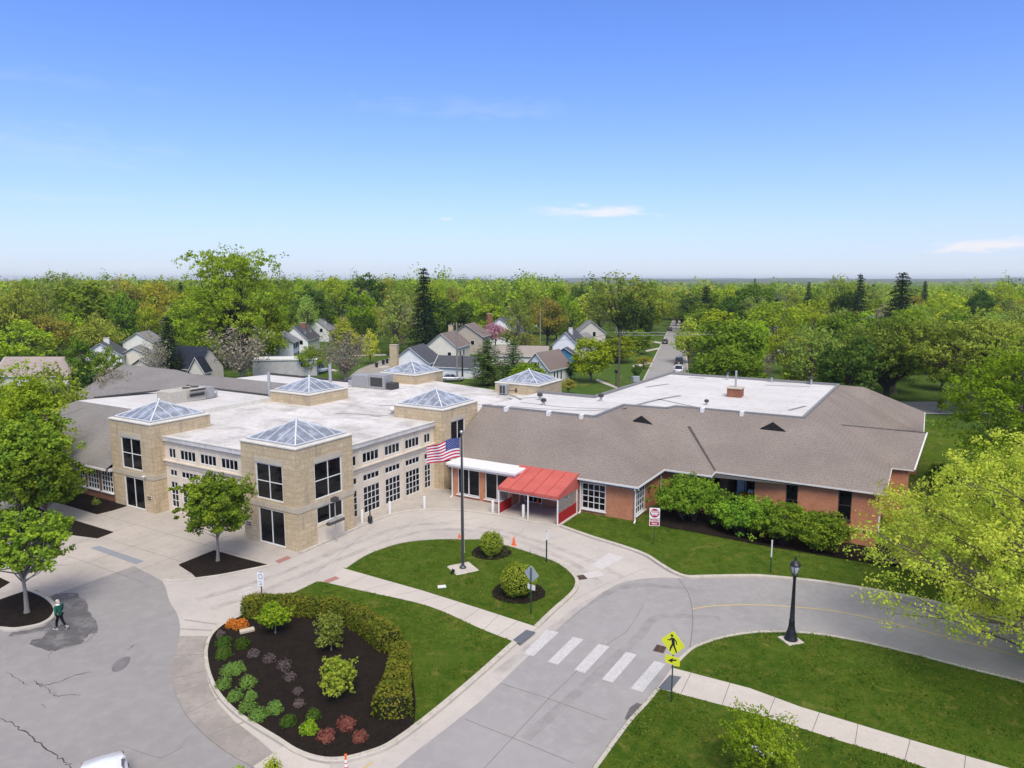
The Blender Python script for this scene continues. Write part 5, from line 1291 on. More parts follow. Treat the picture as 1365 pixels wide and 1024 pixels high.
# ================================================================ CARS
tyre = simple('tyre_rubber', (.015, .015, .016), .9, .2); rimm = simple('alloy_rim', (.45, .46, .47), .35, .5, .8, .1)
cglass = glassmat('car_glass', (.012, .014, .016), .05, .6); lightm = simple('lamp_lens', (.62, .62, .60), .2, .5); redl = simple('tail_lens', (.30, .01, .01), .3, .5)
def paint(nm, c): return simple(nm, c, .22, .6, 0, .03, 2, Coat_Weight=.7, Coat_Roughness=.05)
def car(label, loc, rz, col, Lc=4.6, Wc=1.82, Hc=1.46, suv=False, detail=True, group=None, name='parked_car', cat='car'):
    t = thing(name, label, cat, loc, rz, group)
    # stations along x (front +): half width at sill, beltline height, hood or deck height
    hl = Lc / 2; zb = .22; belt = .92 if not suv else 1.08
    st = [(-hl, .62, .42, .72), (-hl + .12, .74, .30, .92), (-hl + .55, .86, zb, belt), (-hl + 1.2, .90, zb, belt + .02), (0, .91, zb, belt - .02), (hl - 1.35, .90, zb, belt - .06), (hl - .75, .88, zb, belt - .14), (hl - .2, .78, .28, .72), (hl, .60, .38, .60)]
    V = []; Fc = []
    for x, w, z0, z1 in st:
        w = w * Wc / 1.82
        ring = [(-w * .92, z0), (-w, z0 + .18), (-w, (z0 + z1) / 2 + .06), (-w * .95, z1 - .05), (-w * .84, z1), (0, z1 + .025), (w * .84, z1), (w * .95, z1 - .05), (w, (z0 + z1) / 2 + .06), (w, z0 + .18), (w * .92, z0)]
        V += [(x, y, z) for y, z in ring]
    k = 11
    for i in range(len(st) - 1):
        for j in range(k - 1): Fc.append((i * k + j, (i + 1) * k + j, (i + 1) * k + j + 1, i * k + j + 1))
        Fc.append((i * k + k - 1, (i + 1) * k + k - 1, (i + 1) * k, i * k))
    Fc += [tuple(range(k))[::-1], tuple(range((len(st) - 1) * k, len(st) * k))]
    b = MB(); b.add(V, Fc, 0, True); body = b.build('body', col, t)
    # greenhouse
    rx0, rx1 = (-hl + (.35 if suv else .75), hl - 1.3)
    tx0, tx1 = (-hl + (.6 if suv else 1.45), hl - 2.05)
    wB, wT = .84 * Wc / 1.82, .64 * Wc / 1.82; zB, zT = belt - .02, Hc
    g = MB()
    lower = [(rx0, -wB * .92, zB), (rx1, -wB * .92, zB - .04), (rx1 + .12, 0, zB - .04), (rx1, wB * .92, zB - .04), (rx0, wB * .92, zB), (rx0 - .08, 0, zB)]
    upper = [(tx0, -wT, zT - .06), (tx1, -wT, zT - .06), (tx1 + .1, 0, zT - .03), (tx1, wT, zT - .06), (tx0, wT, zT - .06), (tx0 - .06, 0, zT - .03)]
    g.add(lower + upper, [(i, (i + 1) % 6, (i + 1) % 6 + 6, i + 6) for i in range(6)]); gl = g.build('windows', cglass, t)
    r = MB(); ins = [(x * .97 + .03 * (tx0 + tx1) / 2, y * .8, z + .055) for x, y, z in upper]
    up2 = [(x, y * 1.03, z + .012) for x, y, z in upper]
    r.add(up2 + ins, [(i, (i + 1) % 6, (i + 1) % 6 + 6, i + 6) for i in range(6)] + [(6, 7, 8, 9, 10, 11)], 0, False)
    for s in (-1, 1):
        for p, q in ((lower[1], upper[1]), (lower[0], upper[0]), (((rx0 + rx1) / 2 - .1, -wB * .92, zB), ((tx0 + tx1) / 2, -wT, zT - .06))):
            r.bar((p[0], p[1] * s * 1.01, p[2]), (q[0], q[1] * s * 1.01, q[2] + .02), .09, .06)
    r.build('roof', col, t)
    for x in (-hl + .85, hl - .88):
        for s in (-1, 1):
            w_ = MB(); y = s * (.80 * Wc / 1.82)
            w_.tube([(x, y - .10, .33), (x, y + .10, .33)], .33, 16); wh = w_.build('wheel', tyre, t)
            if detail:
                rm = MB(); rm.tube([(x, y + s * .08, .33), (x, y + s * .115, .33)], [.22, .19], 12); rm.build('rim', rimm, wh)
    for s in (-1, 1):
        b = MB(); b.ico((hl - .12, s * .58 * Wc / 1.82, .66), .13, .17, .08, 0, 10, 6); b.build('headlight', lightm, t)
        b = MB(); b.ico((-hl + .09, s * .60 * Wc / 1.82, .78), .08, .17, .11, 0, 10, 6); b.build('taillight', redl, t)
        b = MB(); b.ico((rx1 - .28, s * (Wc / 2 + .10), belt + .06), .07, .12, .08, 0, 10, 6); b.bar((rx1 - .25, s * (Wc / 2 - .1), belt), (rx1 - .26, s * (Wc / 2 + .06), belt + .05), .05, .04); b.build('mirror', col, t)
    if detail:
        b = MB(); b.box(-hl - .012, -.26, .5, -hl + .02, .26, .62); b.build('number_plate', M['sign_white'], t)
    return t
white_p, black_p, silver_p, dark_p = paint('white_car_paint', (.78, .79, .81)), paint('black_car_paint', (.012, .013, .016)), paint('silver_car_paint', (.38, .39, .40)), paint('grey_car_paint', (.06, .065, .075))
mh = R_(-60); mq = at(178, 1055, 1.0); cl = mq - Vector((.77 * math.cos(mh) - 1.0 * math.sin(mh), .77 * math.sin(mh) + 1.0 * math.cos(mh), 0)); cl.z = .01
car('white car cut off by the bottom edge of the parking lot', cl, mh, white_p, 4.7)
sd = math.atan2((B0 - A0).y, (B0 - A0).x)
def gp(u, v, z=-.05): p = at(u, v, z); p.z = z; return p
car('black sport utility car parked on the right of the street', gp(905, 485.5), sd, black_p, 4.8, 1.95, 1.8, True)
car('white sport utility car parked nearest on the street', gp(904.5, 497), sd, white_p, 4.8, 1.95, 1.8, True)
car('grey car parked on the left side of the far street', gp(886.5, 458), sd, dark_p)
car('dark car parked farthest up the left of the street', gp(893, 441), sd, dark_p, detail=False)
car('silver car on a drive right of the street under the cedar', gp(951, 479), R_(15), silver_p)
car('white van end showing beside the low grey block building', gp(426, 497), R_(70), white_p, 4.9, 1.9, 2.0, True)
car('silver car beside the pale utility pole and dark garage', gp(602, 508), R_(10), silver_p)
# wheeled bins on the lane
for u, v, lb in ((502, 490, 'black wheeled bin standing alone on the left of the lane'), (511, 486, 'left of two black wheeled bins by the stone chimney house'), (516, 484.5, 'right of two black wheeled bins by the stone chimney house'), (521, 480, 'farthest black wheeled bin up the lane')):
    t = thing('wheeled_bin', lb, 'bin', gp(u, v), .4, 'black wheeled bins along the lane')
    b = MB(); b.add([(-.25, -.28, .06), (.25, -.28, .06), (.25, .28, .06), (-.25, .28, .06), (-.32, -.36, 1.02), (.32, -.36, 1.02), (.32, .36, 1.02), (-.32, .36, 1.02)], [(0, 3, 2, 1), (0, 1, 5, 4), (1, 2, 6, 5), (2, 3, 7, 6), (3, 0, 4, 7), (4, 5, 6, 7)]); b.build('bin_body', M['black'], t)
    b = MB(); b.bbox(-.35, -.4, 1.025, .35, .4, 1.1); b.build('lid', M['black'], t)
q = gp(847, 512); t = thing('mailbox', 'pale green box on legs at the rear lawn corner', 'mailbox', q, .4)
b = MB(); b.bbox(-.7, -.4, .5, .7, .4, 1.5); b.build('box', M['sign_back'], t)
for x in (-.5, .5):
    b = MB(); b.bar((x, 0, 0), (x, 0, .5), .12); b.build('leg', M['galv'], t)
# ================================================================ VEGETATION
def nrmz(a): return a / np.maximum(np.linalg.norm(a, axis=1, keepdims=True), 1e-9)
def cards_mesh(name, rng, pos, nrm, size, tint, mat, aspect=.72, core=None):
    n = len(pos); t = rng.normal(size=(n, 3)); t -= nrm * np.sum(t * nrm, 1, keepdims=True); t = nrmz(t); b = np.cross(nrm, t)
    s = size[:, None]; bend = nrm * s * rng.uniform(-.18, .18, (n, 1))
    V = np.stack([pos - t * s * .5, pos + b * s * aspect * .5 + bend, pos + t * s * .5, pos - b * s * aspect * .5 + bend], 1).reshape(-1, 3)
    tt = np.repeat(np.clip(tint, 0, 1), 4)
    idx = np.arange(4 * n); starts = np.arange(n) * 4; tot = np.full(n, 4); mi = np.zeros(n, int)
    if core:
        cv, cf = core; off = len(V); V = np.vstack([V, np.array(cv, float)]); tt = np.concatenate([tt, np.zeros(len(cv))])
        li = []; st = []; to = []; k = len(idx)
        for f in cf: li += [i + off for i in f]; st.append(k); to.append(len(f)); k += len(f)
        idx = np.concatenate([idx, li]); starts = np.concatenate([starts, st]); tot = np.concatenate([tot, to]); mi = np.concatenate([mi, np.ones(len(cf), int)])
    me = bpy.data.meshes.new(name)
    me.vertices.add(len(V)); me.vertices.foreach_set('co', V.astype(np.float32).ravel())
    me.loops.add(len(idx)); me.loops.foreach_set('vertex_index', idx.astype(np.int32))
    me.polygons.add(len(starts)); me.polygons.foreach_set('loop_start', starts.astype(np.int32)); me.polygons.foreach_set('material_index', mi.astype(np.int32))
    me.materials.append(mat)
    if core: me.materials.append(M['core'])
    a = me.attributes.new('tint', 'FLOAT', 'POINT'); a.data.foreach_set('value', tt.astype(np.float32))
    me.update(calc_edges=True); me.validate(); return me
def clump_cloud(rng, C, rc, n, tint, flat=.75, out=.9, up=.45, center=None, nvar=.8):
    """n leaves round each clump centre."""
    k = len(C); i = np.repeat(np.arange(k), n)
    g = nrmz(rng.normal(size=(k * n, 3))); r = rng.random((k * n, 1)) ** .5
    g2 = g * r; g2[:, 2] *= flat
    pos = C[i] + g2 * rc[i][:, None]
    cen = center if center is not None else C.mean(0)
    o = nrmz(C[i] - cen)
    nr = nrmz(rng.normal(size=pos.shape) * nvar + g * out + o * .4 + np.array([0, 0, up]))
    return pos, nr, tint[i] + rng.normal(size=len(i)) * .12
def crown_points(rng, shape, R, H, z0, k):
    """Clump centres of a crown between height z0 and H."""
    d = nrmz(rng.normal(size=(k * 3, 3)))
    ph = np.arctan2(d[:, 1], d[:, 0]); p = rng.uniform(0, 6.28, 4)
    lob = 1 + .20 * np.sin(2 * ph + p[0]) * np.cos(2.2 * d[:, 2] + p[1]) + .16 * np.sin(5 * ph + p[2] + 3 * d[:, 2]) + .1 * np.sin(4 * d[:, 2] + p[3])
    lob = np.minimum(lob, 1.14); r = rng.uniform(.40, 1, len(d)) ** .55
    hz = (H - z0) / 2; zc = z0 + hz
    P = d * r[:, None] * lob[:, None]
    if shape == 'round': P = P * [R, R, hz]
    elif shape == 'spread':
        P = P * [R, R, hz]; P[:, 2] = np.where(P[:, 2] < 0, P[:, 2] * .75, P[:, 2])
    elif shape == 'vase':
        P = P * [R, R, hz]; q = np.clip((P[:, 2] + hz) / (2 * hz), 0, 1); P[:, :2] *= (.38 + .78 * q ** .8)[:, None]
    elif shape == 'egg':
        P = P * [R, R, hz]; q = np.clip((P[:, 2] + hz) / (2 * hz), 0, 1); P[:, :2] *= (1.12 - .62 * q ** 1.4)[:, None]
    elif shape == 'umbrella':
        P = P * [R, R, hz]; q = np.clip((P[:, 2] + hz) / (2 * hz), 0, 1); P[:, :2] *= (.45 + .62 * np.sin(np.pi * (q * .75 + .1)))[:, None]; P = P[P[:, 2] > -hz * .8]
    elif shape == 'fan':                              # wide drooping skirt, domed top with upright shoots
        zz = z0 + (H - z0) * rng.random(len(P)) ** .9; q = (zz - z0) / (H - z0)
        rr = R * np.interp(q, [0, .18, .5, .72, .88, 1], [.62, .95, 1, .82, .55, .25]) * np.sqrt(rng.uniform(.12, 1.05, len(P))) * (1 + .12 * np.sin(4 * ph + p[0]))
        P = np.stack([rr * np.cos(ph), rr * np.sin(ph), zz - zc], 1)
        P[:40, 2] = (H - zc) * (1 - .35 * (rng.random(40))) + 1.5; P[:40, :2] *= 1.1
    P[:, 2] += zc
    P = P[(P[:, 2] > z0 * .8)]
    return P[:k]
def trunk_mesh(name, rng, H, z0, C, r0, nlimb, mat, lean=(0, 0), split=.35, limb_r=.4, twig=True):
    b = MB(); top = z0 + (H - z0) * .62
    ax = lambda z: Vector((lean[0] * z / H + .12 * math.sin(z * .9), lean[1] * z / H + .12 * math.cos(z * .8 + 1), z))
    zs = [0, .25, z0 * .5 + .1, z0, z0 + (top - z0) * .5, top]; zs = sorted(set(round(z, 3) for z in zs))
    b.tube([ax(z) for z in zs], [r0 * (1.45 if z == 0 else 1.1 if z < .4 else 1 - .72 * z / top) for z in zs], 8)
    order = rng.permutation(len(C))[:nlimb]
    for q in order:
        c = Vector(C[q]); zb = z0 * .75 + rng.random() * max(.1, (min(c.z, top) - z0 * .75)) * (1 - split)
        zb = min(zb, top * .97); s = ax(zb); m = s.lerp(c, .5) + Vector((rng.normal() * .05 * H * .3, rng.normal() * .05 * H * .3, -.06 * (c - s).length * (1 if rng.random() < .6 else -1)))
        rr = r0 * limb_r * (.45 + .55 * rng.random())
        b.tube([s, m, c], [rr, rr * .6, rr * .16], 5, cap=False)
        if twig:
            for _ in range(2):
                e = c + Vector(rng.normal(size=3)) * min(.09 * H, 14 * limb_r * r0, 1.1 if limb_r != .36 and limb_r != .34 else .5); b.tube([m.lerp(c, .55), e], [rr * .35, rr * .1], 3, cap=False)
    o = b.build(name, mat); me = o.data; bpy.data.objects.remove(o); return me
KINDS = {
 # kind: (leaf, bark, R0, H0, crown base, clumps, leaves per clump, leaf size, shape, clump radius, trunk r, limbs)
 'maple':    ('leaf_mid', 'bark', 6.0, 14, 2.5, 95, 46, .62, 'round', 1.45, .32, 22),
 'bright':   ('leaf_bright', 'bark', 6.0, 13, 2.0, 95, 44, .60, 'egg', 1.4, .30, 20),
 'deep':     ('leaf_deep', 'bark_dark', 6.0, 15, 2.0, 105, 46, .62, 'round', 1.45, .34, 20),
 'lime':     ('leaf_lime', 'bark', 6.0, 14, 2.5, 88, 34, .55, 'round', 1.5, .30, 34),
 'yellow':   ('leaf_yellow', 'bark', 5.0, 11, 2.0, 85, 36, .55, 'egg', 1.3, .26, 28),
 'olive':    ('leaf_olive', 'bark_dark', 7.0, 15, 3.2, 95, 27, .55, 'spread', 1.6, .38, 48),
 'grey':     ('leaf_grey', 'bark', 6.5, 16, 2.5, 95, 27, .52, 'egg', 1.6, .34, 46),
 'rust':     ('leaf_rust', 'bark_dark', 6.5, 15, 3.0, 85, 27, .55, 'spread', 1.55, .36, 46),
 'gold':     ('leaf_gold', 'bark_dark', 6.0, 14, 2.8, 80, 28, .55, 'spread', 1.5, .34, 40),
 'bare':     ('leaf_twig', 'bark_pale', 6.0, 12, 1.2, 95, 13, .42, 'vase', 1.5, .24, 90),
 'pink':     ('leaf_pink', 'bark_dark', 3.0, 6, 1.5, 60, 34, .4, 'round', .8, .16, 24),
}
PROTO = {}
def proto(kind, var):
    k = (kind, var)
    if k not in PROTO:
        lf, bk, R, H, z0, nc, nl, sz, shp_, rc, tr, nb = KINDS[kind]
        rng = np.random.default_rng(hash_(kind) + 17 * var)
        C = crown_points(rng, shp_, R * .86, H - rc * .5, z0 + rc * .4, nc)
        rcs = rc * rng.uniform(.65, 1.35, len(C)); tint = rng.uniform(0, 1, len(C))
        pos, nr, ti = clump_cloud(rng, C, rcs, nl, tint, center=np.array([0, 0, (z0 + H) / 2.4]))
        cm = cards_mesh('crown', rng, pos, nr, sz * rng.uniform(.6, 1.3, len(pos)), ti, M[lf])
        PROTO[k] = (trunk_mesh('trunk', rng, H, z0, C, tr, nb, M[bk]), cm, R, H)
    return PROTO[k]
def hash_(s): return sum((i + 1) * ord(c) for i, c in enumerate(s)) % 9973
def conifer_proto(kind, var):
    k = (kind, var)
    if k not in PROTO:
        lf = {'conifer': 'leaf_conifer', 'cedar': 'leaf_cedar', 'pine': 'leaf_pine'}[kind]
        rng = np.random.default_rng(hash_(kind) + var); H, R = 18.0, 4.2
        C = []; b = MB(); b.tube([(0, 0, 0), (0, 0, H * .5), (0, 0, H * .97)], [.32, .2, .04], 7)
        z = 1.6 if kind != 'cedar' else 2.5
        while z < H * .97:
            q = 1 - z / H; nb = 7 if q > .3 else 5
            prof = {'conifer': q ** .8, 'pine': min(1, q * 1.9) ** .8 * (.75 + .25 * rng.random()), 'cedar': min(1, q * 2.2) ** .6 * (.55 + .5 * rng.random())}[kind]
            for j in range(nb):
                a = 6.283 * (j + rng.random() * .7) / nb + z; L = R * prof * rng.uniform(.75, 1.12) + .2; dr = (-.22 if kind == 'conifer' else .06)
                e = np.array([L * math.cos(a), L * math.sin(a), z + dr * L + (.12 * L if kind != 'conifer' else 0)])
                b.tube([(0, 0, z), tuple(e)], [.07, .02], 3, cap=False)
                for s in np.arange(.25, 1.02, .55 / max(L, .6)): C.append(np.array([0, 0, z]) * (1 - s) + e * s + np.array([0, 0, -.1]))
            z += {'conifer': .62, 'pine': .75, 'cedar': .95}[kind] * (.8 + .4 * rng.random())
        C = np.array(C); n = 9
        i = np.repeat(np.arange(len(C)), n); pos = C[i] + rng.normal(size=(len(i), 3)) * [.34, .34, .15]
        nr = nrmz(rng.normal(size=pos.shape) * .55 + [0, 0, .9] + nrmz(C[i] * [1, 1, 0] + 1e-6) * .5)
        cm = cards_mesh('crown', rng, pos, nr, rng.uniform(.3, .62, len(i)), rng.random(len(C))[i], M[lf], .5)
        o = b.build('trunk', M['bark_dark']); me = o.data; bpy.data.objects.remove(o)
        PROTO[k] = (me, cm, R, H)
    return PROTO[k]
TREES = []                                           # (x, y, R) of everything planted, to keep the fill clear of it
def plant(kind, p, H, R, label, group=None, var=None, rz=None, name=None, cat='tree'):
    i = len(TREES); var = (i % 3) if var is None else var
    tm, cm, R0, H0 = (conifer_proto if kind in ('conifer', 'cedar', 'pine') else proto)(kind, var)
    t = thing(name or {'conifer': 'conifer_tree', 'pine': 'pine_tree', 'cedar': 'cedar_tree', 'bare': 'bare_tree'}.get(kind, 'leafy_tree'), label, cat, p, (i * 2.4) % 6.283 if rz is None else rz, group)
    t.scale = (R / R0, R / R0, H / H0)
    link(bpy.data.objects.new('trunk', tm), t); link(bpy.data.objects.new('crown', cm), t)
    TREES.append((p[0], p[1], R)); return t
def bg(kind, u, vb, vt, w, label, var=None, D=None, rz=None, **kw):
    """A tree by its foot (u, vb), top row vt and width w in the photograph."""
    p = at(u, vb, -.1); p.z = -.1
    if D: p = Vector((xat(u, 420, D), D, -.1))
    H = max(2.0, zat(vt, p.y) + .1); R = w / 2 * (p.y * 1.0) / F
    return plant(kind, p, H * 1.03, R * 1.08, label, var=var, rz=rz, **kw)
M['leaf_fan'] = leafmat('leaf_light_green', (.112, .186, .012), (.188, .268, .020), trans=.4)
# ---- trees one can name, near to far
FAN = 1
bg('lime', 275, 498, 385, 85, 'left lower limb mass of light green tree below the huge fan tree', D=163, var=0)
bg('bright', 350, 498, 400, 70, 'green drooping tree at the right foot of the huge fan tree', D=168, var=1)
bg('bare', 318, 507, 433, 96, 'wide leafless grey twiggy tree below the huge fan tree', D=140)
bg('conifer', 221, 497, 422, 42, 'dark pointed conifer left of the navy roofed house', D=142)
bg('bare', 203, 500, 447, 46, 'brown twiggy bush tree against the dark conifer left of navy roof', D=136, var=1)
bg('maple', 118, 480, 377, 92, 'large dense green tree behind the white gabled house on the left', D=205)
bg('rust', 165, 480, 366, 66, 'brownish olive tree with dark limbs right of the dense green tree', D=222)
bg('gold', 208, 470, 374, 60, 'golden olive tree between the brownish tree and the huge fan tree', D=238)
bg('gold', 235, 470, 385, 50, 'orange tinged tree just left of the huge fan tree', D=215, var=1)
bg('olive', 22, 480, 372, 70, 'tall thin-leaved tree with dark limbs at the left photo edge', D=175)
bg('grey', 58, 480, 380, 56, 'thin leaved tree with dark forked trunk at the far left', D=180, var=2)
bg('lime', 75, 470, 398, 44, 'pale lime tree between the forked tree and the dense green tree', D=200)
bg('olive', 80, 440, 358, 62, 'sparse grey tree breaking the skyline at the far left', D=300)
bg('maple', 103, 505, 452, 40, 'small leafy tree hiding the left end of the white gabled house', D=135)
bg('maple', 138, 507, 464, 38, 'small bushy tree before the white gabled house wall', D=131, var=1)
bg('deep', 103, 517, 490, 36, 'low dark shrubby tree behind the grey shingled wing', D=118, name='shrub', cat='shrub')
bg('deep', 415, 468, 385, 62, 'dark green tree behind the white houses on the left', D=238)
bg('bright', 435, 455, 410, 40, 'low bright green tree behind the white houses at left centre', D=250)
bg('lime', 452, 450, 368, 64, 'tall pale tree with bare top twigs left of the dark round tree', D=275)
bg('deep', 490, 470, 370, 66, 'dark round tree with crown reaching the skyline left of the tall conifer', D=255)
bg('grey', 526, 487, 388, 72, 'large grey green feathery tree left of the tall dark conifer', D=188)
bg('conifer', 566, 488, 357, 52, 'tall dark spruce standing left of the pale utility pole', D=182)
bg('yellow', 458, 478, 428, 46, 'vivid yellow green tree beside the lane behind the bare tree', D=190)
bg('yellow', 492, 488, 442, 26, 'small narrow yellow tree beside the lane', D=168, var=1)
bg('bare', 457, 503, 440, 78, 'brown budding many stemmed tree behind the rear left pyramid', D=140, var=2)
bg('maple', 410, 496, 462, 40, 'green bush tree before the white dormered house', D=150)
bg('bright', 590, 470, 402, 60, 'bright green tree right of the tall dark spruce', D=240)
bg('bright', 622, 470, 395, 56, 'middle of the bright green trees behind the brown roofed houses', D=258)
bg('bright', 655, 468, 404, 54, 'rightmost bright green tree behind the brown roofed houses', D=246)
bg('pine', 650, 511, 452, 52, 'dense green pine behind the pale utility pole and garage', D=134)
bg('pine', 684, 510, 455, 38, 'sparser blue green pine right of the dense green pine', D=136, var=1)
bg('bright', 706, 512, 482, 60, 'low bright green hedge mass behind the right rear pyramid', D=130, name='shrub', cat='shrub')
bg('pink', 660, 470, 428, 30, 'pink blossoming tree beside the white house with brick chimney', D=205)
bg('rust', 700, 468, 442, 50, 'round brownish olive clipped tree right of the pink blossom', D=190, name='shrub', cat='shrub')
bg('maple', 720, 460, 402, 42, 'green tree before the distant blue grey houses', D=262)
bg('maple', 742, 468, 422, 36, 'mid green tree beside the thin far utility pole', D=235, var=2)
bg('yellow', 778, 450, 392, 44, 'yellow tree left of the broad olive tree beside the street', D=270)
bg('olive', 826, 470, 366, 104, 'broad tall olive tree dominating the left side of the street', D=222)
bg('lime', 866, 455, 384, 56, 'light green tree overhanging the far street from the left', D=262)
bg('bright', 789, 516, 447, 58, 'bright green lawn tree standing alone on the rear lawn', D=138)
bg('bright', 824, 492, 447, 62, 'bright green tree behind the rear lawn pole', D=172, var=1)
bg('maple', 852, 480, 440, 42, 'green tree beside the street pavement behind the rear lawn', D=190)
bg('gold', 860, 492, 474, 24, 'low yellow shrub beside the street edge on the rear lawn', D=160, name='shrub', cat='shrub')
bg('deep', 851, 508, 486, 14, 'small dark evergreen shrub on the rear lawn corner', D=144, name='shrub', cat='shrub')
bg('deep', 762, 512, 481, 22, 'dark evergreen shrub against the cottage side wall', D=142, name='shrub', cat='shrub')
bg('rust', 758, 522, 503, 24, 'low brown red shrub right of the rear right tower', D=124, name='shrub', cat='shrub')
bg('yellow', 921, 488, 427, 46, 'cream yellow spring tree on the right side of the street', D=170)
bg('conifer', 940, 455, 380, 42, 'dark tall conifer behind the cream yellow tree', D=240, var=1)
bg('lime', 968, 440, 378, 50, 'yellow green tree right of the dark tall conifer', D=280)
bg('cedar', 962, 499, 448, 78, 'grey brown spreading cedar beside the street behind the white roof', D=152)
bg('maple', 1000, 450, 380, 62, 'full green tree on the skyline right of centre', D=275)
bg('lime', 1035, 500, 400, 84, 'yellow green open tree with dark limbs behind the white roof', D=172)
bg('lime', 1078, 490, 402, 72, 'right hand yellow green open tree beside the hidden pole', D=180, var=1)
bg('bright', 1075, 512, 466, 68, 'round bright green shrub at the right end of the white roof', D=122, name='shrub', cat='shrub', var=0)
bg('bare', 1020, 508, 470, 40, 'pale twiggy shrub left of the round bright green shrub', D=140, name='shrub', cat='shrub')
bg('olive', 1118, 460, 370, 66, 'tall olive green tree on the right skyline before the conifers', D=235)
bg('deep', 1128, 470, 385, 40, 'deep green tree right behind the tall olive skyline tree', D=226)
bg('conifer', 1076, 440, 375, 20, 'small dark skyline spruce above the yellow green trees', D=250, var=2)
bg('conifer', 1004, 400, 370, 8, 'tiny dark spruce tip on the far skyline', D=420)
bg('conifer', 1144, 450, 364, 34, 'tall thin spruce left of the broad dark spruce', D=215, var=1)
bg('conifer', 1200, 440, 363, 62, 'broad dark spruce on the right skyline', D=200)
bg('conifer', 1230, 410, 374, 22, 'small dark spruce right of the broad dark spruce', D=290, var=2)
bg('lime', 1262, 430, 392, 66, 'wide lime green tree right of the broad dark spruce', D=210, var=2)
bg('deep', 1302, 420, 385, 38, 'round dark green tree behind the right oaks', D=250)
bg('lime', 1338, 420, 378, 50, 'light green tree at the far right skyline', D=260)
bg('olive', 1135, 520, 425, 80, 'olive tree with black trunk at the back right of the wing roof', D=150, var=1)
bg('maple', 1266, 556, 532, 12, 'small young tree beside the right road', D=106)
# right foreground greens
RG = 1


for k, (a, b, s, lb) in enumerate(((41.5, 50, 1.5, 'dark green shrub at the far right roof corner'), (42.0, 44, 1.4, 'dark green shrub beside the projecting right gable'), (41.0, 34, 1.4, 'dark shrub in the corner below the right gable'), (44, 39, 1.3, 'dark rounded shrub right of the right gable'), (46.5, 42.5, 1.3, 'low dark shrub on the lawn edge right of the gable'))):
    p = W(a, b); p.z = dip(p.x, p.y); plant('deep', p, s * 1.6, s * 1.3, lb, name='shrub', cat='shrub')
# left mid trees
plant('olive', Vector((-51, 78, 0)), 11.0, 4.4, 'tall yellowish open tree at the left edge behind the left maple', var=1)
plant('bare', Vector((-52.5, 92, 0)), 9, 4, 'bare dark branched tree seen against the pinkish roof at left', var=0)
# ================================================================ NEAR TREES with small leaves
def near_tree(name, label, p, H, R, z0, shape, leaf, bark, nclump, nleaf, size, rc, tr, nlimb, seed, lean=(0, 0), cat='tree', off=(0, 0), flat=.7, stems=1, limb_r=.42, up=.45):
    rng = np.random.default_rng(seed)
    C = crown_points(rng, shape, R * .9, H - rc * .4, z0 + rc * .4, nclump); C[:, :2] += off
    rcs = rc * rng.uniform(.55, 1.35, len(C)); tint = rng.uniform(0, 1, len(C))
    # every clump breaks up into sprays
    i = np.repeat(np.arange(len(C)), 5); S = C[i] + rng.normal(size=(len(i), 3)) * rcs[i][:, None] * [.62, .62, .4]
    pos, nr, ti = clump_cloud(rng, S, rcs[i] * .52, max(2, nleaf // 5), tint[i] + rng.normal(size=len(i)) * .18, flat, up=up, center=np.array([off[0], off[1], (z0 + H) / 2.3]))
    t = thing(name, label, cat, p)
    cm = cards_mesh('crown', rng, pos, nr, size * rng.uniform(.6, 1.35, len(pos)), ti, M[leaf])
    if stems == 1: tm = trunk_mesh('trunk', rng, H, z0, C, tr, nlimb, M[bark], lean, limb_r=limb_r)
    else:
        b = MB()
        for q in rng.permutation(len(C))[:nlimb]:
            c = Vector(C[q]); a = rng.uniform(0, 6.28); s = Vector((.18 * R * math.cos(a), .18 * R * math.sin(a), -.1)); m = s.lerp(c, .5) + Vector((0, 0, .12 * H))
            b.tube([s, m, c], [tr, tr * .7, tr * .2], 5, cap=False)
        o = b.build('trunk', M[bark]); tm = o.data; bpy.data.objects.remove(o)
    link(bpy.data.objects.new('trunk', tm), t); link(bpy.data.objects.new('crown', cm), t)
    TREES.append((p[0], p[1], R)); return t
def nt(name, label, u, vb, vt, w, z, frac0, **kw):
    p = at(u, vb, z); p.z = z; H = zat(vt, p.y) - z; d = p.y * math.cos(TH) + (CAMZ - H * .6) * math.sin(TH); R = w / 2 * d / F
    return near_tree(name, label, p, H, R, H * frac0, **kw)
nt('maple_tree', 'compact green maple in the dark diamond bed before the near tower', 290, 748, 626, 88, .1, .30, shape='round', leaf='leaf_maple', bark='bark_pale', nclump=90, nleaf=150, size=.21, rc=.62, tr=.11, nlimb=40, seed=11)
nt('maple_tree', 'umbrella shaped maple in the kerbed bed beside the walking person', 35, 817, 684, 120, .12, .40, shape='umbrella', leaf='leaf_maple', bark='bark_pale', nclump=100, nleaf=130, size=.20, rc=.52, tr=.13, nlimb=70, seed=12, limb_r=.5)
nt('maple_tree', 'dense round green maple in the long mulch bed on the left', 27, 694, 553, 140, .06, .16, shape='round', leaf='leaf_maple', bark='bark', nclump=150, nleaf=170, size=.25, rc=.85, tr=.16, nlimb=40, seed=13)
near_tree('maple_tree', 'second green maple overlapping the dense round maple at left', at(62, 700, .06), 6.6, 2.9, 1.6, 'round', 'leaf_maple', 'bark', 90, 150, .24, .75, .13, 30, 14)
near_tree('spring_tree', 'tall yellow green open tree before the grey shingled roof', Vector((-43.2, 62.5, 0)), 12.2, 3.2, 2.2, 'egg', 'leaf_lime', 'bark_dark', 130, 110, .26, .95, .2, 60, 15)
near_tree('spring_tree', 'tall yellow green open tree further left behind the round maple', Vector((-51.5, 67, 0)), 13.0, 3.8, 2.2, 'egg', 'leaf_lime', 'bark_dark', 130, 100, .28, 1.05, .2, 60, 16)
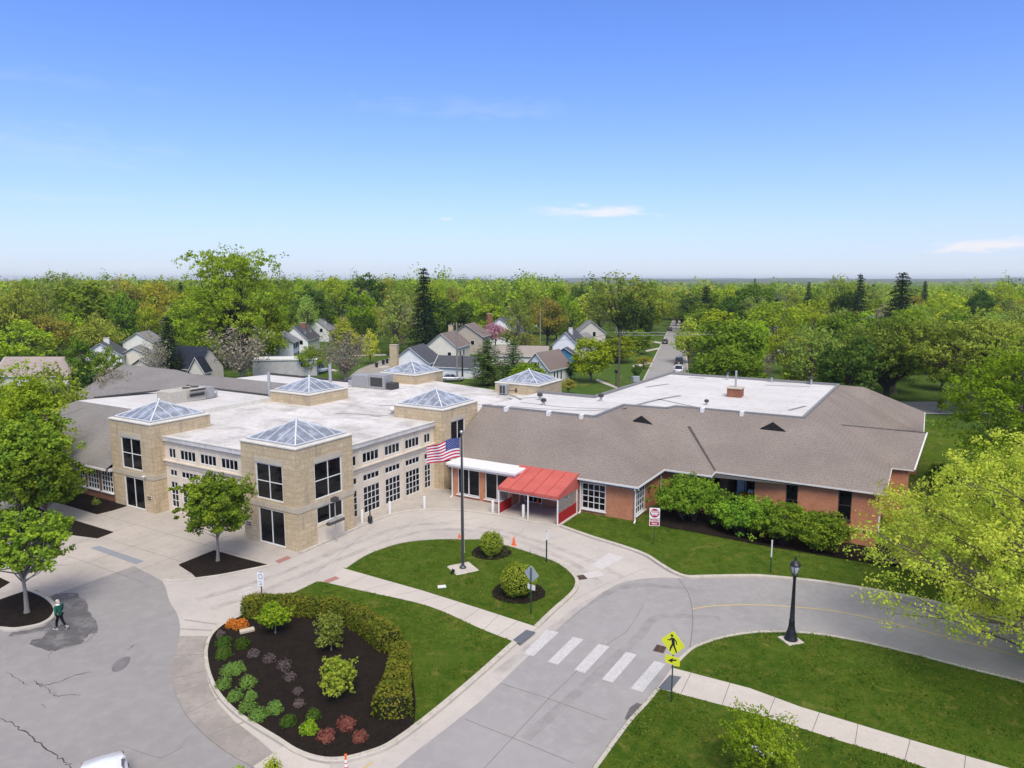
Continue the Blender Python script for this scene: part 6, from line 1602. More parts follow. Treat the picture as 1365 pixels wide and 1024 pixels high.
near_tree('spring_tree', 'large yellow green spring tree filling the right side of the photo', Vector((32.2, 30.8, .11)), 11.7, 11.2, .4, 'round', 'leaf_yellow', 'bark', 430, 185, .15, 1.15, .34, 210, 17, lean=(-1.5, 2.5), off=(-2.2, 4.2), limb_r=.36)
near_tree('spring_tree', 'smaller yellow green tree at the right wing corner', Vector((29.0, 46.5, -1.3)), 8.6, 4.6, 1.2, 'round', 'leaf_yellow', 'bark_pale', 80, 80, .19, .8, .12, 60, 18)
for (u, D_, vt, w, sd_, lb) in ((1184, 112, 421, 128, 25, 'large dark trunked oak directly behind the right roof corner'), (1290, 106, 413, 182, 26, 'huge spreading yellow olive oak over the right road'), (1375, 113, 424, 110, 27, 'yellow green oak at the right photo edge')):
    q = Vector((xat(u + (40 if sd_ == 26 else 0), 480, D_), D_, -.1)); R_o = w / 2 * D_ / F * 1.05
    near_tree('oak_tree', lb, q, zat(vt, D_) + .1, R_o, 3.4, 'spread', 'leaf_olive', 'bark_dark', int(16 * R_o + 60), 95, .36, 1.35, .55, 150, sd_, off=(-3.5 if sd_ == 26 else 0, 0), lean=(-3, 0) if sd_ == 26 else (0, 0), limb_r=.4)
near_tree('leafy_tree', 'bright green tree at the right edge behind the yellow spring tree', Vector((48.5, 66, -.3)), 14.8, 7.2, 2.0, 'round', 'leaf_bright', 'bark', 210, 110, .28, 1.35, .3, 60, 22)
near_tree('leafy_tree', 'lower green tree between the right roof corner and the yellow spring tree', Vector((39.5, 54, -.6)), 8.2, 3.6, 1.4, 'egg', 'leaf_bright', 'bark', 110, 90, .22, .9, .16, 40, 23)
near_tree('leafy_tree', 'green tree at the right edge under the bright one', Vector((40, 46, -.3)), 9.0, 4.8, 1.6, 'round', 'leaf_mid', 'bark', 140, 100, .21, 1.0, .2, 40, 24)
nt('young_tree', 'young lime green tree in the front lawn at the bottom edge', 1015, 1050, 950, 100, .11, .12, shape='round', leaf='leaf_lime', bark='bark_dark', nclump=80, nleaf=85, size=.105, rc=.42, tr=.05, nlimb=50, seed=19)
for k, (u, vb, vt, w, lf, lb) in enumerate(((917, 692, 636, 98, 'leaf_mid', 'leftmost rounded shrub tree in the mulch along the brick wing'), (990, 701, 660, 78, 'leaf_maple', 'spreading shrub tree in the mulch below the dark recess'), (1042, 708, 668, 80, 'leaf_maple', 'shrub tree in the mulch below the first narrow window'), (1088, 718, 678, 78, 'leaf_maple', 'rightmost shrub tree in the mulch below the second narrow window'))):
    p = at(u, vb, 0); z = dip(p.x, p.y) + .1; H = (zat(vt, p.y) - z) * .90; R = w / 2 * (p.y + 2.5) / F
    near_tree('shrub_tree', lb, Vector((p.x, p.y, z)), H, R * 1.06, H * .25, 'spread', lf, 'bark', 120, 120, .18, .66, .028, 30, 30 + k, stems=5, flat=.6)
near_tree('fan_tree', 'huge light green fan shaped tree towering over the left roofs, tallest in the photo', Vector((xat(314, 500, 160), 160, -.1)), 25.0, 12.4, 2.5, 'fan', 'leaf_fan', 'bark_dark', 360, 62, .48, 1.6, .75, 120, 21, up=.3, limb_r=.24)
# plants of the island bed
def z8(x, y, z=.165): p = at(240 + x / 3.4125, 724 + y / 3.4125, z); p.z = z; return p
for k, (x, yb, yt, w, lf, lb) in enumerate(((432, 412, 272, 108, 'leaf_lime', 'small light green tree before the upper hedge in the island bed'), (686, 490, 318, 96, 'leaf_grey', 'small grey green tree in the middle of the island bed by the hedge'), (722, 696, 522, 138, 'leaf_yellow', 'small bright yellow green tree standing alone in the island bed'))):
    p = z8(x, yb); H = zat(724 + yt / 3.4125, p.y) - .165; R = w / 3.4125 / 2 * (p.y * .985 + 2.6) / F
    near_tree('young_tree', lb, p, H, R, H * .24, 'egg', lf, 'bark_pale', 60, 80, .13, .30, .035, 26, 40 + k)
def mound(name, label, p, r, h, leaf, n, size, seed, cat='shrub', group=None, core=True, spike=0.0, round_=False):
    rng = np.random.default_rng(seed); d = nrmz(rng.normal(size=(n, 3)))
    d[:, 2] = d[:, 2] if round_ else np.abs(d[:, 2])
    ph = np.arctan2(d[:, 1], d[:, 0])
    am = .6 if round_ else 1.6
    lob = 1 + am * (.09 * np.sin(3 * ph + seed) + .07 * np.sin(5 * ph + 2 * seed + 4 * d[:, 2]) + .06 * np.sin(2 * ph + 3 * seed) * d[:, 2])
    rad = lob * (rng.uniform(.80, 1.04, n) if round_ else rng.uniform(.66, 1.12, n))
    zc = h * .5 if round_ else 0
    pos = d * rad[:, None] * [r, r, h * .5 if round_ else h]; pos[:, 2] += zc
    nr = nrmz(d + rng.normal(size=(n, 3)) * .6 + [0, 0, .15])
    cell = np.sin(9 * d[:, 0] + seed) * np.sin(8 * d[:, 1]) * np.sin(7 * d[:, 2] + 1)
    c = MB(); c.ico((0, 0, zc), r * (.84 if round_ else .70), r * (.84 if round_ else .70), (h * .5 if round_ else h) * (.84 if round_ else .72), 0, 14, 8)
    me = cards_mesh(name, rng, pos, nr, size * rng.uniform(.6, 1.35, n), .5 + .4 * cell + rng.normal(size=n) * .2, M[leaf], .6, (c.v, c.f) if core else None)
    o = link(bpy.data.objects.new(name, me)); o.location = p
    return tag(o, label, cat, group)
SED = (((225, 592), .58, 'uppermost left green mound in the island bed'), ((200, 652), .52, 'green mound nearest the curved walkway in the island bed'), ((310, 648), .58, 'green mound right of the mound nearest the walkway'), ((250, 708), .5, 'green mound in the middle left of the island bed cluster'), ((322, 706), .42, 'smallest green mound in the middle of the island bed cluster'), ((310, 758), .58, 'wide green mound low in the island bed cluster'), ((432, 765), .56, 'rightmost green mound of the island bed cluster'), ((357, 795), .55, 'lowest green mound of the island bed cluster'))
for k, (q, r, lb) in enumerate(SED): mound('sedum_mound', lb, z8(*q), r * .66, r * .78, 'leaf_sedum', 1100, .075, 60 + k, 'plant', 'green mounds in the island bed')
mound('sedum_mound', 'second lobe of green mound beside the uppermost left mound', z8(258, 585), .36, .45, 'leaf_sedum', 800, .10, 69, 'plant', 'green mounds in the island bed')
for k, (q, r, lf, lb) in enumerate((((200, 465), .5, 'leaf_deep', 'dark olive shrub left of its twin below the orange shrub'), ((285, 470), .48, 'leaf_deep', 'dark olive shrub right of its twin below the orange shrub'), ((198, 515), .5, 'leaf_deep', 'low dark olive shrub nearest the walkway above the green mounds'), ((605, 795), .42, 'leaf_deep', 'dark green shrub above the lime shrub in the island bed'), ((492, 822), .42, 'leaf_deep', 'dark green shrub right of the lowest green mound'), ((587, 855), .48, 'leaf_lime', 'bright lime shrub between the dark and maroon shrubs'),
        ((667, 890), .44, 'leaf_red', 'left maroon shrub at the front of the island bed'), ((757, 838), .48, 'leaf_red', 'largest maroon shrub at the front of the island bed'), ((818, 892), .38, 'leaf_red', 'right small maroon shrub at the front of the island bed'), ((185, 418), .3, 'leaf_mauve', 'smallest mauve twiggy shrub near the top left bed edge'),
        ((335, 512), .38, 'leaf_mauve', 'mauve twiggy shrub nearest the dark olive pair'), ((408, 536), .42, 'leaf_mauve', 'pale mauve twiggy shrub in the upper middle of the bed'), ((475, 568), .46, 'leaf_mauve', 'largest mauve twiggy shrub in the bed centre'), ((500, 618), .36, 'leaf_mauve', 'mauve twiggy shrub just below the largest mauve one'), ((535, 680), .28, 'leaf_mauve', 'tiny mauve twigs in the lower bed centre'), ((540, 738), .32, 'leaf_mauve', 'mauve twigs above the dark green shrub in the bed'),
        ((235, 378), .42, 'leaf_orange', 'left half of the orange shrub pair at the hedge end'), ((277, 384), .52, 'leaf_orange', 'right larger orange shrub at the hedge end'))):
    mv = lf == 'leaf_mauve'
    mound('garden_shrub', lb, z8(*q), r * .78, r * (.9 if not mv else .85), lf, 900 if not mv else 380, .10 if not mv else .085, 80 + k, 'shrub', core=not mv)
mound('round_shrub', 'smaller clipped round shrub behind the flagpole', at(655, 740, .12), .86, 1.75, 'leaf_box', 3600, .105, 101, round_=True)
mound('round_shrub', 'larger clipped round shrub behind the diamond sign back', at(690, 793, .12), 1.12, 2.05, 'leaf_box', 5200, .11, 102, round_=True)
mound('round_shrub', 'tiny bright shrub at the bottom edge beside the corner walk', at(364, 1036, .1), .35, .85, 'leaf_lime', 500, .11, 103)
mound('round_shrub', 'low bright shrub tip at the bottom edge left of the corner walk', at(318, 1042, .06), .3, .6, 'leaf_lime', 400, .11, 104)
mound('round_shrub', 'low dark round shrub by the grey wing wall', at(92, 656, .05), .75, 1.0, 'leaf_deep', 900, .16, 105)
q = at(128, 672, .06); mound('round_shrub', 'small grey leafed shrub in the mulch before the grid windows', q, .35, .5, 'leaf_grey', 260, .12, 106, core=False)
def hedge(label, line, wf, hf, seed, n):
    line = [Vector((p[0], p[1])) for p in line]; L = [0]
    for a, b in zip(line, line[1:]): L.append(L[-1] + (b - a).length)
    rng = np.random.default_rng(seed); tot = L[-1]
    o = line[len(line) // 2]; mb = MB(); rows = []
    def frame(s):
        k = max(0, min(len(line) - 2, int(np.searchsorted(L, s)) - 1)); d = (line[k + 1] - line[k]); f = (s - L[k]) / max(d.length, 1e-6); d.normalize()
        return line[k].lerp(line[k + 1], f), Vector((-d.y, d.x)), d
    for i in range(25):
        s = tot * i / 24; c, nn, d = frame(s); w, h = wf(i / 24) * .80, hf(i / 24) * .90
        rows.append([(c.x + nn.x * x - o.x, c.y + nn.y * x - o.y, z) for x, z in ((-w, -.05), (-w, h * .85), (-w * .8, h), (w * .8, h), (w, h * .85), (w, -.05))])
    mb.add([p for r in rows for p in r], [(i * 6 + j, i * 6 + 6 + j, i * 6 + 7 + j, i * 6 + 1 + j) for i in range(24) for j in range(5)] + [tuple(range(6)), tuple(range(24 * 6, 25 * 6))[::-1]])
    pos = []; nr = []
    for _ in range(n):
        u = rng.random(); c, nn, d = frame(u * tot); w, h = wf(u), hf(u); h *= 1 + .06 * math.sin(u * 31 + seed)
        q = rng.random(); end = rng.random() < .03
        P = w / (w + h)
        if q < P: x, z = rng.uniform(-w, w), h; v = Vector((0, 0, 1))
        else:
            sg = 1 if rng.random() < .5 else -1; x, z = sg * w, rng.uniform(0, h); v = Vector((nn.x * sg, nn.y * sg, .1))
        e = Vector((0, 0))
        if end:
            u2 = 0 if rng.random() < .5 else 1; c, nn, d = frame(u2 * tot * .9999); x = rng.uniform(-w, w); z = rng.uniform(0, h); sg = -1 if u2 == 0 else 1; v = Vector((d.x * sg, d.y * sg, .1)); e = d * sg * .08
        j = 1 - .16 * rng.random() ** 2; r = (1 if abs(x) < w * .8 or z < h * .8 else .95)
        pos.append((c.x + nn.x * x * j * r + e.x - o.x, c.y + nn.y * x * j * r + e.y - o.y, z * j * r)); nr.append(tuple(v))
    pos = np.array(pos) + rng.normal(size=(n, 3)) * .035; nr = nrmz(np.array(nr) + rng.normal(size=(n, 3)) * .55)
    cell = np.sin(2.3 * pos[:, 0] + seed) * np.sin(2.6 * pos[:, 1] + 1) + .6 * np.sin(6 * pos[:, 0]) * np.sin(5 * pos[:, 1])
    me = cards_mesh('hedge', rng, pos, nr, .125 * rng.uniform(.6, 1.4, n), .45 + .3 * cell + rng.normal(size=n) * .22, M['leaf_hedge'], .65, (mb.v, mb.f))
    ob = link(bpy.data.objects.new('hedge', me)); ob.location = (o.x, o.y, .16); tag(ob, label, 'hedge')
hedge('long clipped hedge curving round the back of the island bed', cr(px([(326, 823), (352, 821), (400, 820), (440, 824), (478, 838), (503, 853), (522, 870)]), 5), lambda u: .60 + .07 * math.sin(u * 9), lambda u: .98 + .06 * math.sin(u * 14), 201, 15000)
hedge('shorter wide clipped hedge ending in a bulge beside the road kerb', cr(px([(532, 884), (533, 900), (530, 925), (525, 948), (523, 962)]), 5), lambda u: .48 + .42 * u ** 2, lambda u: .98 + .12 * u, 202, 9000)
# blades: short tufts over the mown lawns, far too many to count
rng = np.random.default_rng(7); GP = []
for poly, zf, dens in ((law1, lawn_z, 70), (law2, lawn_z, 60), (law3, lawn_z, 34), (law4, lawn_z, 80), (law5, lawn_z, 110)):
    xs_ = [p[0] for p in poly]; ys_ = [p[1] for p in poly]; x0, x1, y0, y1 = max(min(xs_), -40), min(max(xs_), 34), max(min(ys_), 19), min(max(ys_), 66)
    n = int((x1 - x0) * (y1 - y0) * dens); q = np.stack([rng.uniform(x0, x1, n), rng.uniform(y0, y1, n)], 1)
    P = np.array([(p[0], p[1]) for p in poly]); c = np.zeros(n, bool); j = len(P) - 1
    for i_ in range(len(P)):
        a, b_ = P[i_], P[j]; cond = (a[1] > q[:, 1]) != (b_[1] > q[:, 1])
        with np.errstate(divide='ignore', invalid='ignore'): c ^= cond & (q[:, 0] < (b_[0] - a[0]) * (q[:, 1] - a[1]) / (b_[1] - a[1] if b_[1] != a[1] else 1e-9) + a[0])
        j = i_
    q = q[c]
    aa = (q[:, 0] - BO.x) * BC + (q[:, 1] - BO.y) * BS; bb = -(q[:, 0] - BO.x) * BS + (q[:, 1] - BO.y) * BC
    if poly is law3: q = q[(bb < 18.6) | ((aa > 19.2) & (bb < 19.5)) | (aa > 39.5)]
    if poly is law1:
        BP = [(p[0], p[1]) for p in bed1]; q = q[[not inside(p, BP) for p in q]]
    GP.append(np.column_stack([q, [zf(x, y) + .035 for x, y in q]]))
GP = np.vstack(GP)
pt = np.sin(.9 * GP[:, 0] + 2.1 * np.sin(.43 * GP[:, 1] + 1)) * np.sin(.8 * GP[:, 1] + 1.7 * np.sin(.55 * GP[:, 0])) + .6 * np.sin(2.7 * GP[:, 0] + 1.3 * np.sin(1.9 * GP[:, 1])) * np.sin(2.3 * GP[:, 1])
GP = GP[rng.random(len(GP)) < np.clip(.55 - .45 * pt, .06, .95)]
gt = .45 + .30 * np.sin(1.3 * GP[:, 0] + 2 * np.sin(.7 * GP[:, 1])) * np.sin(1.1 * GP[:, 1] + 1.6 * np.sin(.9 * GP[:, 0])) + rng.normal(size=len(GP)) * .22
gn = nrmz(rng.normal(size=GP.shape) * [1, 1, .35] + [0, 0, .55])
M['leaf_blade'] = leafmat('grass_blades', (.038, .085, .006), (.150, .190, .030), trans=.25, var=.02)
tag(link(bpy.data.objects.new('grass_blades', cards_mesh('grass_blades', rng, GP, gn, rng.uniform(.07, .17, len(GP)), gt, M['leaf_blade'], .38))), kind='stuff')
# ================================================================ NEIGHBOUR HOUSES
def siding(name, c):
    g = N(name); z = g.n('ShaderNodeSeparateXYZ', Vector=g.coord()).outputs[2]
    r = g.math('FRACT', g.math('MULTIPLY', z, 1 / .2)); cc = g.mix(g.math('MULTIPLY', g.ramp(r, .85, 1), .3), c, tuple(x * .5 for x in c))
    return g.finish(g.mix(g.ramp(g.noise(.8, 4), .4, .8), cc, tuple(x * .86 for x in c)), .8, .2)
HW = {'white': siding('white_siding', (.82, .81, .79)), 'cream': siding('cream_siding', (.74, .68, .57)), 'tan': siding('tan_siding', (.50, .43, .35)), 'grey': siding('grey_siding', (.40, .41, .42)), 'blue': siding('blue_siding', (.06, .20, .34)), 'beige': siding('beige_siding', (.62, .57, .48)), 'slate': siding('slate_blue_siding', (.16, .19, .27))}
HR = {'dark': shingle('charcoal_shingles', (.085, .088, .098), (.058, .06, .068), (.12, .124, .135)), 'brown': shingle('russet_shingles', (.20, .158, .138), (.145, .113, .10), (.26, .21, .185)), 'grey': shingle('mid_grey_shingles', (.235, .235, .235), (.17, .17, .172), (.30, .30, .30)), 'navy': shingle('navy_shingles', (.025, .03, .045), (.016, .02, .03), (.04, .046, .065)), 'pink': shingle('pinkish_shingles', (.36, .29, .26), (.28, .22, .20), (.43, .36, .32)), 'tan': shingle('tan_shingles', (.33, .28, .24), (.25, .21, .18), (.4, .35, .3))}
chim_m = {'stone': M['stone'], 'brick': M['brick_dark'], 'white': M['white_old']}
STREETDIR = math.atan2(d.y, d.x) - math.pi / 2 if False else math.atan2((B0 - A0).y, (B0 - A0).x) - math.pi / 2
HOUSES = []
def house(u, v, w, l, eh, rh, rot, wm, rm, label, wins=(), chim=None, D=None, dormers=0, name='house', cat='house', door=None, porch=None):
    p = at(u, v, -.1); p.z = -.1
    if D: p = Vector((xat(u, v, D), D, -.1))
    t = thing(name, label, cat, p, STREETDIR + rot); t.scale = (.93, .93, .92); HOUSES.append((p.x, p.y, max(w, l) * .62))
    b = MB(); x, y = w / 2, l / 2
    b.add([(-x, -y, 0), (x, -y, 0), (x, y, 0), (-x, y, 0), (-x, -y, eh), (x, -y, eh), (x, y, eh), (-x, y, eh), (0, -y, rh), (0, y, rh)], [(0, 1, 5, 8, 4), (2, 3, 7, 9, 6), (1, 2, 6, 5), (3, 0, 4, 7)])
    b.build('wall', HW[wm], t)
    b = MB(); ov = .35; sl = (rh - eh) / x
    for s in (-1, 1):
        e = (s * (x + ov), eh - ov * sl); r = (0, rh); th = .16
        V = [(e[0], -y - ov, e[1] + .04), (r[0], -y - ov, r[1] + .04), (r[0], y + ov, r[1] + .04), (e[0], y + ov, e[1] + .04)]
        V += [(a, c, z + th) for a, c, z in V]
        b.add(V, [(0, 1, 2, 3), (4, 7, 6, 5), (0, 4, 5, 1), (2, 6, 7, 3), (3, 7, 4, 0)] if s > 0 else [(3, 2, 1, 0), (5, 6, 7, 4), (1, 5, 4, 0), (3, 7, 6, 2), (0, 4, 7, 3)], 0)
    rf = b.build('roof', HR[rm], t)
    b = MB()
    for s in (-1, 1):
        b.bar((s * (x + ov), -y - ov - .02, eh - ov * sl + .1), (0, -y - ov - .02, rh + .12), .06, .22, up=(0, 1, 0))
        b.bar((s * (x + ov + .03), -y - ov, eh - ov * sl + .08), (s * (x + ov + .03), y + ov, eh - ov * sl + .08), .08, .14)
    b.build('trim', M['white'], t)
    if chim:
        cm_, cx, cy, cw, ctop = chim
        b = MB(); b.box(cx - cw / 2, cy - cw * .35, 0 if abs(cx) > x or abs(cy) > y else eh, cx + cw / 2, cy + cw * .35, ctop); b.box(cx - cw / 2 - .06, cy - cw * .35 - .06, ctop, cx + cw / 2 + .06, cy + cw * .35 + .06, ctop + .15, 1)
        b.build('chimney', [chim_m[cm_], M['stone_band']], t if abs(cx) > x or abs(cy) > y else rf)
    fr = {'F': lambda a, z: (Vector((a, -y, z)), EX, -EY), 'R': lambda a, z: (Vector((x, a, z)), EY, EX), 'L': lambda a, z: (Vector((-x, -a, z)), -EY, -EX)}
    for wn in wins:
        side, a, z, ww, wh = wn[:5]; o, dr, nr = fr[side](a, z)
        f = MB(); f.bar(o + nr * .02 - dr * (ww / 2 + .1), o + nr * .02 + dr * (ww / 2 + .1), .05, wh + .2)
        if len(wn) > 5:
            for s in (-1, 1): f.bar(o + nr * .03 + dr * (s * (ww / 2 + .32) - .17), o + nr * .03 + dr * (s * (ww / 2 + .32) + .17), .06, wh + .1, 1)
        f = f.build('window', [M['white'], M[wn[5]] if len(wn) > 5 else M['white']], t)
        g = MB(); g.bar(o + nr * .05 - dr * (ww / 2), o + nr * .05 + dr * (ww / 2), .02, wh); g.build('pane', M['glass'], f)
    for k in range(dormers):
        cy = -y * .45 + k * y * .9; zz = eh + (rh - eh) * .35; cx = x * (1 - .35)
        b = MB(); b.add([(cx, cy - .7, zz - .3), (cx, cy + .7, zz - .3), (cx, cy + .7, zz + .75), (cx, cy, zz + 1.35), (cx, cy - .7, zz + .75), (cx * .25, cy, zz + 1.35), (cx * .45, cy - .7, zz + .75), (cx * .45, cy + .7, zz + .75)], [(0, 1, 2, 3, 4), (0, 4, 6), (1, 7, 2)], 0)
        dm = b.build('dormer', [HW[wm]], t)
        b = MB(); b.add([(cx + .1, cy - .8, zz + .72), (cx + .1, cy, zz + 1.42), (cx * .15, cy, zz + 1.42), (cx * .4, cy - .8, zz + .72), (cx + .1, cy + .8, zz + .72), (cx * .4, cy + .8, zz + .72)], [(0, 1, 2, 3), (1, 4, 5, 2)]); b.build('dormer_roof', HR[rm], dm)
        b = MB(); b.quad((cx + .02, cy - .3, zz - .1), (cx + .02, cy + .3, zz - .1), (cx + .02, cy + .3, zz + .7), (cx + .02, cy - .3, zz + .7)); b.build('pane', M['glass'], dm)
    if door:
        side, a = door; o, dr, nr = fr[side](a, 1.05); b = MB(); b.bar(o + nr * .03 - dr * .5, o + nr * .03 + dr * .5, .06, 2.1); b.build('door', M['hvac_dark'], t)
    return t
g_ = 'hvac_dark'
house(556, 500, 8.6, 9.5, 3.3, 6.6, .05, 'white', 'dark', 'white house with dark roof and big stone chimney behind the rear pyramid', [('F', 1.6, 2.2, 1.0, 1.0), ('R', -2.5, 1.9, .9, 1.3), ('R', 1.5, 1.9, .9, 1.3)], ('stone', -3.4, -5.3, 1.7, 7.2), D=150)
house(536, 500, 3.2, 5, 2.6, 4.0, .05, 'white', 'dark', 'low white lean-to left of the big stone chimney', [('F', 0, 1.8, .8, .9)], D=149, name='outbuilding', cat='outbuilding')
house(611, 507, 5.2, 9.0, 2.5, 4.5, -math.pi / 2 - .1, 'white', 'dark', 'low white garage with a dark roof beside the utility poles', [], D=147, name='garage', cat='garage')
house(598, 487, 8.5, 11, 4.2, 7.6, .0, 'cream', 'brown', 'cream house with brown roof left of the grey gabled house', [('R', -3, 2.4, .9, 1.4), ('R', 0, 2.4, .9, 1.4), ('F', 2.2, 2.2, .9, 1.3)], ('stone', -.6, 4, 1.2, 9.2), D=176)
house(627, 478, 10, 10, 5.2, 8.6, .05, 'tan', 'brown', 'tall brown sided house with wide gable behind the pale utility pole', [('F', -2, 3.4, 1, 1.2), ('F', 2, 3.4, 1, 1.2), ('R', 0, 3.4, 1, 1.2)], D=196)
house(668, 464, 9, 14, 5.6, 8.8, .2, 'white', 'dark', 'white two storey house with brick chimney beside the pink blossom', [('F', -2.4, 4.4, 1, 1.4), ('F', 0, 4.4, 1, 1.4), ('F', 2.4, 4.4, 1, 1.4), ('F', 2.4, 1.6, 1, 1.4), ('R', -4, 4.4, 1, 1.4)], ('brick', -3.4, -5.5, 1.5, 10.2), D=226)
house(690, 450, 9, 12, 5.4, 9.0, .1, 'grey', 'dark', 'grey house with white eaves behind the white two storey house', [('F', 2.0, 4.2, 1, 1.3), ('R', -3, 4.2, 1, 1.3)], ('brick', -2.5, 1, 1.6, 10.4), D=262)
house(704, 440, 10, 12, 5.4, 8.6, .3, 'white', 'grey', 'pale house far off beyond the grey house', [('F', 2, 4, 1, 1.2)], D=310)
house(730, 428, 9, 14, 5.5, 9.0, .1, 'slate', 'dark', 'slate blue house farthest off along the rooftops', [('F', 2, 4, 1, 1.4), ('F', -2, 4, 1, 1.4)], D=330)
house(730, 510, 6.0, 9.5, 3.2, 6.4, -.32, 'white', 'brown', 'white cottage with green shuttered gable window behind the right rear tower', [('F', -.3, 4.0, .9, 1.1, 'leaf_pine'), ('F', 1.6, 1.6, .9, 1.2), ('R', -2.5, 1.6, .5, 1.8), ('R', -1.2, 1.6, .5, 1.8), ('R', .4, 1.6, .5, 1.8)], D=140)
house(694, 486, 6, 14, 2.6, 4.7, -math.pi / 2 + .1, 'cream', 'tan', 'long low cream garage with tan roof left of the white cottage', [], D=168, name='garage', cat='garage')
house(760, 486, 7.0, 10, 4.4, 7.8, -.1, 'white', 'dark', 'white house with a blue lower front beyond the cottage', [('F', 2.4, 1.8, .7, 2.0), ('R', -2, 1.8, .8, 1.6)], ('white', .6, -2, 1.0, 8.8), D=178)
b = house(754, 489, 4.6, 2.6, 2.4, 3.9, -.1, 'blue', 'dark', 'blue porch front with a steep dark roof on the white house', [], D=172, name='porch', cat='porch')
house(786, 472, 9, 11, 5.0, 8.6, .2, 'beige', 'grey', 'beige gabled house left of the broad olive tree', [('F', 1, 4.6, .9, 1.4), ('F', 2.8, 2, .8, 1.4), ('R', -3, 3, .9, 1.4)], D=212)
house(776, 474, 6, 7, 3.4, 5.4, -.2, 'grey', 'grey', 'small grey roofed extension before the beige gabled house', [], D=200, name='outbuilding', cat='outbuilding')
house(377, 489, 7.5, 8.5, 5.3, 7.6, .35, 'white', 'grey', 'white colonial house with dark shutters left of centre', [('R', -2.4, 4.2, .8, 1.3, g_), ('R', .1, 4.2, .8, 1.3, g_), ('R', 2.4, 4.2, .8, 1.3, g_), ('R', -2.4, 1.5, .8, 1.5, g_), ('R', 2.4, 1.5, .8, 1.5, g_)], D=176, door=('R', 0))
house(402, 478, 8, 13, 3.8, 7.7, .25, 'white', 'dark', 'white house with a brick chimney and two dormers in a dark roof', [('F', 2, 3, 1, 1.2)], ('brick', .8, .5, 1.6, 8.4), D=202, dormers=2)
house(430, 465, 8, 13, 4.2, 7.6, .25, 'white', 'grey', 'white house with stepped grey roofs behind the dormered house', [('F', 1.5, 4, 1, 1.2)], D=236, dormers=1)
house(143, 498, 8.8, 8, 3.6, 6.5, .52, 'white', 'dark', 'white gabled house with a dark roof and white roof turret at left', [('F', 2.6, 3.2, .9, 1.3)], ('white', .5, 0, 1.2, 7.5), D=160)
house(184, 490, 6.5, 8, 3.2, 5.0, .52, 'cream', 'grey', 'cream walled wing with grey roofs right of the white gabled house', [], D=164)
house(196, 494, 6, 8, 1.8, 4.0, .4, 'beige', 'grey', 'low beige shed roof behind the grey shingled wing', [], D=150, name='outbuilding', cat='outbuilding')
house(60, 503, 8, 15, 2.4, 5.6, -math.pi / 2 + .25, 'beige', 'pink', 'long low house with a pinkish brown roof at the far left', [], ('brick', .2, 6, 1.4, 7.2), D=136)
house(258, 497, 7, 11, 2.6, 6.8, -math.pi / 2 - .25, 'beige', 'navy', 'house with a very dark navy roof and beige gable left of the bare tree', [('F', 0, 2.4, .9, 1.3)], D=146)
house(267, 503, 3.2, 3, 2.4, 5.2, .2, 'beige', 'navy', 'pointed beige porch gable before the navy roof', [], D=140, name='porch', cat='porch')
house(228, 452, 8, 12, 5, 8, .9, 'beige', 'tan', 'tan roof half hidden behind the huge fan tree', [], D=250)
house(192, 462, 8, 10, 3.6, 6.2, .4, 'white', 'grey', 'grey roof with white trim behind the cream wing', [], D=195)
house(1022, 470, 9, 12, 4.2, 7.4, .3, 'white', 'grey', 'white house glimpsed through the yellow green open tree', [('F', 2, 2.4, 1, 1.2), ('F', -2, 2.4, 1, 1.2)], D=205)
house(1066, 480, 9, 10, 3.8, 6.8, -.4, 'grey', 'tan', 'grey walled house glimpsed right of the hidden pole', [('F', 1.5, 2, 1, 1.2)], D=192)
house(1020, 432, 9, 10, 5, 8.5, .3, 'white', 'grey', 'far white house above the yellow green trees', [], D=300)
# low grey block building beside the bare tree
t = thing('block_building', 'low grey block building with flat roof right of the twiggy tree', 'outbuilding', Vector((xat(383, 497, 150), 150, -.1)), .12); HOUSES.append((t.location.x, 150, 8))
b = MB(); b.box(-6.5, -2.5, 0, 6.5, 2.5, 3.3); b.build('wall', masonry('grey_block', (.50, .49, .46), (.42, .41, .39), (.33, .32, .30), .4, .2, .015), t)
b = MB(); b.bbox(-6.7, -2.7, 3.3, 6.7, 2.7, 3.6); b.build('roof', M['white_old'], t)
b = MB(); b.box(3.3, -2.53, 1.9, 4.3, -2.5, 2.6); b.build('window', M['glass'], t)
# ================================================================ FILL TREES of the neighbourhood and the far woods
rg = random.Random(11)
KW = {'maple': ('mid green leafy', 'leafy_tree'), 'bright': ('bright green leafy', 'leafy_tree'), 'deep': ('deep green leafy', 'leafy_tree'), 'lime': ('pale yellow green', 'leafy_tree'), 'olive': ('olive green thinly leaved', 'leafy_tree'), 'rust': ('brownish olive', 'leafy_tree'), 'gold': ('golden olive', 'leafy_tree'), 'grey': ('grey green feathery', 'leafy_tree'), 'conifer': ('dark pointed', 'conifer_tree'), 'bare': ('bare twiggy', 'bare_tree')}
street_c = (A0 + A1) / 2; sdv = ((B0 + B1) / 2 - street_c).normalized(); sn = Vector((-sdv.y, sdv.x, 0))
rear_lawn = px([(735, 560), (880, 520), (885, 470), (850, 470), (800, 490), (750, 500)])
lane_poly = px([(370, 520), (520, 520), (556, 480), (548, 468), (470, 470), (380, 486)])
right_lawn = px([(1195, 620), (1420, 620), (1420, 520), (1195, 530)])
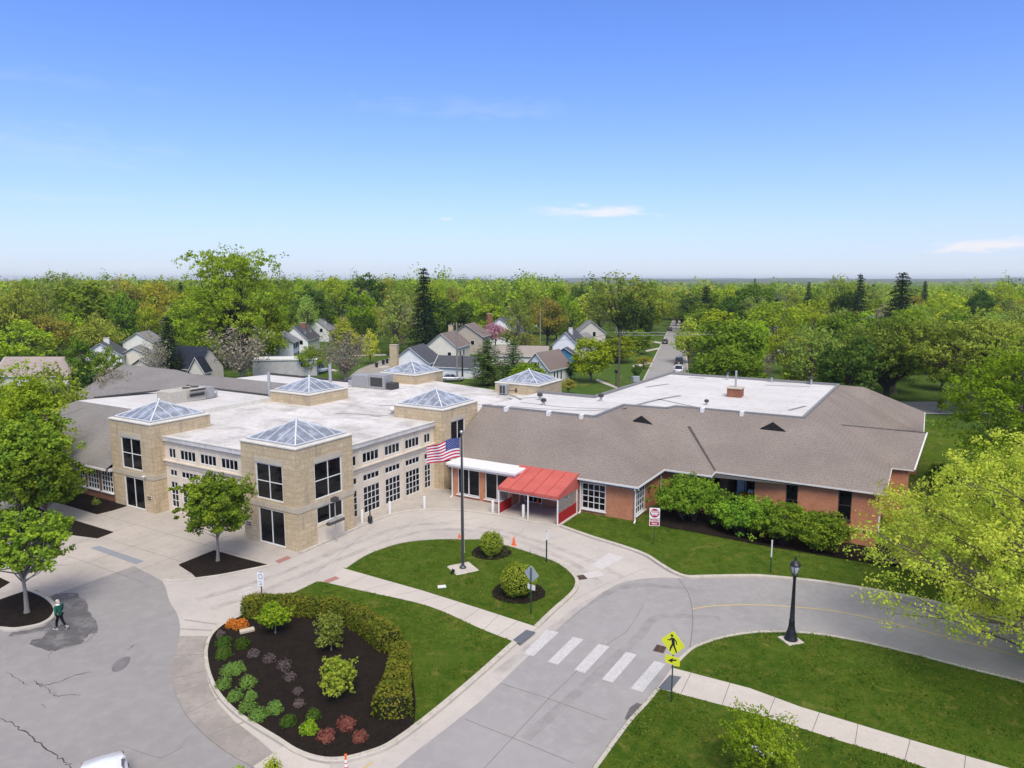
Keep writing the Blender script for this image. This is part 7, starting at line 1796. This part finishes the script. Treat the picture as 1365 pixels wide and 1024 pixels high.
def zone(x, y):
    u = 682.5 + F * x / (y * math.cos(TH) + CAMZ * math.sin(TH))
    near = y < 235
    if u < 240: z = 'left of the huge fan tree'
    elif u < 400: z = 'round the huge fan tree'
    elif u < 560: z = 'between fan tree and tall spruce'
    elif u < 780: z = 'above rooftops right of the spruce'
    elif u < 900: z = 'left of the street'
    elif u < 1120: z = 'right of the street'
    else: z = 'behind the big right oaks'
    return z, ('in the nearer rows ' if near else 'in the distant rows ')
placed = 0
for ring, (y0, y1, gap, tries) in enumerate(((96, 235, 10.5, 2600), (235, 345, 11.0, 2600))):
    for _ in range(tries):
        y = rg.uniform(y0, y1); x = rg.uniform(-.80, .80) * y
        a, b_ = ab((x, y))
        if -66 < a < 44 and -14 < b_ < 73: continue
        if any((x - h[0]) ** 2 + (y - h[1]) ** 2 < (h[2] + 4.2) ** 2 for h in HOUSES): continue
        # keep the view of the nearer houses open
        if any(h[1] < 232 and y < h[1] and h[1] - y < 40 and abs(x / y - h[0] / h[1]) < (h[2] + 4.5) / h[1] for h in HOUSES): continue
        rel = Vector((x, y, 0)) - street_c; s_ = rel.dot(sdv); w_ = abs(rel.dot(sn))
        if w_ < (9.5 if s_ < 60 else 7.5) and s_ < 120: continue
        if -105 < x < -38 and y < 152: continue
        if inside((x, y), rear_lawn) or inside((x, y), lane_poly) or inside((x, y), right_lawn): continue
        R = rg.uniform(4.3, 6.9); H = rg.uniform(9.5, 14.5) if y < 235 else rg.uniform(11.5, 17)
        if y > 200: H *= 1.26 if x < -20 else 1.12 if x < 60 else 1.0
        if any((x - q[0]) ** 2 + (y - q[1]) ** 2 < ((R + q[2]) * .80) ** 2 for q in TREES): continue
        left = x < 20
        k = rg.choices(['maple', 'bright', 'deep', 'lime', 'olive', 'rust', 'gold', 'grey', 'conifer', 'bare'], [20, 16, 8, 17, 13, 8 if left else 3, 6 if left else 2, 8, 1, 5])[0]
        if k == 'conifer': R *= .62; H *= 1.1
        zn, nr = zone(x, y)
        plant(k, Vector((x, y, -.1)), H, R, '%s tree %s%s' % (KW[k][0], nr, zn), 'trees ' + zn)
        placed += 1
        if placed > 285: break
# trees right at the sides, partly in frame
# far woods: one mass of crowns, too many to count
rng = np.random.default_rng(99)
NP = 4700
y = 345 + (2900 - 345) * rng.random(NP) ** 2.1
x = rng.uniform(-1.15, 1.15, NP) * y
keep = np.ones(NP, bool)
Rr = rng.uniform(4.2, 7.2, NP) * (1 + (y - 345) / 2600); Hh = rng.uniform(11, 18.0, NP) + np.where(x < 30, rng.uniform(1, 7, NP), 0) + np.where(rng.random(NP) < .10, rng.uniform(2, 6.5, NP), 0) * (y < 800)
Hh -= np.where(y > 900, 3.5, 0) + np.where((x > 40), 2.0, 0) * np.clip((y - 400) / 300, 0, 1)
for leaf, frac in (('leaf_mid', .22), ('leaf_lime', .24), ('leaf_olive', .22), ('leaf_deep', .12), ('leaf_rust', .10), ('leaf_grey', .10)):
    pass
kinds = rng.choice(6, NP, p=[.30, .25, .18, .09, .08, .10])
nl = np.where(y < 700, 210, np.where(y < 1300, 95, 45))
i = np.repeat(np.arange(NP), nl); g3 = nrmz(rng.normal(size=(len(i), 3))); g3[:, 2] = np.abs(g3[:, 2]) * 1.0 - .15
lob = 1 + .22 * np.sin(3 * np.arctan2(g3[:, 1], g3[:, 0]) + i) + .15 * np.sin(6 * g3[:, 2] + i * 1.7)
pos = np.stack([x[i], y[i], Hh[i] * .45], 1) + g3 * (rng.uniform(.7, 1.0, len(i)) * lob)[:, None] * np.stack([Rr[i], Rr[i], Hh[i] * .55], 1)
nr = nrmz(g3 + rng.normal(size=g3.shape) * .6 + [0, 0, .3])
sz = Rr[i] * np.where(nl[i] > 100, .20, np.where(nl[i] > 50, .30, .45)) * rng.uniform(.6, 1.3, len(i))
WM = ['leaf_mid', 'leaf_lime', 'leaf_olive', 'leaf_deep', 'leaf_rust', 'leaf_grey']
me = cards_mesh('far_woods', rng, pos, nr, sz, rng.random(NP)[i] * .8 + rng.random(len(i)) * .2, M[WM[0]], .8)
for w in WM[1:]: me.materials.append(M[w])
me.polygons.foreach_set('material_index', kinds[i].astype(np.int32))
tag(link(bpy.data.objects.new('far_woods', me)), kind='stuff')
# ================================================================ CAMERA, SUN, SKY
cam = bpy.data.cameras.new('camera'); co = bpy.data.objects.new('camera', cam); COL.objects.link(co)
cam.sensor_width = 36; cam.sensor_fit = 'HORIZONTAL'; cam.lens = F / 1365 * 36; cam.clip_start = .5; cam.clip_end = 30000
co.location = (0, 0, CAMZ); co.rotation_euler = (math.pi / 2 - TH, 0, 0); SC.camera = co
SUN_EL, SUN_AZ = R_(54), R_(168)              # azimuth clockwise from +y: behind the camera to the left
sd_ = Vector((math.sin(SUN_AZ) * math.cos(SUN_EL), math.cos(SUN_AZ) * math.cos(SUN_EL), math.sin(SUN_EL)))
sun = bpy.data.lights.new('sun', 'SUN'); so = bpy.data.objects.new('sun', sun); COL.objects.link(so)
sun.energy = 2.35; sun.angle = R_(30); sun.color = (1.0, .935, .84)
so.rotation_euler = sd_.to_track_quat('Z', 'Y').to_euler(); so.location = (0, 0, 100)
wd = bpy.data.worlds.new('World'); SC.world = wd; wd.use_nodes = True
nt_ = wd.node_tree; nt_.nodes.clear()
def wn(t, **kw):
    n = nt_.nodes.new(t)
    for k, v in kw.items():
        if k.startswith('_'): setattr(n, k[1:], v)
        else:
            k = k.replace('_', ' ')
            if isinstance(v, bpy.types.NodeSocket): nt_.links.new(v, n.inputs[k])
            else: n.inputs[k].default_value = v
    return n
def wm(op, a, b=0.0):
    n = nt_.nodes.new('ShaderNodeMath'); n.operation = op
    for i, v in enumerate((a, b)):
        if isinstance(v, bpy.types.NodeSocket): nt_.links.new(v, n.inputs[i])
        else: n.inputs[i].default_value = v
    return n.outputs[0]
sky = wn('ShaderNodeTexSky', _sky_type='NISHITA', _sun_disc=False, _sun_elevation=SUN_EL, _sun_rotation=SUN_AZ, _altitude=200, _air_density=1.0, _dust_density=.6, _ozone_density=3.0)
tc = wn('ShaderNodeTexCoord'); sx = wn('ShaderNodeSeparateXYZ', Vector=tc.outputs['Generated'])
az = wm('ARCTAN2', sx.outputs[0], sx.outputs[1]); el = wm('ARCSINE', sx.outputs[2])
nz = wn('ShaderNodeTexNoise', Vector=wn('ShaderNodeMapping', Vector=tc.outputs['Generated'], Scale=(14, 14, 60)).outputs[0], Scale=1.6, Detail=7, Roughness=.62).outputs['Fac']
def cloud(u, v, wu, wv, k, soft=1.0):
    a0 = math.atan((u - 682.5) / F); e0 = math.atan((372 - v) / F)
    dx = wm('DIVIDE', wm('SUBTRACT', az, a0), wu / F); dy = wm('DIVIDE', wm('SUBTRACT', el, e0), wv / F)
    dy = wm('MULTIPLY', dy, wm('ADD', 1.0, wm('MULTIPLY', wm('LESS_THAN', dy, 0.0), .8)))        # flatter underside
    r = wm('SQRT', wm('ADD', wm('MULTIPLY', dx, dx), wm('MULTIPLY', dy, dy)))
    f = wm('SUBTRACT', wm('ADD', 1.0, wm('MULTIPLY', wm('SUBTRACT', nz, .5), 3.2)), r)
    c = wn('ShaderNodeMapRange', Value=f, From_Min=0.0, From_Max=.8 * soft, To_Max=k); c.clamp = True; return c.outputs[0]
m = None
for a in ((795, 288, 74, 13, .8), (740, 286, 55, 8, .35), (1300, 338, 70, 13, .85), (597, 295, 12, 4, .5), (640, 160, 150, 20, .22, 3), (40, 235, 190, 34, .24, 3), (60, 160, 160, 12, .14, 3), (90, 285, 150, 12, .2, 3), (190, 357, 80, 7, .25, 2)):
    c = cloud(*a); m = c if m is None else wm('MAXIMUM', m, c)
tint = nt_.nodes.new('ShaderNodeMix'); tint.data_type = 'RGBA'; tint.blend_type = 'MULTIPLY'; tint.inputs[0].default_value = 1
nt_.links.new(sky.outputs[0], tint.inputs[6]); tint.inputs[7].default_value = (.57, .765, 1.28, 1)
hz = nt_.nodes.new('ShaderNodeMix'); hz.data_type = 'RGBA'      # pale air towards the horizon
nt_.links.new(wm('MULTIPLY', wm('POWER', 2.718, wm('MULTIPLY', wm('MAXIMUM', el, 0.0), -1 / R_(5.6))), .94), hz.inputs[0]); nt_.links.new(tint.outputs[2], hz.inputs[6]); hz.inputs[7].default_value = (4.6, 4.98, 5.5, 1)
mx = nt_.nodes.new('ShaderNodeMix'); mx.data_type = 'RGBA'
nt_.links.new(m, mx.inputs[0]); zenith_fill = nt_.nodes.new('ShaderNodeMix'); zenith_fill.data_type = 'RGBA'     # white zenith added above the frame, unseen, to neutralise the blue fill
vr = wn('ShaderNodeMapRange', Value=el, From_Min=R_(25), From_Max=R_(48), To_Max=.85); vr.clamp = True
nt_.links.new(vr.outputs[0], zenith_fill.inputs[0]); nt_.links.new(hz.outputs[2], zenith_fill.inputs[6]); zenith_fill.inputs[7].default_value = (4.7, 4.55, 4.45, 1)
nt_.links.new(zenith_fill.outputs[2], mx.inputs[6]); mx.inputs[7].default_value = (5.6, 5.5, 5.7, 1)
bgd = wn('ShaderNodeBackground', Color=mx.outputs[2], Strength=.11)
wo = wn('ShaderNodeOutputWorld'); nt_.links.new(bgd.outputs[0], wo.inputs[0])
SC.view_settings.view_transform = 'Standard'; SC.view_settings.look = 'None'; SC.view_settings.exposure = 0.62; SC.view_settings.gamma = 1.0
hz_ = MB(); hz_.box(-9200, -2700, -4.5, 9200, 9700, 46)
g = N('haze_air'); pv = g.t.nodes.new('ShaderNodeVolumePrincipled'); pv.inputs['Color'].default_value = (.90, .95, 1.0, 1); pv.inputs['Density'].default_value = .00011; pv.inputs['Anisotropy'].default_value = .1
g.t.links.new(pv.outputs[0], g.out.inputs[1])
tag(hz_.build('haze', g.mat), kind='stuff')
SC.cycles.max_bounces = 6; SC.cycles.volume_bounces = 0; SC.cycles.transparent_max_bounces = 8
